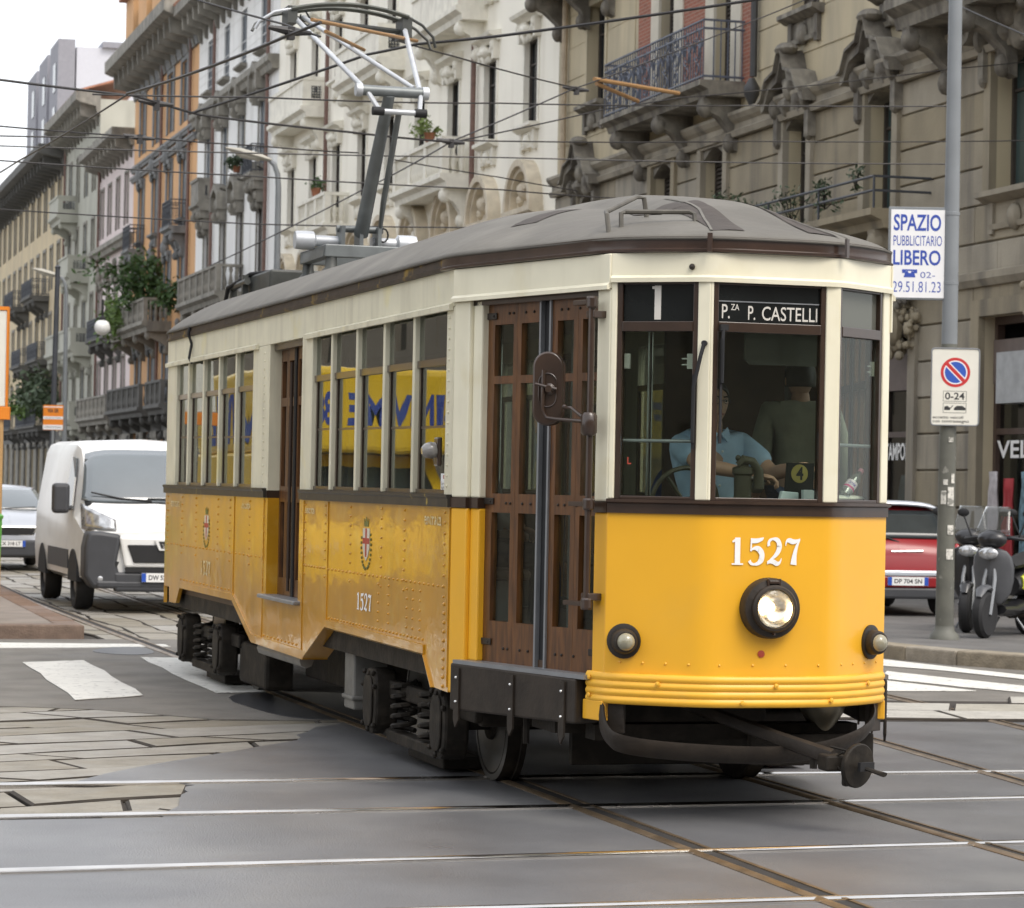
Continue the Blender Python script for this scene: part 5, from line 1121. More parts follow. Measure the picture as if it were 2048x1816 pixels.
# body inside
pin = [(x * .985 + .0176, y) for x, y in [(.05, .05), (.45, -1.36), (.84, -1.66), (1.51, -1.66), (1.90, -1.36), (2.30, .05), (2.30, 9.2), (1.9, 10.55), (1.51, 10.85), (.84, 10.85), (.45, 10.55), (.05, 9.2)]]
MB().slab(pin, .70, .76).build('floor', mInt, TR); MB().slab(pin, 2.80, 2.83).build('ceiling', mIntD, TR)
MB().slab(pin, .58, .70).build('underframe', mGrime, TR)
for F, sg in ((SF, 1), (SFR, -1)):
    for a, c in ((.02, 3.78), (5.0, 9.2)):
        MB().fb(F, a, c, .76, 1.60, -.07, -.034).build('inner_panel', mInt, TR)
        bn_ = MB().fb(F, a + .15, c - .1, 1.14, 1.20, -.52, -.08).build('bench', mInt, TR, bevel=.02); MB().fb(F, a + .15, c - .1, 1.22, 1.62, -.12, -.08).build('backrest', mInt, bn_, bevel=.02)
        for k in range(4): uu = lerp(a + .25, c - .2, k / 3); MB().fb(F, uu - .03, uu + .03, .762, 1.14, -.45, -.1).build('bench_leg', mGrey, bn_)
for i in range(5):
    y = .6 + i * 1.9
    MB().cyl((1.0 if i % 2 else 1.35, y, .762), (1.0 if i % 2 else 1.35, y, 2.80), .016, n=10).build('grab_pole', mChr, TR, smooth=True)
# closed rear end
rear = [(2.35, 9.236), (1.935, 10.65), (1.52, 10.96), (.83, 10.96), (.415, 10.65), (0, 9.236)]
sweep(rounded(rear, .07), [(-.03, .60), (0, .60), (0, 1.545), (-.03, 1.545)]).build('rear_panel', mYelS, TR, smooth=True)
sweep(rounded(rear, .07), [(-.03, 1.545), (.02, 1.545), (.02, 1.616), (-.03, 1.616)]).build('rear_belt', mBrown, TR, smooth=True)
sweep(rounded(rear, .07), [(-.03, 2.60), (0, 2.60), (0, 2.846), (-.03, 2.846)]).build('rear_letterboard', mCreamS, TR, smooth=True)
for a, c in zip(rear, rear[1:]):
    e, L_ = dirv(a, c); F = Fr(a, e)
    MB().fb(F, 0, .08, 1.616, 2.60, -.05, .0).build('rear_post', mCreamS, TR); MB().fb(F, L_ - .08, L_, 1.616, 2.60, -.05, -.001).build('rear_post', mCreamS, TR)
    MB().fb(F, .08, L_ - .08, 1.616, 2.60, -.03, -.025).build('rear_pane', mGl, TR)

# bogies
def bogie(yc, nm):
    b = MB().box((.16, yc - 1.25, .36), (.22, yc + 1.25, .46)).box((2.13, yc - 1.25, .36), (2.19, yc + 1.25, .46)).box((.22, yc - .12, .30), (2.13, yc + .12, .42)).box((.2, yc - 1.25, .34), (2.15, yc - 1.17, .42)).box((.2, yc + 1.17, .34), (2.15, yc + 1.25, .42)).build('bogie', mGrime, TR, bevel=.015)
    for s_ in (-1, 1):
        y = yc + s_ * .80
        MB().cyl((.25, y, .335), (2.1, y, .335), .05, n=12).build('axle', mGrime, b)
        for x, dr in ((.4525, -1), (1.8975, 1)):
            w_ = MB().lathe((x - dr * .05, y, .335), (dr, 0, 0), [(.08, -.03), (.30, 0), (.345, .0), (.345, .03), (.335, .035), (.335, .11), (.29, .115), (.27, .085), (.12, .07), (.1, .13), (.001, .13)], 36).build('wheel', mGrime, b, smooth=True)
            MB().lathe((x + dr * .061, y, .335), (dr, 0, 0), [(.334, 0), (.30, .004), (.30, -.01)], 36).build('tyre', mat('wheel_tread', (.2, .19, .17), .35, metal=.8, var=.2), w_, smooth=True)
        for x, dr in ((.10, -1), (2.25, 1)):
            pl_ = [(.155 * math.copysign(abs(math.cos(a)) ** .6, math.cos(a)), .325 + .205 * math.copysign(abs(math.sin(a)) ** .75, math.sin(a))) for a in [i * math.pi / 10 for i in range(20)]]
            Fq = Fr((x, y, 0), (0, 1), (dr, 0)); q = MB().prism(Fq, pl_, -.12, .03).build('axle_box', mGrime, b, bevel=.02)
            MB().prism(Fq, [(u * .72, .33 + (z - .33) * .78) for u, z in pl_], .0305, .045).build('cover', mGrime, q, bevel=.008)
            bt = MB()
            for u, z in ((-.13, .18), (.13, .18), (-.14, .42), (.14, .42), (-.1, .5), (.1, .5), (0, .49), (0, .15)): bt.ball(Fq.P(u, z, .034), .018, 6, 4)
            bt.build('bolts', mGrime, q, kind='stuff')
    for x in (.17, 2.18):
        for y in (yc - .32, yc + .32): MB().tube([(x + .07 * math.cos(a * .7), y + .07 * math.sin(a * .7), .18 + a * .0066) for a in range(0, 46)], .016, 6).build('spring', mGrime, b, smooth=True)
        MB().box((x - .05, yc - .55, .10), (x + .05, yc + .55, .17)).build('spring_plank', mGrime, b, bevel=.01)
        MB().tube([(x, yc - .8, .14), (x, yc + .8, .14)], .03, 8).build('brake_rod', mGrime, b)
        MB().box((x + .05, yc - .4, .02), (x + .3, yc + .4, .09)).build('track_brake', mGrime, b, bevel=.01)
bogie(1.265, 'front'); bogie(7.93, 'rear')
MB().box((.10, 2.60, .22), (.32, 2.86, .70)).box((.085, 2.585, .28), (.335, 2.875, .31)).box((.085, 2.585, .62), (.335, 2.875, .65)).build('sand_box', mat('grey_box', (.16, .155, .14), .55, var=.25, vs=8), TR, bevel=.012)
MB().box((.18, 5.75, .10), (.4, 6.75, .42)).build('equipment_case', mGrime, TR, bevel=.03); MB().box((.45, 3.3, .22), (1.0, 5.6, .56)).build('equipment_case', mGrime, TR, bevel=.02); MB().box((1.25, 3.4, .25), (2.1, 5.3, .56)).build('equipment_case', mGrime, TR, bevel=.02)
MB().tube([(.07, 3.85, .45), (.07, 5.3, .45)], .05, 8).build('side_pipe', mat('grey_pipe', (.22, .21, .19), .5), TR, smooth=True)
MB().box((.30, -1.0, .40), (.48, -.6, .50)).box((.45, -1.2, .38), (1.9, -1.05, .46)).tube([(.25, -.2, .50), (.40, -1.2, .50)], .025, 8).tube([(.3, -.5, .5), (.3, -.5, .30)], .018, 6).build('sanding_pipe', mGrime, TR)
MB().lathe((1.72, -1.15, .45), (0, 0, 1), [(.02, -.08), (.05, -.03), (.11, .06), (.13, .12), (.05, .14)], 18).build('gong', mat('gong_metal', (.3, .27, .2), .4, metal=.6), TR, smooth=True)
MB().box((.62, -.30, .16), (1.75, -.25, .5)).build('guard_shade_board', mGrime, TR, bevel=.008); MB().box((1.25, -1.35, .26), (1.93, -1.28, .42)).build('guard_shade_board', mGrime, TR, bevel=.008)  # set-back board is added to block light and darken the space behind
# cab: dashboard, controller, brake wheel, visor
db = MB().slab([(.48, -1.40), (.84, -1.63), (1.51, -1.63), (1.87, -1.40), (1.80, -1.25), (.56, -1.25)], 1.54, 1.622).build('dashboard', mOlive, TR, bevel=.01)
ct = MB().lathe((1.20, -1.28, 1.585), (0, 0, 1), [(.07, 0), (.07, .03), (.045, .05), (.045, .16), (.055, .17), (.055, .20), (.03, .21), (.03, .25)], 16).build('controller', mOlive, TR, smooth=True)
MB().tube([(1.165, -1.30, 1.80), (1.19, -1.31, 1.83), (1.24, -1.31, 1.82), (1.275, -1.31, 1.77), (1.275, -1.31, 1.68)], [.018, .022, .022, .026, .03], 10).ball((1.165, -1.30, 1.835), .016, 8, 6).build('controller_handle', mOlive, ct, smooth=True)
MB().tube([(1.22, -1.2, 1.735), (1.37, -1.18, 1.728)], .014, 8).build('crank_grip', mBrown, ct, smooth=True)
bw = MB().tube([(.93 + .18 * math.cos(a) * 1.0, -1.15 - .08 * math.sin(a) * .4, 1.60 + .18 * math.sin(a)) for a in [i * math.pi / 16 for i in range(32)]], .013, 8, closed=True).build('brake_wheel', mOlive, TR, smooth=True)
for a in (.6, 2.2, 3.7, 5.2): MB().tube([(.93, -1.15, 1.60), (.93 + .18 * math.cos(a), -1.15, 1.60 + .18 * math.sin(a))], .011, 6).build('spoke', mOlive, bw)
MB().cyl((.93, -1.32, 1.53), (.93, -1.32, 1.62), .075, n=20).build('brake_drum', mat('tan_drum', (.13, .10, .06), .5, var=.2), bw, smooth=True)
MB().prism(Fr((1.13, -1.45, 0), (1, 0)), [(0, 2.34), (.03, 2.31), (.52, 2.31), (.52, 2.50), (0, 2.50)], -.01, .01).build('sun_visor', glass('green_visor', (.12, .14, .03), .06, .1, dust=.25), TR)
nb = MB().prism(Fr((1.34, -1.50, 0), (1, .05)), [(0, 1.63), (.16, 1.63), (.165, 1.815), (.012, 1.815)], -.006, .006).build('number_board', mat('black_board', (.012, .013, .013), .3, var=.1), TR)
Fnb = Fr((1.34, -1.50, 0), (1, .05)); MB().lathe(Fnb.P(.082, 1.76, .0062), Fnb.n, [(.047, 0), (.047, .0015), (.001, .002)], 24).build('number_disc', mat('ochre_disc', (.30, .24, .06), .6, var=.05), nb); text(Fnb, '4', .063, .103, 1.728, 1.795, .0085, mat('black_letter', (.01, .01, .01), .6, var=0), nb, .03)
MB().box((.55, -.42, .76), (.60, -.38, 2.8)).box((1.78, -.45, .76), (1.82, -.41, 2.8)).build('partition_post', mGrey, TR); MB().box((1.25, .05, .76), (2.28, .09, 2.78)).build('bulkhead', mInt, TR)
endthing()
# ------------------------------------------------------------------ people
def skin_mesh(name, nodes, edges, root, m, sub=2):
    names = list(nodes); idx = {n: i for i, n in enumerate(names)}
    me = bpy.data.meshes.new('tmp'); me.from_pydata([nodes[n][0] for n in names], [(idx[a], idx[b]) for a, b in edges], [])
    ob = bpy.data.objects.new('tmp', me); COL.objects.link(ob)
    ob.modifiers.new('skin', 'SKIN'); sd_ = ob.modifiers.new('sub', 'SUBSURF'); sd_.levels = sd_.render_levels = sub
    lay = me.skin_vertices[0].data
    for n in names:
        r = nodes[n][1]; lay[idx[n]].radius = r if isinstance(r, tuple) else (r, r); lay[idx[n]].use_root = (n == root)
    ev = bpy.data.meshes.new_from_object(ob.evaluated_get(bpy.context.evaluated_depsgraph_get()))
    bpy.data.objects.remove(ob); bpy.data.meshes.remove(me)
    ev.name = name; ev.materials.clear(); ev.materials.append(m); ev.shade_smooth(); return ev
def mk(name, me, parent): o = bpy.data.objects.new(name, me); COL.objects.link(o); o.parent = parent; return o
mSkin = mat('skin', (.50, .30, .21), .5, var=.06, vs=20); mHairD = mat('dark_hair', (.025, .018, .013), .5, var=.3, vs=30); mHairG = mat('grey_hair', (.30, .28, .25), .6, var=.2, vs=30)
def head_mesh(c, yaw, s=1.0, hair=mHairD, parent=None, pitch=0, glasses=False):
    """head about 0.23 m tall with face features, facing local -y turned by yaw"""
    Rm = Matrix.Rotation(yaw, 3, 'Z') @ Matrix.Rotation(pitch, 3, 'X'); c = Vector(c)
    X = lambda x, y, z: c + Rm @ Vector((x * s, y * s, z * s))
    b = MB(); rows = []
    for i in range(17):
        th = math.pi * i / 16; zz = math.cos(th); row = []
        for j in range(24):
            a = 2 * math.pi * j / 24; fx = -math.cos(a)  # a=0 -> back
            rx = .076; ry = .096; x = math.sin(th) * math.sin(a) * rx; y = -math.sin(th) * math.cos(a) * ry * -1; z = zz * .122
            if z < 0: k = 1 + z / .122 * .30; x *= k; y = y * (1 + z / .122 * .18) - .012 * (-z / .122)
            front_ = max(0, -y / ry)
            if abs(x) < .018 and front_ > .6: y -= .020 * max(0, 1 - abs((z + .022) / .035)) * (1 - abs(x) / .018)      # nose
            if front_ > .5: y += .008 * max(0, 1 - abs((z - .008) / .018)) * max(0, 1 - abs((abs(x) - .03) / .022))     # eye sockets
            if front_ > .5 and abs(x) < .03: y -= .006 * max(0, 1 - abs((z + .062) / .014)); y -= .008 * max(0, 1 - abs((z + .104) / .02))
            row.append(X(x, y, z))
        rows.append(row + [row[0]])
    b.grid(rows)
    for sx in (-1, 1): b.ball(X(sx * .077, .012, -.012), (.012 * s, .022 * s, .032 * s), 8, 6, Rm)
    h = b.build('head', mSkin, parent, smooth=True)
    e = MB()
    for sx in (-1, 1): e.ball(X(sx * .030, -.083, .006), (.013 * s, .008 * s, .008 * s), 8, 6, Rm)
    e.build('eyes', mat('eye_white', (.6, .58, .55), .3, var=0), h, smooth=True)
    e = MB()
    for sx in (-1, 1): e.ball(X(sx * .030, -.090, .006), (.006 * s, .004 * s, .006 * s), 8, 6, Rm); e.tube([X(sx * .015, -.092, .026), X(sx * .032, -.092, .031), X(sx * .048, -.082, .024)], .004 * s, 5)
    e.build('brows', hair, h); MB().ball(X(0, -.089, -.062), (.024 * s, .006 * s, .006 * s), 10, 6, Rm).build('lips', mat('lips', (.36, .15, .12), .5, var=0), h, smooth=True)
    hr = []
    for i in range(11):
        th = math.pi * .60 * i / 10; row = []
        for j in range(24):
            a = 2 * math.pi * j / 24; k = 1.09; frontness = max(0, math.cos(a) * 1.0) if False else max(0, -(-math.cos(a)))
            lim = 1.0
            f_ = max(0, -math.cos(a + math.pi)) if False else max(0, math.cos(a - math.pi))
            t = th * (1 - .48 * f_ ** 1.2)
            row.append(X(math.sin(t) * math.sin(a) * .080 * k, math.sin(t) * math.cos(a) * .100 * k + .004, math.cos(t) * .126 * k - .004))
        hr.append(row + [row[0]])
    MB().grid(hr).build('hair', hair, parent, smooth=True, thick=.012)
    if glasses:
        g = MB()
        for sx in (-1, 1): g.tube([X(sx * .030 + .02 * math.cos(a), -.100, .004 + .013 * math.sin(a)) for a in [i * math.pi / 8 for i in range(16)]], .0016, 5, closed=True); g.tube([X(sx * .05, -.098, .008), X(sx * .078, .0, .008)], .0016, 5)
        g.tube([X(-.01, -.102, .008), X(.01, -.102, .008)], .0016, 5).build('glasses', mIron, parent)
    return h
def hand(c, d, up, parent, s=1.0, curl=.9):
    """palm at c, fingers along d, bending towards -up; five fingers"""
    c = Vector(c); d = Vector(d).normalized(); up = Vector(up); side = d.cross(up).normalized(); up = side.cross(d).normalized()
    b = MB(); rot = Matrix((side, d, up)).transposed()
    b.ball(c + d * .04 * s, (.042 * s, .052 * s, .017 * s), 12, 8, rot)
    for i, (o, L) in enumerate(((-.03, .068), (-.010, .078), (.011, .073), (.030, .058))):
        p = c + d * .075 * s + side * o * s; pts = [p]; a = 0
        for k in range(3): a += curl * (.5 + .25 * k); p = p + (d * math.cos(a) - up * math.sin(a)) * (L * s * (.45, .32, .23)[k]); pts.append(p)
        b.tube(pts, [.0095 * s, .009 * s, .0085 * s, .006 * s], 8)
    p0 = c + side * -.038 * s + d * .02 * s; b.tube([p0, p0 + (d * .6 - side * .7 - up * .3).normalized() * .035 * s, p0 + (d * .9 - side * .45 - up * .6).normalized() * .062 * s], [.012 * s, .0105 * s, .007 * s], 8)
    return b.build('hand', mSkin, parent, smooth=True)
def person(label, J, yaw, top, bot, sleeve=1.0, hair=mHairD, collar=False, shoes=mRub, glasses=False, cat='person', headpitch=0, tors=(.165, .105), hcurl=.9, handup=None):
    t = thing('person', label, cat, J['foot_l'])
    J = {k: Vector(v) for k, v in J.items()}
    rel = {k: v - ORG[0] for k, v in J.items()}
    mid = lambda a, b, t_=.5: rel[a].lerp(rel[b], t_)
    n = {'pel': (rel['pelvis'], (.13, .10)), 'ch': (mid('pelvis', 'chest', .55), (.115, .09)), 'cht': (rel['chest'], (.14, .095)), 'nk': (rel['neck'], .052), 'hd': (rel['head'] + Vector((0, 0, -.05)), .06)}
    e = [('pel', 'ch'), ('ch', 'cht'), ('cht', 'nk'), ('nk', 'hd')]
    for s in 'lr':
        n['sh' + s] = (rel['sh_' + s], .058); n['el' + s] = (rel['el_' + s], .042); n['fa' + s] = (mid('el_' + s, 'ha_' + s, .35), .042); n['wr' + s] = (mid('el_' + s, 'ha_' + s, .95), .026)
        e += [('cht', 'sh' + s), ('sh' + s, 'el' + s), ('el' + s, 'fa' + s), ('fa' + s, 'wr' + s)]
        n['hp' + s] = (rel['hip_' + s], .085); n['kn' + s] = (rel['kn_' + s], .058); n['an' + s] = (rel['foot_' + s] + Vector((0, 0, .09)), .036)
        e += [('pel', 'hp' + s), ('hp' + s, 'kn' + s), ('kn' + s, 'an' + s)]
    mk('body', skin_mesh('body', n, e, 'pel', mSkin), t)
    # shirt or jacket
    n2 = {'pel': (rel['pelvis'] + Vector((0, 0, .0)), (.155, .122)), 'ch': (mid('pelvis', 'chest', .5), (.150, .118)), 'cht': (rel['chest'], tors), 'nk': (rel['neck'] + Vector((0, 0, -.035)), .072)}
    e2 = [('pel', 'ch'), ('ch', 'cht'), ('cht', 'nk')]
    for s in 'lr':
        n2['sh' + s] = (rel['sh_' + s], .080)
        if sleeve > .5: n2['el' + s] = (rel['el_' + s], .062); n2['wr' + s] = (mid('el_' + s, 'ha_' + s, .86), .046); e2 += [('cht', 'sh' + s), ('sh' + s, 'el' + s), ('el' + s, 'wr' + s)]
        else: n2['el' + s] = (mid('sh_' + s, 'el_' + s, .78), .072); e2 += [('cht', 'sh' + s), ('sh' + s, 'el' + s)]
    mk('shirt', skin_mesh('shirt', n2, e2, 'pel', top), t)
    n3 = {'pel': (rel['pelvis'] + Vector((0, 0, .02)), (.15, .12))}; e3 = []
    for s in 'lr':
        n3['hp' + s] = (rel['hip_' + s], .10); n3['kn' + s] = (rel['kn_' + s], .078); n3['an' + s] = (rel['foot_' + s] + Vector((0, 0, .08)), .062); e3 += [('pel', 'hp' + s), ('hp' + s, 'kn' + s), ('kn' + s, 'an' + s)]
    mk('trousers', skin_mesh('trousers', n3, e3, 'pel', bot), t)
    fd = Matrix.Rotation(yaw, 3, 'Z') @ Vector((0, -1, 0))
    for s in 'lr':
        f = J['foot_' + s]; MB().tube([f + Vector((0, 0, .045)) - fd * .06, f + Vector((0, 0, .05)), f + Vector((0, 0, .035)) + fd * .14, f + Vector((0, 0, .03)) + fd * .19], [.042, .046, .04, .022], 10, flat=(1, .8)).build('shoe', shoes, t, smooth=True)
        hd_ = (J['ha_' + s] - J['el_' + s]).normalized(); hand(J['ha_' + s] - hd_ * .01, hd_, (handup or {}).get(s, (0, 0, 1)), t, .95, hcurl)
    head_mesh(J['head'], yaw, 1.0, hair, t, headpitch, glasses)
    if collar:
        b = MB(); c = J['neck'] + Vector((0, 0, -.005))
        Rm = Matrix.Rotation(yaw, 3, 'Z')
        for sx in (-1, 1): b.add([c + Rm @ Vector(q) for q in ((sx * .008, -.072, -.015), (sx * .055, -.055, .02), (sx * .075, -.055, -.03), (sx * .035, -.092, -.06))], [(0, 1, 2, 3)])
        b.build('collar', top, t, thick=.006)
        b = MB(); 
        for k in range(5): b.ball(J['neck'].lerp(J['pelvis'], .2 + .16 * k) + Rm @ Vector((0, -.125, 0)), .007, 6, 4)
        b.build('buttons', mWhiteP, t)
    endthing(); return t
mBlueS = mat('light_blue_shirt', (.42, .58, .78), .75, var=.12, vs=9, bump=.5, bs=9); mNavy = mat('navy_cloth', (.02, .025, .04), .8, var=.2); mGreyJ = mat('grey_olive_jacket', (.24, .24, .185), .85, var=.2, vs=6, bump=.6, bs=8); mDenim = mat('denim', (.05, .07, .13), .85, var=.2); mBlk = mat('black_cloth', (.015, .015, .016), .85, var=.2)
person('driver in light blue short-sleeved shirt at the tram controls', dict(pelvis=(1.20, -.74, 1.42), chest=(1.20, -.82, 1.80), neck=(1.19, -.86, 1.985), head=(1.17, -.91, 2.13), sh_r=(1.02, -.86, 1.905), el_r=(1.04, -1.06, 1.80), ha_r=(1.345, -1.17, 1.745), sh_l=(1.385, -.82, 1.905), el_l=(1.49, -.98, 1.76), ha_l=(1.53, -1.24, 1.80), hip_l=(1.29, -.74, 1.36), hip_r=(1.11, -.74, 1.36), kn_l=(1.33, -1.08, 1.22), kn_r=(1.08, -1.06, 1.22), foot_l=(1.33, -1.0, .762), foot_r=(1.08, -.98, .762)), R(8), mBlueS, mNavy, sleeve=.4, collar=True, glasses=True, hcurl=1.1)
st_ = thing('stool', 'round driver stool inside the tram cab', 'stool', (1.2, -.68, .762)); MB().lathe((1.2, -.68, 1.28), (0, 0, 1), [(.15, 0), (.17, .02), (.17, .05), (.1, .06)], 18).build('seat', mRub, st_, smooth=True); MB().cyl((1.2, -.68, .79), (1.2, -.68, 1.28), .03, n=10).lathe((1.2, -.68, .762), (0, 0, 1), [(.16, 0), (.16, .02), (.04, .05)], 16).build('pedestal', mGrey, st_, smooth=True); endthing()
def standing(x, y, z, yaw, h=1.72, lean=0, arms=0):
    Rm = Matrix.Rotation(yaw, 3, 'Z'); X = lambda a, b, c: tuple(Vector((x, y, z)) + Rm @ Vector((a, b, c)) * (h / 1.72))
    return dict(pelvis=X(0, 0, .95), chest=X(0, .0, 1.28), neck=X(0, -.01, 1.46), head=X(0, -.03, 1.60), sh_l=X(.19, 0, 1.40), el_l=X(.25, .03, 1.12), ha_l=X(.24, -.08 - arms, .90 + arms), sh_r=X(-.19, 0, 1.40), el_r=X(-.25, .03, 1.12), ha_r=X(-.24, -.08, .90), hip_l=X(.09, 0, .90), hip_r=X(-.09, 0, .90), kn_l=X(.10, -.02, .49), kn_r=X(-.10, -.02, .49), foot_l=X(.11, 0, 0), foot_r=X(-.11, 0, 0))
def seated(x, y, z, yaw):
    Rm = Matrix.Rotation(yaw, 3, 'Z'); X = lambda a, b, c: tuple(Vector((x, y, z)) + Rm @ Vector((a, b, c)))
    return dict(pelvis=X(0, 0, .55), chest=X(0, .03, .88), neck=X(0, .02, 1.06), head=X(0, 0, 1.20), sh_l=X(.19, .02, 1.0), el_l=X(.23, -.06, .74), ha_l=X(.12, -.26, .66), sh_r=X(-.19, .02, 1.0), el_r=X(-.23, -.06, .74), ha_r=X(-.12, -.26, .66), hip_l=X(.09, 0, .52), hip_r=X(-.09, 0, .52), kn_l=X(.10, -.42, .50), kn_r=X(-.10, -.42, .50), foot_l=X(.1, -.42, 0), foot_r=X(-.1, -.42, 0))
person('passenger in grey olive jacket standing behind the driver with back turned', standing(1.84, -.50, .762, R(170), 1.64), R(170), mGreyJ, mDenim, hair=mHairD)
person('seated grey-haired passenger in blue seen through the front door', seated(1.75, 1.0, .762, R(200)), R(200), mat('royal_blue_cloth', (.03, .07, .28), .8, var=.2), mBlk, hair=mHairG)
person('passenger in pale shirt seated behind the foremost side windows', seated(.36, .75, .762, R(90)), R(90), mat('pale_grey_shirt', (.50, .51, .52), .85, var=.1), mNavy, hair=mHairG)
person('passenger in white seated behind the rear side windows', seated(.36, 5.7, .762, R(90)), R(90), mat('white_shirt', (.62, .62, .60), .85, var=.1), mBlk)
person('pedestrian in dark red top passing behind the red car', standing(14.1, 29.6, .137, R(-60), 1.74), R(-60), mat('maroon_cloth', (.09, .012, .02), .8, var=.2), mBlk)
# small things on the dashboard
o = MB().prism(Fr((1.30, -1.535, 0), (1, .08)), [(0, 1.627), (.105, 1.627), (.105, 1.664), (.012, 1.670)], -.02, .012).build('handheld_device', mat('silver_plastic', (.60, .68, .72), .3, var=.05), bevel=.005); tag(o, 'pale silver device lying on the dashboard behind the windscreen', 'device')
o = MB().box((1.415, -1.575, 1.624), (1.468, -1.545, 1.678)).build('cigarette_pack', mat('white_card', (.66, .72, .74), .5, var=.03), bevel=.002); tag(o, 'white packet standing on the dashboard beside the silver device', 'packet')
o = MB().box((1.47, -1.572, 1.624), (1.505, -1.55, 1.675)).build('cigarette_pack', MATS['white_card'], bevel=.002); tag(o, 'narrow white packet printed with a notice, right of the other packet', 'packet')
o = MB().tube([(1.62, -1.46, 1.638), (1.78, -1.38, 1.638), (1.84, -1.32, 1.64)], [.02, .022, .014], 8, flat=(1.6, .8)).build('white_cloth', mat('white_rag', (.72, .70, .64), .9, var=.05, bump=.6, bs=30), smooth=True); tag(o, 'rolled white cloth on the right end of the dashboard', 'cloth')
bt_ = thing('water_bottle', 'clear water bottle with pink cap leaning in the right front window', 'bottle', (1.70, -1.43, 1.64))
ba = Vector((.65, .25, .72)).normalized(); b0 = Vector((1.70, -1.43, 1.655))
MB().lathe(b0, ba, [(.02, 0), (.03, .004), (.03, .11), (.026, .125), (.012, .155), (.011, .165)], 18).build('body', glass('bottle_plastic', (.82, .86, .92), .12, .05, dust=.15), bt_, smooth=True)
MB().lathe(b0 + ba * .04, ba, [(.0306, 0), (.0310, .002), (.0310, .048), (.0306, .05)], 18).build('label', mat('bottle_label', (.78, .66, .72), .5, var=.1, vs=60), bt_, smooth=True)
MB().lathe(b0 + ba * .042, ba, [(.0312, 0), (.0316, .002), (.0316, .010), (.0312, .012)], 18).build('label_band', mat('magenta_band', (.55, .05, .2), .5, var=0), bt_, smooth=True)
MB().lathe(b0 + ba * .165, ba, [(.013, 0), (.0145, .002), (.0145, .018), (.01, .021)], 14).build('cap', mat('pink_cap', (.80, .30, .38), .4, var=0), bt_, smooth=True)
vv, ff = text_geo('MAND', .02); sx = Vector((0, 0, 1)).cross(ba).normalized()
fn = Vector((-.25, -.95, .2)); fn = (fn - ba * fn.dot(ba)).normalized(); su = ba.cross(fn).normalized()
MB().add([b0 + ba * (.06 + .018 * y) + (fn * math.cos((x - .5) * 1.4) - su * math.sin((x - .5) * 1.4) * 1) * .0318 for x, y in vv], ff).build('lettering', mat('violet_ink', (.12, .08, .35), .5, var=0), bt_)
endthing()
# ------------------------------------------------------------------ vehicles
def hull(b, st):
    """st: list of (y, [(x,z)...]) half profiles with equal counts, mirrored"""
    rows = []
    for y, p in st:
        q = [Vector((x, y, z)) for x, z in p]; rows.append([Vector((-v.x, v.y, v.z)) for v in q[::-1]] + q)
    b.grid(rows); b.add(rows[0], [tuple(range(len(rows[0])))]); b.add(rows[-1], [tuple(range(len(rows[0])))[::-1]]); return b
def prof8(w_, zb, zm, zbelt, wt, zr, crown=.03): return [(w_ - .12, zb), (w_ - .02, zb + .06), (w_, zm), (w_ - .015, zbelt), (wt + .02, zr - .16), (wt - .03, zr - .05), (wt - .14, zr), (0.001, zr + crown)]
mTyre = mat('tyre_rubber', (.014, .014, .015), .75, var=.2); mRim = mat('steel_rim', (.25, .25, .26), .4, metal=.6, var=.1)
mCarG = mat('car_glass', (.03, .036, .038), .08, var=.1, spec=.5); mPlast = mat('dark_grey_plastic', (.045, .047, .052), .5, var=.1); mPlate = mat('number_plate', (.76, .76, .74), .4, var=.02); mPlB = mat('plate_blue', (.02, .08, .42), .4, var=0); mInk = mat('plate_ink', (.015, .015, .02), .5, var=0)
mLampC = mat('clear_lamp', (.42, .43, .44), .10, metal=.5, var=.5, vs=14, coat=1)
def wheel(x, y, r, wd, par, dr):
    w_ = MB().lathe((x, y, r), (dr, 0, 0), [(r * .62, -wd), (r * .92, -wd), (r, -wd * .8), (r, -wd * .15), (r * .93, 0), (r * .66, .0), (r * .62, -.03)], 26).build('wheel', mTyre, par, smooth=True)
    MB().lathe((x - dr * .03, y, r), (dr, 0, 0), [(r * .63, -.02), (r * .6, .0), (r * .5, -.01), (r * .3, .012), (r * .1, .015), (.001, .016)], 20).build('rim', mRim, w_, smooth=True); return w_
def plate(F, u0, u1, z0, z1, n, par, txt):
    p = MB().fb(F, u0, u1, z0, z1, n, n + .012).build('number_plate', mPlate, par); d = (u1 - u0)
    MB().fb(F, u0, u0 + d * .1, z0 + .002, z1 - .002, n + .0121, n + .014).build('blue_band', mPlB, p); text(F, txt, u0 + d * .16, u0 + d * .84, z0 + .025, z1 - .025, n + .013, mInk, p, .02); MB().fb(F, u1 - d * .1, u1, z0 + .002, z1 - .002, n + .0121, n + .014).build('blue_band', mPlB, p)
Fv = Fr((0, 0, 0), (1, 0))      # front-facing frame: u right, outward -y
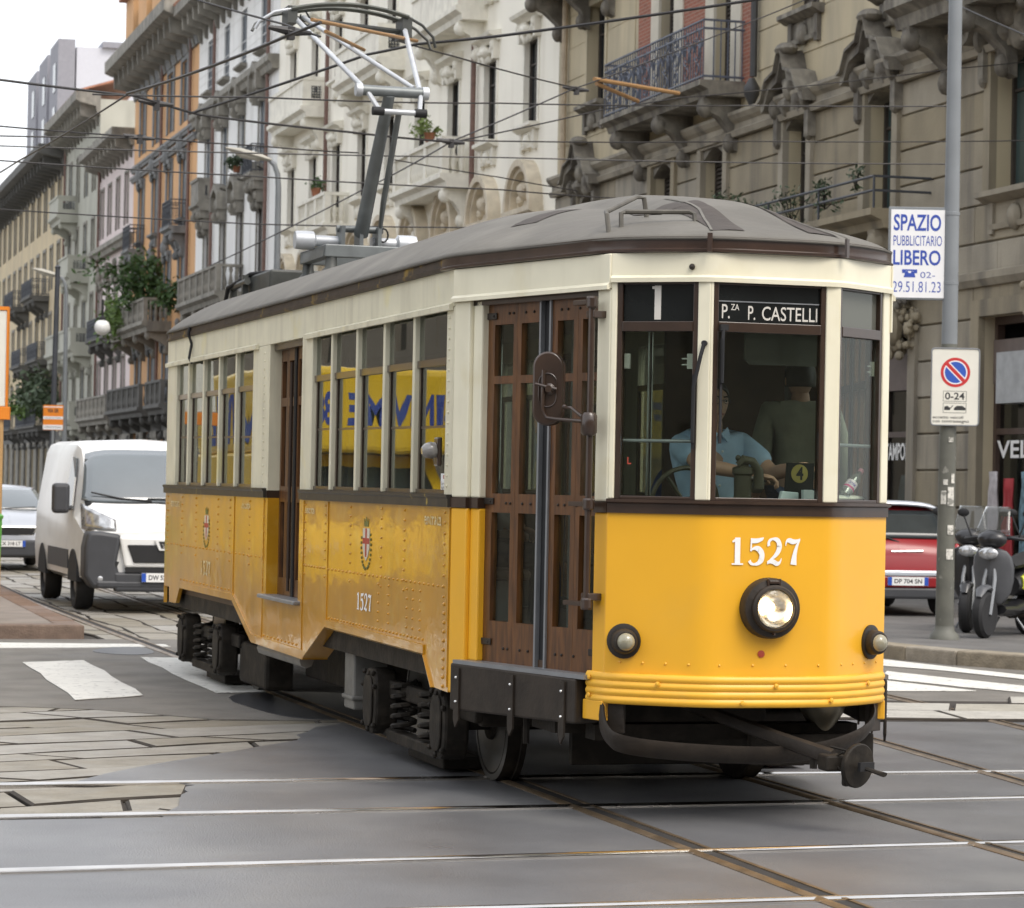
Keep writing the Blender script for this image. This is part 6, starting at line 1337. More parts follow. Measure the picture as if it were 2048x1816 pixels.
# white delivery van
mVan = mat('van_white', (.76, .76, .74), .3, var=.03, coat=.5, dirt=((.52, .49, .43), .5, 1.6, .5, .75))
V = thing('van', 'white delivery van with dark grey bumper waiting behind the tram', 'van'); V.location = (0, 0, 0)
st = [(.10, prof8(.86, .42, .62, .82, .80, .98)), (.22, prof8(.95, .40, .62, .90, .88, 1.06)), (.50, prof8(1.0, .36, .66, 1.02, .94, 1.20)), (.92, prof8(1.015, .36, .7, 1.14, .93, 1.345, .02)), (1.02, prof8(1.02, .36, .7, 1.16, .92, 1.40, .02)), (1.52, prof8(1.02, .36, .7, 1.2, .86, 1.94, .03)), (1.70, prof8(1.02, .36, .7, 1.2, .86, 2.07, .03)), (2.1, prof8(1.02, .36, .7, 1.2, .86, 2.13, .035)), (4.75, prof8(1.02, .36, .7, 1.2, .86, 2.14, .035)), (4.9, prof8(1.0, .4, .7, 1.2, .84, 2.10, .03))]
hull(MB(), st).build('body', mVan, V, smooth=True, bevel=.02)
ws = []
for i in range(9):
    t = i / 8; row = []
    for j in range(15):
        x = (j / 7 - 1); hw = lerp(.925, .80, t); cr = abs(x) ** 3
        row.append(Vector((x * hw, lerp(.90, 1.52, t) - .03 + .09 * cr - .03 * math.sin(math.pi * t), lerp(1.33, 2.01, t) + (-.06 * cr ** 2 if t > .85 else 0) + (.04 * cr ** 2 if t < .1 else 0))))
    ws.append(row)
MB().grid(ws).build('windscreen', mat('windscreen_sky', (.10, .12, .13), .04, var=.2, vs=.8, spec=1.0, coat=1.0), V, smooth=True, thick=-.012)
MB().grid([[Vector((x, .83 + .06 * abs(x) ** 2, 1.30 - .02 * abs(x))) for x in [-.88 + i * .11 for i in range(17)]], [Vector((x, .98 + .10 * abs(x) ** 3, 1.375)) for x in [-.88 + i * .11 for i in range(17)]]]).build('cowl', mRub, V, smooth=True, thick=-.03)
for pts in ([(-.05, .86, 1.37), (-.45, .90, 1.40), (-.80, .97, 1.47)], [(.55, .86, 1.37), (.2, .87, 1.40), (-.10, .88, 1.40)]): MB().tube(pts, .012, 6).build('wiper', mRub, V)
for sx in (-1, 1):
    bc = MB().prism(Fr((0, 0, 0), (sx, 0), (0, -1)), [(.50, .30), (.60, .60), (.54, .96), (.80, 1.0), (.96, 1.0), (1.0, .80), (1.0, .45), (.90, .30)], -.42, -.035).build('bumper_corner', mPlast, V, bevel=.05, seg=3, smooth=True)
    MB().prism(Fr((0, 0, 0), (sx, 0), (0, -1)), [(.60, .56), (.76, .57), (.72, .64), (.57, .63)], -.05, -.042).build('slot', mRub, bc)
    MB().lathe((sx * .80, .06, .42), (0, -1, 0), [(.05, 0), (.045, .02), (.02, .03)], 12).build('fog_lamp', mLampC, bc, smooth=True)
    MB().grid([[Vector((sx * lerp(.60, .965, i / 6), .135 + .30 * (i / 6) ** 2.2 + .16 * j / 4 * (.35 + i / 9), lerp(1.00 + .01 * i / 6, 1.13 + .20 * (i / 6) ** 1.1, j / 4))) for i in range(7)] for j in range(5)]).build('headlight', mLampC, V, smooth=True, thick=-.03)
    MB().ball((sx * .80, .27, 1.07), (.055, .03, .05), 10, 8).build('indicator', mat('amber_lamp', (.75, .42, .12), .2, var=.1, emit=(1, .6, .25, .5)), V, smooth=True)
    mr_ = MB().box((sx * 1.05, 1.06, 1.20), (sx * 1.27, 1.20, 1.58)).build('door_mirror', mPlast, V, bevel=.05, seg=3); MB().tube([(sx * .98, 1.25, 1.28), (sx * 1.06, 1.2, 1.26)], .03, 6).build('mirror_arm', mPlast, mr_)
    MB().add([Vector((sx * 1.015, 1.20, 1.26)), Vector((sx * 1.020, 1.95, 1.24)), Vector((sx * .905, 1.95, 1.92)), Vector((sx * .90, 1.62, 1.90)), Vector((sx * .95, 1.40, 1.66))], [(0, 1, 2, 3, 4)]).build('side_window', mCarG, V, thick=.02)
    MB().box((sx * 1.03, 1.35, .50), (sx * 1.012, 3.3, .74)).build('rubbing_strip', mPlast, V)
    for y in (.95, 3.95): wheel(sx * 1.0, y, .34, .22, V, sx)
    for y in (.95, 3.95): MB().prism(Fr((sx * 1.0, y, 0), (0, 1), (sx, 0)), [(.40 * math.cos(a), .36 + .40 * math.sin(a)) for a in [i * math.pi / 14 for i in range(15)]], -.05, .024).build('wheel_arch', mRub, V)
MB().prism(Fv, [(-.62, .26), (.62, .26), (.64, .5), (-.64, .5)], -.2, -.025).prism(Fv, [(-.84, .30), (.84, .30), (.86, .40), (-.86, .40)], -.22, -.02).build('lower_bumper', mPlast, V, bevel=.03)
gs = MB().prism(Fv, [(-.50, .56), (.50, .56), (.58, .94), (-.58, .94)], -.15, -.02).build('grille_surround', mVan, V, bevel=.03)
MB().prism(Fv, [(-.40, .62), (.40, .62), (.48, .84), (-.48, .84)], -.02, .002).build('grille', mRub, gs, bevel=.015); MB().fb(Fv, -.50, .50, .50, .56, -.04, -.015).build('lower_grille', mRub, gs)
eb = MB().prism(Fv, [(-.15, .90), (-.09, .77), (.09, .77), (.15, .90), (.13, .92), (-.13, .92)], .002, .02).build('badge_surround', mVan, gs, bevel=.01); 
MB().prism(Fv, [(-.10, .885), (-.065, .80), (.065, .80), (.10, .885)], .021, .024).build('badge_shield', mRub, gs)
bd = MB()
for pts in ([(-.045, .81), (-.02, .84), (.01, .87), (.035, .872)], [(-.02, .84), (-.06, .85)], [(.0, .85), (.045, .83)], [(.0, .845), (.03, .81)]): ribbon(bd, Fv, 0, 1, 0, 1, [(x, z, .02) for x, z in pts], .026)
bd.build('lion_emblem', mChr, gs)
plate(Fv, -.30, .24, .385, .495, .005, gs, 'DW 522 VX'); MB().fb(Fv, -.35, -.05, 1.165, 1.185, -.44, -.43).build('bonnet_vent', mPlast, V)
V.location = (1.76, 19.45, 0)
endthing()
# hatchback behind the van
def small_car(name, label, mBody, mRoofm, loc, rz, front_view, mLow=None):
    Cc = thing(name, label, 'car'); Cc.location = (0, 0, 0)
    p = prof8
    st = [(.0, p(.70, .30, .45, .55, .66, .66)), (.10, p(.80, .26, .5, .68, .76, .80)), (.35, p(.85, .22, .5, .78, .80, .92)), (1.0, p(.87, .22, .5, .84, .80, 1.0)), (1.12, p(.87, .22, .5, .86, .78, 1.05)), (1.75, p(.87, .22, .5, .9, .62, 1.42, .02)), (2.1, p(.87, .22, .5, .92, .62, 1.47, .03)), (3.2, p(.87, .22, .5, .94, .62, 1.44, .03)), (3.72, p(.85, .24, .5, .95, .68, 1.05, .02)), (3.85, p(.82, .26, .5, .9, .74, .98, .01)), (3.92, p(.74, .3, .5, .75, .68, .85, .01))]
    return Cc, st
Cc, st = small_car('car', '', None, None, None, 0, True)
tag(Cc, 'silver hatchback with dark bumper behind the white van at the left edge', 'car')
mSil = mat('silver_car_paint', (.46, .48, .52), .3, metal=.4, var=.03, coat=.5)
hull(MB(), st).build('body', mSil, Cc, smooth=True, bevel=.02)
MB().grid([[Vector((x * lerp(.80, .60, t), lerp(1.06, 1.76, t) - .02 + .12 * abs(x) ** 3, lerp(1.03, 1.435, t) + .03 * math.sin(math.pi * t))) for x in [-1 + i / 6 for i in range(13)]] for t in [i / 6 for i in range(7)]]).build('windscreen', MATS['windscreen_sky'], Cc, smooth=True, thick=-.012)
MB().prism(Fv, [(-.80, .24), (.80, .24), (.84, .55), (-.84, .55)], -.3, .02).build('bumper', mPlast, Cc, bevel=.05, seg=3)
gr = MB().prism(Fv, [(-.42, .60), (.42, .60), (.50, .78), (-.50, .78)], -.2, .0).build('grille_frame', mChr, Cc, bevel=.02); MB().prism(Fv, [(-.37, .63), (.37, .63), (.44, .75), (-.44, .75)], .0, .012).build('grille', mRub, gr)
for sx in (-1, 1):
    MB().ball((sx * .70, .16, .72), (.14, .16, .09), 12, 8).build('headlight', mLampC, Cc, smooth=True)
    MB().ball((sx * .96, 1.35, 1.02), (.09, .06, .07), 10, 8).build('door_mirror', mPlast, Cc, smooth=True)
    for y in (.72, 3.2): wheel(sx * .84, y, .30, .2, Cc, sx)
plate(Fv, -.26, .26, .42, .53, .03, gr, 'CK 318 LT'); MB().tube([(-.1, .98, 1.06), (.55, 1.08, 1.10)], .012, 6).build('wiper', mRub, Cc)
Cc.location = (1.55, 34.2, 0); endthing()
# red hatchback with pale roof seen from behind
Cc = thing('car', 'red hatchback with pale silver roof parked by the pole, seen from behind', 'car'); Cc.location = (0, 0, 0)
mRedC = mat('red_car_paint', (.25, .006, .010), .35, var=.03, coat=.25); mRoofS = mat('pale_silver_paint', (.62, .66, .72), .3, metal=.3, var=.02, coat=.5)
p = prof8
st = [(.0, p(.74, .30, .50, .62, .70, .74)), (.08, p(.82, .26, .55, .76, .76, .90, .01)), (.16, p(.84, .24, .55, .84, .74, .96, .01)), (.42, p(.845, .22, .55, .88, .66, 1.26, .01)), (.56, p(.845, .22, .55, .9, .645, 1.35, .02)), (1.9, p(.845, .22, .55, .9, .63, 1.37, .03)), (2.55, p(.845, .22, .55, .88, .74, .98, .02)), (3.4, p(.82, .24, .5, .8, .74, .88, .01)), (3.6, p(.72, .3, .5, .62, .62, .68, .0))]
hull(MB(), st).build('body', mRedC, Cc, smooth=True, bevel=.02)
MB().grid([[Vector((x * .64, y, lerp(1.372, 1.40, 1 - abs(x) ** 2) + (-.03 if y < .5 else 0) + (-.05 * abs(x) ** 6))) for x in [-1 + i / 6 for i in range(13)]] for y in (.40, .52, .9, 1.4, 1.95)]).build('roof', mRoofS, Cc, smooth=True, thick=-.03)
MB().grid([[Vector((x * lerp(.72, .60, t), lerp(.155, .45, t) - .014 + .02 * abs(x) ** 4, lerp(.96, 1.30, t))) for x in [-1 + i / 6 for i in range(13)]] for t in [i / 5 for i in range(6)]]).build('rear_window', mCarG, Cc, smooth=True, thick=-.012)
MB().prism(Fv, [(-.80, .50), (.80, .50), (.81, .57), (-.81, .57)], -.1, .05).build('bumper_trim', mRoofS, Cc, bevel=.02); MB().prism(Fv, [(-.78, .22), (.78, .22), (.79, .36), (-.79, .36)], -.15, .03).build('lower_bumper', mPlast, Cc, bevel=.03); MB().prism(Fv, [(-.80, .36), (.80, .36), (.80, .50), (-.80, .50)], -.12, .035).build('bumper', mRedC, Cc, bevel=.02)
plate(Fv, -.16, .36, .385, .49, .037, Cc, 'DP 704 SN'); MB().fb(Fv, -.42, -.20, .39, .48, .03, .042).build('fog_lamp', mat('red_lamp', (.35, .01, .015), .2, var=0, coat=.6), Cc, bevel=.006)
MB().tube([Fv.P(-.1, .80, -.02), Fv.P(.30, .81, -.02)], .016, 8).build('tailgate_handle', mChr, Cc, smooth=True); MB().tube([(-.42, .10, .955), (-.12, .12, .965), (.02, .10, .91)], .014, 6).build('wiper', mRub, Cc); 
for sx in (-1, 1):
    MB().ball((sx * .765, .085, .78), (.055, .05, .13), 10, 8).build('tail_lamp', MATS['red_lamp'], Cc, smooth=True)
    for y in (.62, 3.0): wheel(sx * .84, y, .30, .19, Cc, sx)
MB().tube([(.1, .9, 1.40), (.12, 1.05, 1.46)], .006, 5).build('aerial', mRub, Cc)
Cc.location = (10.43, 16.9, .138); Cc.rotation_euler = (0, 0, R(-7)); endthing()
# scooters
def scooter(label, loc, rz, body, panel, apron):
    S = thing('scooter', label, 'scooter', (0, 0, 0), 'scooters parked on the corner pavement')
    for x in (.62, -.62):
        w_ = MB().lathe((x, 0, .25), (0, 1, 0), [(.15, -.055), (.22, -.06), (.25, -.03), (.25, .03), (.22, .06), (.15, .055)], 26).build('wheel', mTyre, S, smooth=True)
        h_ = MB().lathe((x, 0, .25), (0, 1, 0), [(.15, -.04), (.13, -.045), (.04, -.05), (.04, .05), (.13, .045), (.15, .04)], 18).build('rim', mRim, w_, smooth=True)
        MB().lathe((x, -.055, .25), (0, 1, 0), [(.10, 0), (.11, .004), (.05, .008)], 16).build('brake_disc', mChr, w_, smooth=True)
    MB().tube([(.62, -.06, .25), (.50, -.06, .62), (.44, -.03, .82)], .022, 8).tube([(.62, .06, .25), (.50, .06, .62), (.44, .03, .82)], .022, 8).build('fork', mGrey, S, smooth=True)
    MB().tube([(.80, 0, .44), (.72, 0, .52), (.60, 0, .54), (.46, 0, .46), (.40, 0, .36)], [.03, .06, .065, .06, .04], 10, flat=(1.1, .5)).build('mudguard', apron, S, smooth=True)
    MB().add([Vector(q) for q in ((.52, 0, .98), (.46, .2, .96), (.40, .28, .78), (.36, .22, .45), (.42, .1, .30), (.48, 0, .34), (.42, -.1, .30), (.36, -.22, .45), (.40, -.28, .78), (.46, -.2, .96), (.56, 0, .70))], [(0, 1, 2, 10), (2, 3, 4, 5, 10), (0, 10, 8, 9), (10, 5, 6, 7, 8)]).build('leg_shield', apron, S, smooth=True, thick=.05, subsurf=1)
    MB().tube([(.40, 0, .98), (.42, 0, 1.10)], .06, 8).tube([(.30, -.36, 1.05), (.38, -.2, 1.07), (.40, 0, 1.06), (.38, .2, 1.07), (.30, .36, 1.05)], .022, 8).ball((.44, 0, 1.05), (.12, .17, .10), 12, 8).build('handlebar', body, S, smooth=True)
    for sy in (-1, 1):
        m_ = MB().tube([(.36, sy * .27, 1.08), (.36, sy * .33, 1.22), (.36, sy * .36, 1.30)], .009, 6).build('mirror_stalk', mRub, S); MB().ball((.35, sy * .37, 1.33), (.02, .07, .045), 10, 8).build('mirror', mRub, m_, smooth=True)
    MB().ball((.545, 0, .90), (.05, .11, .07), 12, 8).build('headlight', mLampC, S, smooth=True)
    MB().grid([[Vector((.44 - .16 * t + .02 * (1 - abs(x)), x * lerp(.2, .14, t), 1.10 + .30 * t)) for x in [-1 + i / 4 for i in range(9)]] for t in [i / 5 for i in range(6)]]).build('windshield', glass('smoked_screen', (.62, .62, .63), .05, .05, dust=.06), S, smooth=True, thick=.006)
    MB().tube([(.34, 0, .30), (.0, 0, .28), (-.25, 0, .32)], [.10, .12, .14], 10, flat=(1.4, .6)).build('footboard', body, S, smooth=True)
    MB().tube([(-.08, 0, .55), (-.35, 0, .58), (-.70, 0, .66), (-.92, 0, .72)], [.12, .17, .16, .06], 12, flat=(1.0, .95)).build('rear_body', body, S, smooth=True)
    for sy in (-1, 1): MB().tube([(-.15, sy * .11, .58), (-.40, sy * .15, .58), (-.70, sy * .13, .66), (-.88, sy * .06, .71)], [.06, .14, .12, .03], 10, flat=(.55, 1.1)).build('side_panel', panel, S, smooth=True)
    MB().tube([(.0, 0, .76), (-.25, 0, .79), (-.50, 0, .83), (-.80, 0, .90)], [.09, .13, .13, .08], 12, flat=(1.1, .5)).build('seat', mRub, S, smooth=True)
    MB().tube([(-.2, -.16, .26), (-.5, -.2, .27), (-.85, -.2, .34)], [.03, .06, .07], 10).build('exhaust', mGrey, S, smooth=True); MB().tube([(-.1, 0, .26), (-.62, .1, .25)], .07, 8).build('engine', mGrime, S, smooth=True)
    MB().tube([(-.05, .1, .2), (-.1, .22, .02)], .014, 6).tube([(-.05, -.1, .2), (-.1, -.22, .02)], .014, 6).build('stand', mGrey, S)
    S.location = loc; S.rotation_euler = (0, 0, rz); endthing(); return S
mScB = mat('scooter_black', (.014, .014, .016), .35, var=.15, coat=.3); mScG = mat('scooter_grey', (.085, .088, .095), .45, var=.1); mLime = mat('lime_yellow', (.60, .64, .06), .3, var=.05, coat=.4)
scooter('scooter with grey leg shield and lime yellow side panels, foremost beside the pole', (9.78, 12.72, .137), R(222), mScB, mLime, mScG)
scooter('black scooter with tall screen half hidden behind the pole', (9.98, 13.9, .137), R(236), mScB, mScB, mScB)
scooter('black scooter at the right edge behind the lime one', (10.65, 13.5, .137), R(240), mScB, mScB, mScB)
# yellow box van across the stop island: outside the frame, mirrored in the tram's windows
mVY = mat('box_van_yellow', (.80, .52, .02), .35, var=.03, coat=.4); mVB = mat('lettering_blue', (.03, .06, .30), .5, var=.03)
Y = thing('box_van', 'yellow box van with blue lettering reflected in the side windows of the tram', 'van', (-3.75, 17.3, 0))
Fy = Fr((-3.75, 17.3, 0), (1, 0))
MB().box((-4.9, 17.2, 2.0), (-2.6, 22.5, 3.02)).build('box_body', mVY, Y, bevel=.08, seg=3); MB().box((-4.9, 18.9, .75), (-2.6, 22.5, 1.998)).build('box_body', mVY, Y, bevel=.04)
MB().box((-4.75, 17.0, .35), (-2.75, 18.88, 1.05)).build('cab', mVY, Y, bevel=.1, seg=3); MB().add([Vector(q) for q in ((-4.7, 17.05, 1.05), (-2.8, 17.05, 1.05), (-2.8, 18.8, 1.05), (-4.7, 18.8, 1.05), (-4.6, 17.75, 1.99), (-2.9, 17.75, 1.99), (-2.9, 18.8, 1.99), (-4.6, 18.8, 1.99))], [(0, 1, 5, 4), (1, 2, 6, 5), (2, 3, 7, 6), (3, 0, 4, 7), (4, 5, 6, 7)]).build('cab_upper', mVY, Y, bevel=.03)
MB().add([Vector(q) for q in ((-4.55, 17.14, 1.20), (-2.95, 17.14, 1.20), (-3.02, 17.62, 1.84), (-4.48, 17.62, 1.84))], [(0, 1, 2, 3)]).build('windscreen', mCarG, Y, thick=.02)
for x in (-4.5, -3.0): MB().ball((x, 17.02, .85), (.14, .06, .1), 12, 8).build('headlight', mLampC, Y, smooth=True)
for x, dr in ((-4.7, -1), (-2.8, 1)):
    for y in (17.8, 21.3): wheel(x, y, .34, .24, Y, dr)
MB().box((-4.8, 16.95, .3), (-2.7, 17.02, .55)).build('bumper', mPlast, Y, bevel=.03)
text(Fy, 'SINVME 88F', -1.05, 1.08, 2.32, 2.72, .105, mVB, Y, .04)
Fs = Fr((-2.6, 17.3, 0), (0, 1), (1, 0)); text(Fs, 'SINVME', .3, 4.6, 2.1, 2.75, .004, mVB, Y, .04)
endthing()
# ------------------------------------------------------------------ street furniture
endthing()
mPole = mat('grey_pole_paint', (.20, .215, .225), .5, var=.12, vs=2); mPoleL = mat('olive_grey_pole', (.115, .115, .095), .55, var=.2, vs=5, dirt=((.32, .31, .27), .6, 9, .64, .70))
P = thing('street_pole', 'tall grey steel pole on the corner pavement carrying two signs', 'pole', (8.74, 12.07, .137))
pb = Vector((8.74, 12.07, .137))
MB().cyl(pb, pb + Vector((0, 0, 3.1)), .098, .085, 20).build('lower_shaft', mPoleL, P, smooth=True); MB().cyl(pb + Vector((0, 0, 3.1)), pb + Vector((0, 0, 9.5)), .084, .062, 20).build('upper_shaft', mPole, P, smooth=True)
MB().lathe(pb, (0, 0, 1), [(.16, 0), (.15, .05), (.11, .09), (.10, .14)], 20).build('base_collar', mPoleL, P, smooth=True)
vdir = Vector((-math.sin(PHI), -math.cos(PHI), 0))
Fp = Fr(pb, (math.cos(PHI), -math.sin(PHI)), (vdir.x, vdir.y))
mStk = mat('torn_sticker', (.62, .60, .54), .7, var=.2, vs=30, dirt=((.15, .15, .13), .8, 25, .5, .6))
for u, z, w_, h_ in ((.02, 1.88, .09, .06), (-.05, .80, .06, .14), (.03, .78, .07, .20), (.035, .48, .07, .10), (.03, .22, .08, .11), (.02, 1.45, .05, .05), (-.03, 1.0, .05, .06), (.05, 1.02, .04, .10), (-.02, 1.75, .04, .03)):
    z += .62
    b = MB(); b.grid([[pb + Fp.e * (math.sin(a) * .0985) + Fp.n * (math.cos(a) * .0985) + Vector((0, 0, zz)) for a in [(u / .098) + k * w_ / .098 / 4 for k in range(-2, 3)]] for zz in (z, z + h_)]); b.build('sticker', mStk, P, thick=-.001)
for z in (3.72, 4.45): MB().lathe(pb + Vector((0, 0, z)), (0, 0, 1), [(.078, 0), (.085, .005), (.085, .035), (.078, .04)], 18).fb(Fp, -.18, -.08, z + .005, z + .03, -.02, .02).build('clamp', mPole, P)
endthing()
S1 = thing('advert_sign', 'white SPAZIO PUBBLICITARIO LIBERO sign in blue letters fixed to the grey pole', 'sign', pb + Vector((-.35, .1, 3.7)))
mSgW = mat('sign_white', (.78, .78, .78), .4, var=.02); mSgB = mat('sign_blue', (.03, .07, .36), .5, var=.02)
Fq = Fr(pb, (.955, -.296), (-.296, -.955)); S0, S1u, Z0, Z1 = -.66, -.055, 3.56, 4.535
MB().fb(Fq, S0, S1u, Z0, Z1, -.03, .03).build('frame', mPole, S1, bevel=.006); MB().fb(Fq, S0 + .02, S1u - .02, Z0 + .02, Z1 - .03, .031, .036).build('face', mSgW, S1)
tw = S1u - S0 - .04
def row(txt, a, c, y0, y1, bold=.02, m=mSgB): text(Fq, txt, S0 + .02 + tw * a, S0 + .02 + tw * c, lerp(Z1, Z0, y1), lerp(Z1, Z0, y0), .0375, m, S1, bold)
row('SPAZIO', .05, .93, .08, .26); row('PUBBLICITARIO', .05, .95, .31, .42, .0); row('LIBERO', .05, .93, .465, .63); row('02-', .56, .83, .70, .765, -.005); row('29.51.81.23', .05, .94, .805, .92, -.005)
u = lambda t: S0 + .02 + tw * t; zz = lambda t: lerp(Z1, Z0, t)
MB().prism(Fq, [(u(.25), zz(.76)), (u(.47), zz(.76)), (u(.44), zz(.70)), (u(.40), zz(.69)), (u(.38), zz(.715)), (u(.34), zz(.715)), (u(.32), zz(.69)), (u(.28), zz(.70))], .0365, .038).prism(Fq, [(u(.22), zz(.715)), (u(.28), zz(.715)), (u(.29), zz(.69)), (u(.43), zz(.69)), (u(.44), zz(.715)), (u(.50), zz(.715)), (u(.50), zz(.675)), (u(.22), zz(.675))], .0365, .0382).build('telephone_symbol', mSgB, S1)
endthing()
S2 = thing('no_parking_sign', 'cream no parking panel with red and blue roundel low on the grey pole', 'sign', pb + Vector((0, -.1, 2.3)))
mSgC = mat('sign_cream', (.70, .68, .60), .45, var=.03); mSgR = mat('sign_red', (.52, .03, .03), .45, var=.02); mBl2 = mat('sign_deep_blue', (.03, .09, .42), .45, var=.02); mSk = mat('sign_black', (.03, .03, .03), .5, var=0)
U0, U1, Z0, Z1 = -.20, .30, 2.245, 3.05
rr = .035
rp = [(U1 - rr + x, Z1 - rr + y) for x, y in arc(0, 0, rr, 0, 90, 5)] + [(U0 + rr + x, Z1 - rr + y) for x, y in arc(0, 0, rr, 90, 180, 5)] + [(U0 + rr + x, Z0 + rr + y) for x, y in arc(0, 0, rr, 180, 270, 5)] + [(U1 - rr + x, Z0 + rr + y) for x, y in arc(0, 0, rr, 270, 360, 5)]
MB().prism(Fp, rp, .10, .115).build('panel', mSgC, S2); MB().tube([Fp.P(a, z, .115) for a, z in rp], .008, 6, closed=True).build('rim', mGrey, S2, smooth=True)
c_, zc = .05, 2.80
MB().prism(Fp, arc(c_, zc, .155, 0, 360, 40)[:-1], .1155, .1165).build('red_disc', mSgR, S2); MB().prism(Fp, arc(c_, zc, .125, 0, 360, 36)[:-1], .1168, .1174).build('white_ring', mSgW, S2); MB().prism(Fp, arc(c_, zc, .112, 0, 360, 36)[:-1], .1176, .1182).build('blue_disc', mBl2, S2)
d_ = .7071
MB().add([Fp.P(c_ + (-.118 * d_ + q * d_), zc + (.118 * d_ + q * d_), .1184) for q in (-.03, .03)] + [Fp.P(c_ + (.118 * d_ + q * d_), zc + (-.118 * d_ + q * d_), .1184) for q in (.03, -.03)], [(0, 1, 2, 3)]).build('white_edge', mSgW, S2); MB().add([Fp.P(c_ + (-.135 * d_ + q * d_), zc + (.135 * d_ + q * d_), .1188) for q in (-.019, .019)] + [Fp.P(c_ + (.135 * d_ + q * d_), zc + (-.135 * d_ + q * d_), .1188) for q in (.019, -.019)], [(0, 1, 2, 3)]).build('red_bar', mSgR, S2)
def fbox(a, c, z0, z1):
    b = MB(); t = .004
    b.fb(Fp, a, c, z0, z0 + t, .1155, .1162).fb(Fp, a, c, z1 - t, z1, .1155, .1162).fb(Fp, a, a + t, z0, z1, .1155, .1163).fb(Fp, c - t, c, z0, z1, .1155, .1163); b.build('box_outline', mSk, S2)
fbox(-.075, .17, 2.495, 2.605); fbox(-.075, .17, 2.375, 2.48)
text(Fp, '0-24', -.055, .15, 2.515, 2.59, .1162, mSk, S2, .02); text(Fp, 'eccetto veicoli', -.18, .14, 2.315, 2.345, .1162, mSk, S2, .01); text(Fp, 'con contrassegno', -.18, .20, 2.265, 2.30, .1162, mSk, S2, .01)
MB().prism(Fp, [(.04, 2.405), (.16, 2.405), (.165, 2.425), (.13, 2.45), (.07, 2.45), (.04, 2.425)], .1156, .1163).prism(Fp, [(-.06, 2.405), (.0, 2.405), (.0, 2.43), (-.03, 2.45), (-.06, 2.44)], .1156, .1163).build('tow_symbol', mSk, S2)
text_b = MB(); ribbon(text_b, Fp, 0, 1, 0, 1, [(-.0, 2.42, .008), (.03, 2.455, .008)], .1163); text_b.build('tow_hook', mSk, S2)
endthing()

# tram stop on the island: panel, post and bin at the very left edge
mOrP = mat('stop_orange', (.72, .22, .015), .45, var=.04)
T_ = thing('stop_sign_panel', 'cream tram stop panel with orange edge at the left edge of the picture', 'sign', (-.9, 15.5, .138))
Ft = Fr((-.68, 15.47, 0), (math.cos(PHI), -math.sin(PHI)), (vdir.x, vdir.y))
MB().fb(Ft, -.9, .0, 2.40, 3.43, -.04, .04).build('panel', mSgC, T_, bevel=.01); MB().fb(Ft, -.92, .012, 3.43, 3.47, -.05, .05).build('orange_edge', mOrP, T_); MB().fb(Ft, .0005, .012, 2.40, 3.43, -.05, .05).build('orange_edge', mOrP, T_); MB().fb(Ft, -.92, .04, 2.26, 2.398, -.05, .05).build('orange_band', mOrP, T_, bevel=.006)
MB().cyl(Ft.P(-.45, .138, 0), Ft.P(-.45, 2.26, 0), .04, n=14).build('post', mPole, T_, smooth=True)
MB().cyl(Ft.P(-.05, .138, .0), Ft.P(-.05, 2.26, 0), .028, n=12).build('post', mat('ochre_post', (.42, .25, .10), .5), T_, smooth=True)
endthing()
Bn = thing('litter_bin', 'green litter bin hanging under the stop panel at the left edge', 'bin', Ft.P(-.2, .6, .06))
mBin = mat('bin_green', (.10, .33, .05), .45, var=.06)
MB().lathe(Ft.P(-.17, .64, .06), (0, 0, 1), [(.13, 0), (.15, .02), (.165, .5), (.165, .56)], 20).build('drum', mBin, Bn, smooth=True); MB().lathe(Ft.P(-.17, 1.20, .06), (0, 0, 1), [(.175, 0), (.18, .03), (.14, .06), (.02, .07)], 20).build('lid', mBin, Bn, smooth=True)
endthing()
# orange and white notice on a post
N_ = thing('notice_board', 'orange and white printed notice board on a thin post above the van', 'sign', (3.65, 44.8, 0))
Fn_ = Fr((3.62, 44.82, 0), (math.cos(PHI), -math.sin(PHI)), (vdir.x, vdir.y))
MB().fb(Fn_, -.21, .21, 2.63, 3.16, -.02, .02).build('board', mOrP, N_); MB().fb(Fn_, -.21, .21, 2.86, 2.92, .021, .024).build('white_strip', mSgW, N_); MB().fb(Fn_, -.21, .21, 2.64, 2.74, .021, .024).build('white_strip', mSgW, N_)
text(Fn_, 'VIA ER', -.12, .12, 3.0, 3.08, .022, mSk, N_, .03); text(Fn_, 'LAVORI IN CORSO', -.18, .18, 2.875, 2.905, .0245, mSk, N_); text(Fn_, 'COMUNE DI MILANO', -.18, .18, 2.67, 2.71, .0245, mSk, N_); MB().fb(Fn_, -.2, .2, 3.11, 3.13, .021, .023).build('white_line', mSgW, N_)
MB().cyl((3.62, 44.83, 0), (3.62, 44.83, 2.63), .03, n=10).build('post', mPole, N_, smooth=True); endthing()
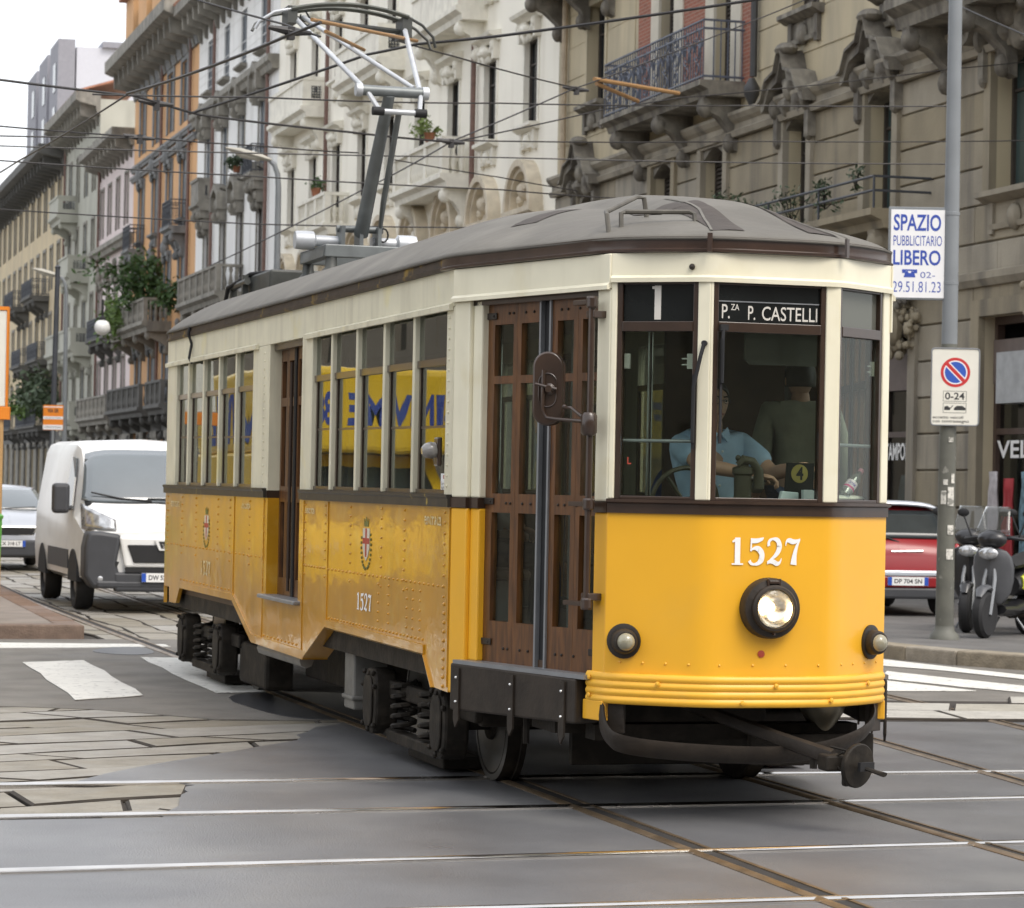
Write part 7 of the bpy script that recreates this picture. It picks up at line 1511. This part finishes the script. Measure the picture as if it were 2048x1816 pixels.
# street lamps
mLampH = mat('lamp_housing', (.42, .40, .34), .5, var=.1); mLampG = mat('lamp_bowl', (.55, .53, .46), .3, var=.05)
def street_lamp(label, base, top, head, r=.06):
    L_ = thing('street_lamp', label, 'lamp', base, 'street lamps along the row'); b = Vector(base); t = Vector(top); h = Vector(head)
    MB().tube([b, (b + t) / 2, t - Vector((0, 0, .5))] + [(t - Vector((0, 0, .5))).lerp(t, k) .lerp(t.lerp(h, k), k) for k in (.3, .6, .9, 1)], [r * 1.5, r * 1.2, r, r * .9, r * .85, r * .8, r * .8], 12).build('mast', mPole, L_, smooth=True)
    d = (h - t).normalized(); MB().tube([h - d * .1, h + d * .15, h + d * .55, h + d * .85], [.05, .13, .14, .03], 12, flat=(1.2, .55)).build('head', mLampH, L_, smooth=True)
    MB().tube([h + d * .15 - Vector((0, 0, .05)), h + d * .5 - Vector((0, 0, .06)), h + d * .78 - Vector((0, 0, .03))], [.09, .11, .03], 10, flat=(1.2, .5)).build('bowl', mLampG, L_, smooth=True); endthing()
street_lamp('curved street lamp standing in front of the pale grey building', (7.37, 39.9, .137), (7.35, 39.9, 8.0), (7.12, 39.97, 8.06))
street_lamp('far street lamp at the left with drooping head', (7.46, 71.6, .137), (7.40, 71.6, 7.75), (7.15, 71.7, 7.82))
g_ = thing('globe_lamp', 'round white lamp hung from wires in the street behind', 'lamp', (6.15, 55.3, 5.1)); MB().ball((6.15, 55.3, 5.4), .2, 16, 10).build('globe', mat('white_globe', (.8, .8, .78), .3, var=.02), g_, smooth=True); MB().cyl((6.15, 55.3, 5.58), (6.15, 55.3, 6.1), .03, n=8).lathe((6.15, 55.3, 5.55), (0, 0, 1), [(.1, 0), (.08, .1), (.03, .14)], 12).build('hanger', mRub, g_); endthing()
pk = thing('wire_pole', 'dark slim pole in front of the grey green building', 'pole', (4.0, 48.0, 0)); MB().cyl((4.0, 48, 0), (4.06, 48, 6.3), .07, .055, 12).build('shaft', mat('dark_pole', (.05, .055, .065), .5), pk, smooth=True); MB().lathe((4.06, 48, 6.3), (0, 0, 1), [(.06, 0), (.07, .03), (.02, .08)], 12).build('finial', MATS['dark_pole'], pk); endthing()
# overhead wires
mWire = mat('overhead_wire', (.028, .026, .026), .5, var=.1); mRod = mat('insulating_rod', (.30, .17, .07), .5, var=.1)
WIRES = {
 'a': ((-1.71, 9.62, 5.11), (-1.46, 9.55, 5.07), (-0.19, 10.21, 5.09), (0.55, 11.03, 5.06), (2.32, 12.59, 5.18), (3.87, 14.21, 5.34)),
 'b': ((-0.41, 9.23, 4.97), (-0.17, 7.07, 4.89), (0.07, 4.92, 4.86), (0.19, 4.36, 4.88)),
 'c': ((-0.99, 15.67, 4.79), (-0.83, 13.54, 4.82), (-0.41, 9.23, 4.96)),
 'd': ((-1.5, 11.65, 4.94), (0.29, 13.2, 5.09), (1.85, 14.82, 5.26), (3.37, 16.45, 5.44)),
 'e': ((-1.4, 12.66, 4.95), (0.35, 13.18, 5.08)),
 'f': ((-1.1, 15.71, 5.21), (4.93, 15.99, 5.42), (10.76, 16.32, 5.68)),
 'g': ((-1.29, 13.68, 4.84), (1.85, 14.82, 4.93), (4.93, 15.98, 5.05), (6.97, 17.46, 5.18)),
 'h': ((-0.88, 17.73, 4.73), (2.26, 16.79, 4.6), (4.72, 16.05, 4.61), (5.49, 15.82, 4.6)),
 'i': ((-0.69, 9.32, 4.96), (0.85, 9.9, 5.1), (4.35, 14.07, 5.77), (8.03, 16.1, 6.21), (10.33, 15.41, 6.25)),
 'j': ((3.84, 14.22, 5.36), (8.4, 17.03, 5.91), (12.84, 17.79, 6.25)),
 'k': ((3.82, 14.23, 5.33), (5.73, 15.74, 6.23), (6.19, 16.13, 6.42), (8.74, 17.97, 7.53), (9.97, 18.65, 8.09)),
 'l': ((3.82, 14.23, 5.33), (6.37, 16.59, 6.13), (7.6, 17.27, 6.43), (8.76, 17.97, 6.66), (12.07, 19.06, 7.3), (14.23, 20.5, 7.77)),
 'm': ((0.46, 11.06, 5.07), (1.57, 8.64, 5.35), (1.85, 8.04, 5.37), (2.37, 7.35, 5.37), (3.98, 5.83, 5.53), (4.73, 5.6, 5.66)),
 'n': ((3.23, 24.85, 4.72), (4.11, 19.36, 5.32), (3.82, 14.23, 5.32)),
 'o': ((2.57, 11.47, 5.94), (3.3, 12.3, 5.97), (5.76, 15.73, 6.23)),
 'p': ((9.13, 13.68, 7.27), (8.82, 10.64, 6.29), (8.6, 9.66, 6.01)),
 'q': ((-0.44, 7.16, 5.52), (0.17, 5.41, 5.02), (0.3, 4.85, 4.86)),
 's': ((4.75, 20.21, 5.83), (6.62, 21.74, 5.85), (8.25, 23.34, 5.9)),
 'u': ((-2.21, 4.55, 4.9), (-2.01, 4.5, 4.89)),
 'r1': ((6.07, 16.06, 6.4), (7.49, 17.09, 6.45)),
 'r2': ((6.13, 16.15, 6.36), (6.89, 16.86, 6.29)),
 'r3': ((0.24, 4.86, 4.98), (1.82, 7.94, 5.38)),
 'r4': ((0.38, 5.03, 4.93), (1.42, 8.16, 5.31)),
}
WL = dict(a='sagging feeder wire from the left edge to the knot above the tram', b='thick trolley wire rising behind the pantograph head', c='thin wire climbing from the left edge', d='second crossing wire over the left street', e='short span wire joining the crossing wires', f='long level span wire just above the tram roof line', g='span wire ending on the brown facade', h='lowest span wire at the left', i='high level wire from the pantograph to the pole', j='level wire running from the knot to the right edge', k='steep wire climbing from the knot past the iron balcony', l='rising trolley wire from the knot to the top right', m='thick trolley wire crossing behind the pantograph', n='slanting wire climbing from the cream building to the knot', o='wire running down to the insulating rods', p='wire crossing the top of the grey pole', q='wire at the top left of the pantograph', s='wire sloping behind the pantograph arm', u='stub of wire at the top left corner')
for k, pts in WIRES.items():
    if k == 'u': continue
    if k.startswith('r'):
        o = MB().tube(pts, .026 if k in ('r1', 'r2') else .015, 8).build('insulating_rod', mRod, smooth=True)
        tag(o, {'r1': 'upper brown insulating rod in front of the iron balcony', 'r2': 'lower brown insulating rod in front of the iron balcony', 'r3': 'upper brown rod beside the pantograph head', 'r4': 'lower brown rod beside the pantograph head'}[k], 'insulator'); continue
    r = .0125 if k in 'abm' else .0085
    P_ = [Vector(p) for p in pts]; Q = []
    for a, c in zip(P_, P_[1:]):
        for i in range(6): t = i / 6; Q.append(a.lerp(c, t) - Vector((0, 0, .012 * (c - a).length * .25 * 4 * t * (1 - t))))
    Q.append(P_[-1]); o = MB().tube(Q, r, 6).build('overhead_wire', mWire, smooth=True); tag(o, WL[k], 'wire', 'overhead tram wires')
for nm, c, s_, lab in (('wire_clamp', (3.85, 14.21, 5.34), .05, 'wire clamp at the knot above the tram'), ('wire_clamp', (.05, 10.5, 5.07), .045, 'wire clamp left of the pantograph'), ('wire_clamp', (5.75, 15.75, 6.22), .05, 'wire clamp at the end of the insulating rods'), ('wire_clamp', (.33, 13.2, 5.08), .04, 'wire clamp over the left street'), ('wire_clamp', (.1, 4.95, 4.9), .05, 'wire clamp behind the pantograph head')):
    o = MB().tube([Vector(c) + Vector((-.16, .0, .02)), Vector(c), Vector(c) + Vector((.16, .03, .0))], [.015, s_ * .7, .015], 8).box(Vector(c) + Vector((-.02, -.03, -.06)), Vector(c) + Vector((.03, .03, .03))).build(nm, mWire); tag(o, lab, 'clamp', 'clamps on the overhead wires')

# balcony plants
mLf = [mat('leaf_green_%d' % i, c, .6, var=.3, vs=3) for i, c in enumerate([(.05, .10, .025), (.10, .17, .03), (.06, .09, .045), (.17, .23, .06)])]
def shrub(label, c, rad, n, mi, pot=True, sz=.09, group='plants on balconies', seed=1, hang=0):
    rg = random.Random(seed); t = thing('balcony_plant', label, 'plant', c, group); c = Vector(c); b = MB()
    cl = [Vector((rg.gauss(0, .5) * rad[0], rg.gauss(0, .5) * rad[1], rg.uniform(.1, 1) * rad[2] - hang * rg.random())) for _ in range(max(4, n // 28))]
    for i in range(n):
        q = rg.choice(cl); p = c + q + Vector((rg.gauss(0, 1), rg.gauss(0, 1), rg.gauss(0, 1))) * min(rad) * .26
        a = Vector((rg.uniform(-1, 1), rg.uniform(-1, 1), rg.uniform(-.5, 1))).normalized(); d = a.cross(Vector((rg.uniform(-1, 1), rg.uniform(-1, 1), rg.uniform(-1, 1)))).normalized(); s = sz * rg.uniform(.6, 1.4)
        b.add([p - a * s, p + d * s * .4, p + a * s, p - d * s * .4], [(0, 1, 2, 3)])
    b.build('foliage', mLf[mi], t)
    s_ = MB()
    for q in cl[:6]: s_.tube([c, c + q * .6 + Vector((0, 0, .05)), c + q], .01, 4)
    s_.build('stems', mGrime, t)
    if pot: MB().lathe(c - Vector((0, 0, .22)), (0, 0, 1), [(.12, 0), (.16, .22), (.17, .24), (.13, .24)], 12).build('pot', mat('terracotta', (.34, .14, .075), .8), t, smooth=True)
    endthing()
shrub('large green shrub on the balcony of the orange building', bp(123.6, 9.2, .8), (1.3, 1.6, 2.0), 1500, 0, False, .16, seed=2)
shrub('bright green plants spilling over the orange building balcony', bp(128.6, 8.9, 1.1), (1.0, 2.0, 1.1), 1100, 1, False, .14, seed=3, hang=1.2)
shrub('trailing green plant beside the drainpipe on the orange building', bp(117.6, 8.6, .5), (.6, .8, 1.2), 500, 0, False, .13, seed=4)
shrub('feathery green plant on a far balcony above the notice board', bp(164.4, 5.6, 1.1), (1.2, 2.6, 1.8), 900, 2, False, .22, seed=5)
shrub('pale green plant trailing on the far balcony', bp(171, 5.2, 1.1), (1.0, 2.2, 1.0), 600, 1, False, .22, seed=6)
shrub('small potted plant on the balcony of the cream building', bp(70.6, 10.75, .68), (.35, .45, .35), 160, 3, True, .08, seed=7)
shrub('potted plant on the lower balcony of the cream building', bp(85.5, 10.75, .68), (.35, .45, .3), 140, 0, True, .08, seed=8)
shrub('plant in the window of the pale grey building', bp(103.0, 13.3, .2), (.4, .7, .4), 240, 2, True, .1, seed=9)
for k, (uu, zz_, rad, n, mi) in enumerate(((44.0, 6.1, (.3, .35, .55), 200, 2), (42.5, 6.25, (.25, .3, .4), 200, 2), (41.2, 6.45, (.16, .2, .3), 90, 2), (45.6, 6.08, (.4, .6, .5), 360, 2), (46.5, 6.08, (.35, .5, .7), 360, 2))):
    shrub(['grey green plant on the brown building balcony rail', 'drooping plant in a pot on the brown building balcony', 'small sprig of leaves at the right end of the balcony rail', 'leafy plant on the balcony floor above the tram roof', 'tall leafy plant at the far end of the balcony above the tram roof'][k], bp(uu, zz_, .85), rad, n, mi, False, .045, seed=20 + k)
# goods hung at the shop door
def garment(label, u, z, w_, h_, m, n=-.05, seed=1):
    rg = random.Random(seed); rows = []
    for j in range(9):
        t = j / 8; rows.append([bp(u + (i / 10 - .5) * w_ * lerp(.6, 1, t ** .5), z - h_ * t, n + .05 * math.sin(i * 1.7 + seed) * t + .02 * rg.uniform(-1, 1)) for i in range(11)])
    o = MB().grid(rows).build('hanging_cloth', m, smooth=True, thick=.02); tag(o, label, 'cloth', 'cloth hung at the shop door')
garment('red cloth hanging at the shop door', 37.2, 1.9, .45, 1.3, mat('red_cloth', (.33, .03, .035), .8, var=.15), .02, 1)
garment('blue checked cloth hanging at the shop door', 36.6, 2.0, .4, 1.6, mat('blue_check_cloth', (.12, .20, .24), .8, var=.5, vs=14), .04, 2)
garment('pale cloth hanging just inside the shop door', 37.75, 2.0, .35, 1.2, mat('pale_cloth', (.45, .42, .42), .8, var=.2, vs=8), .0, 3)
garment('pale blue cloth in the shop window beside the red car', 41.6, 1.95, .7, 1.3, mat('pale_blue_cloth', (.40, .47, .56), .8, var=.08), -.30, 4)
endthing()
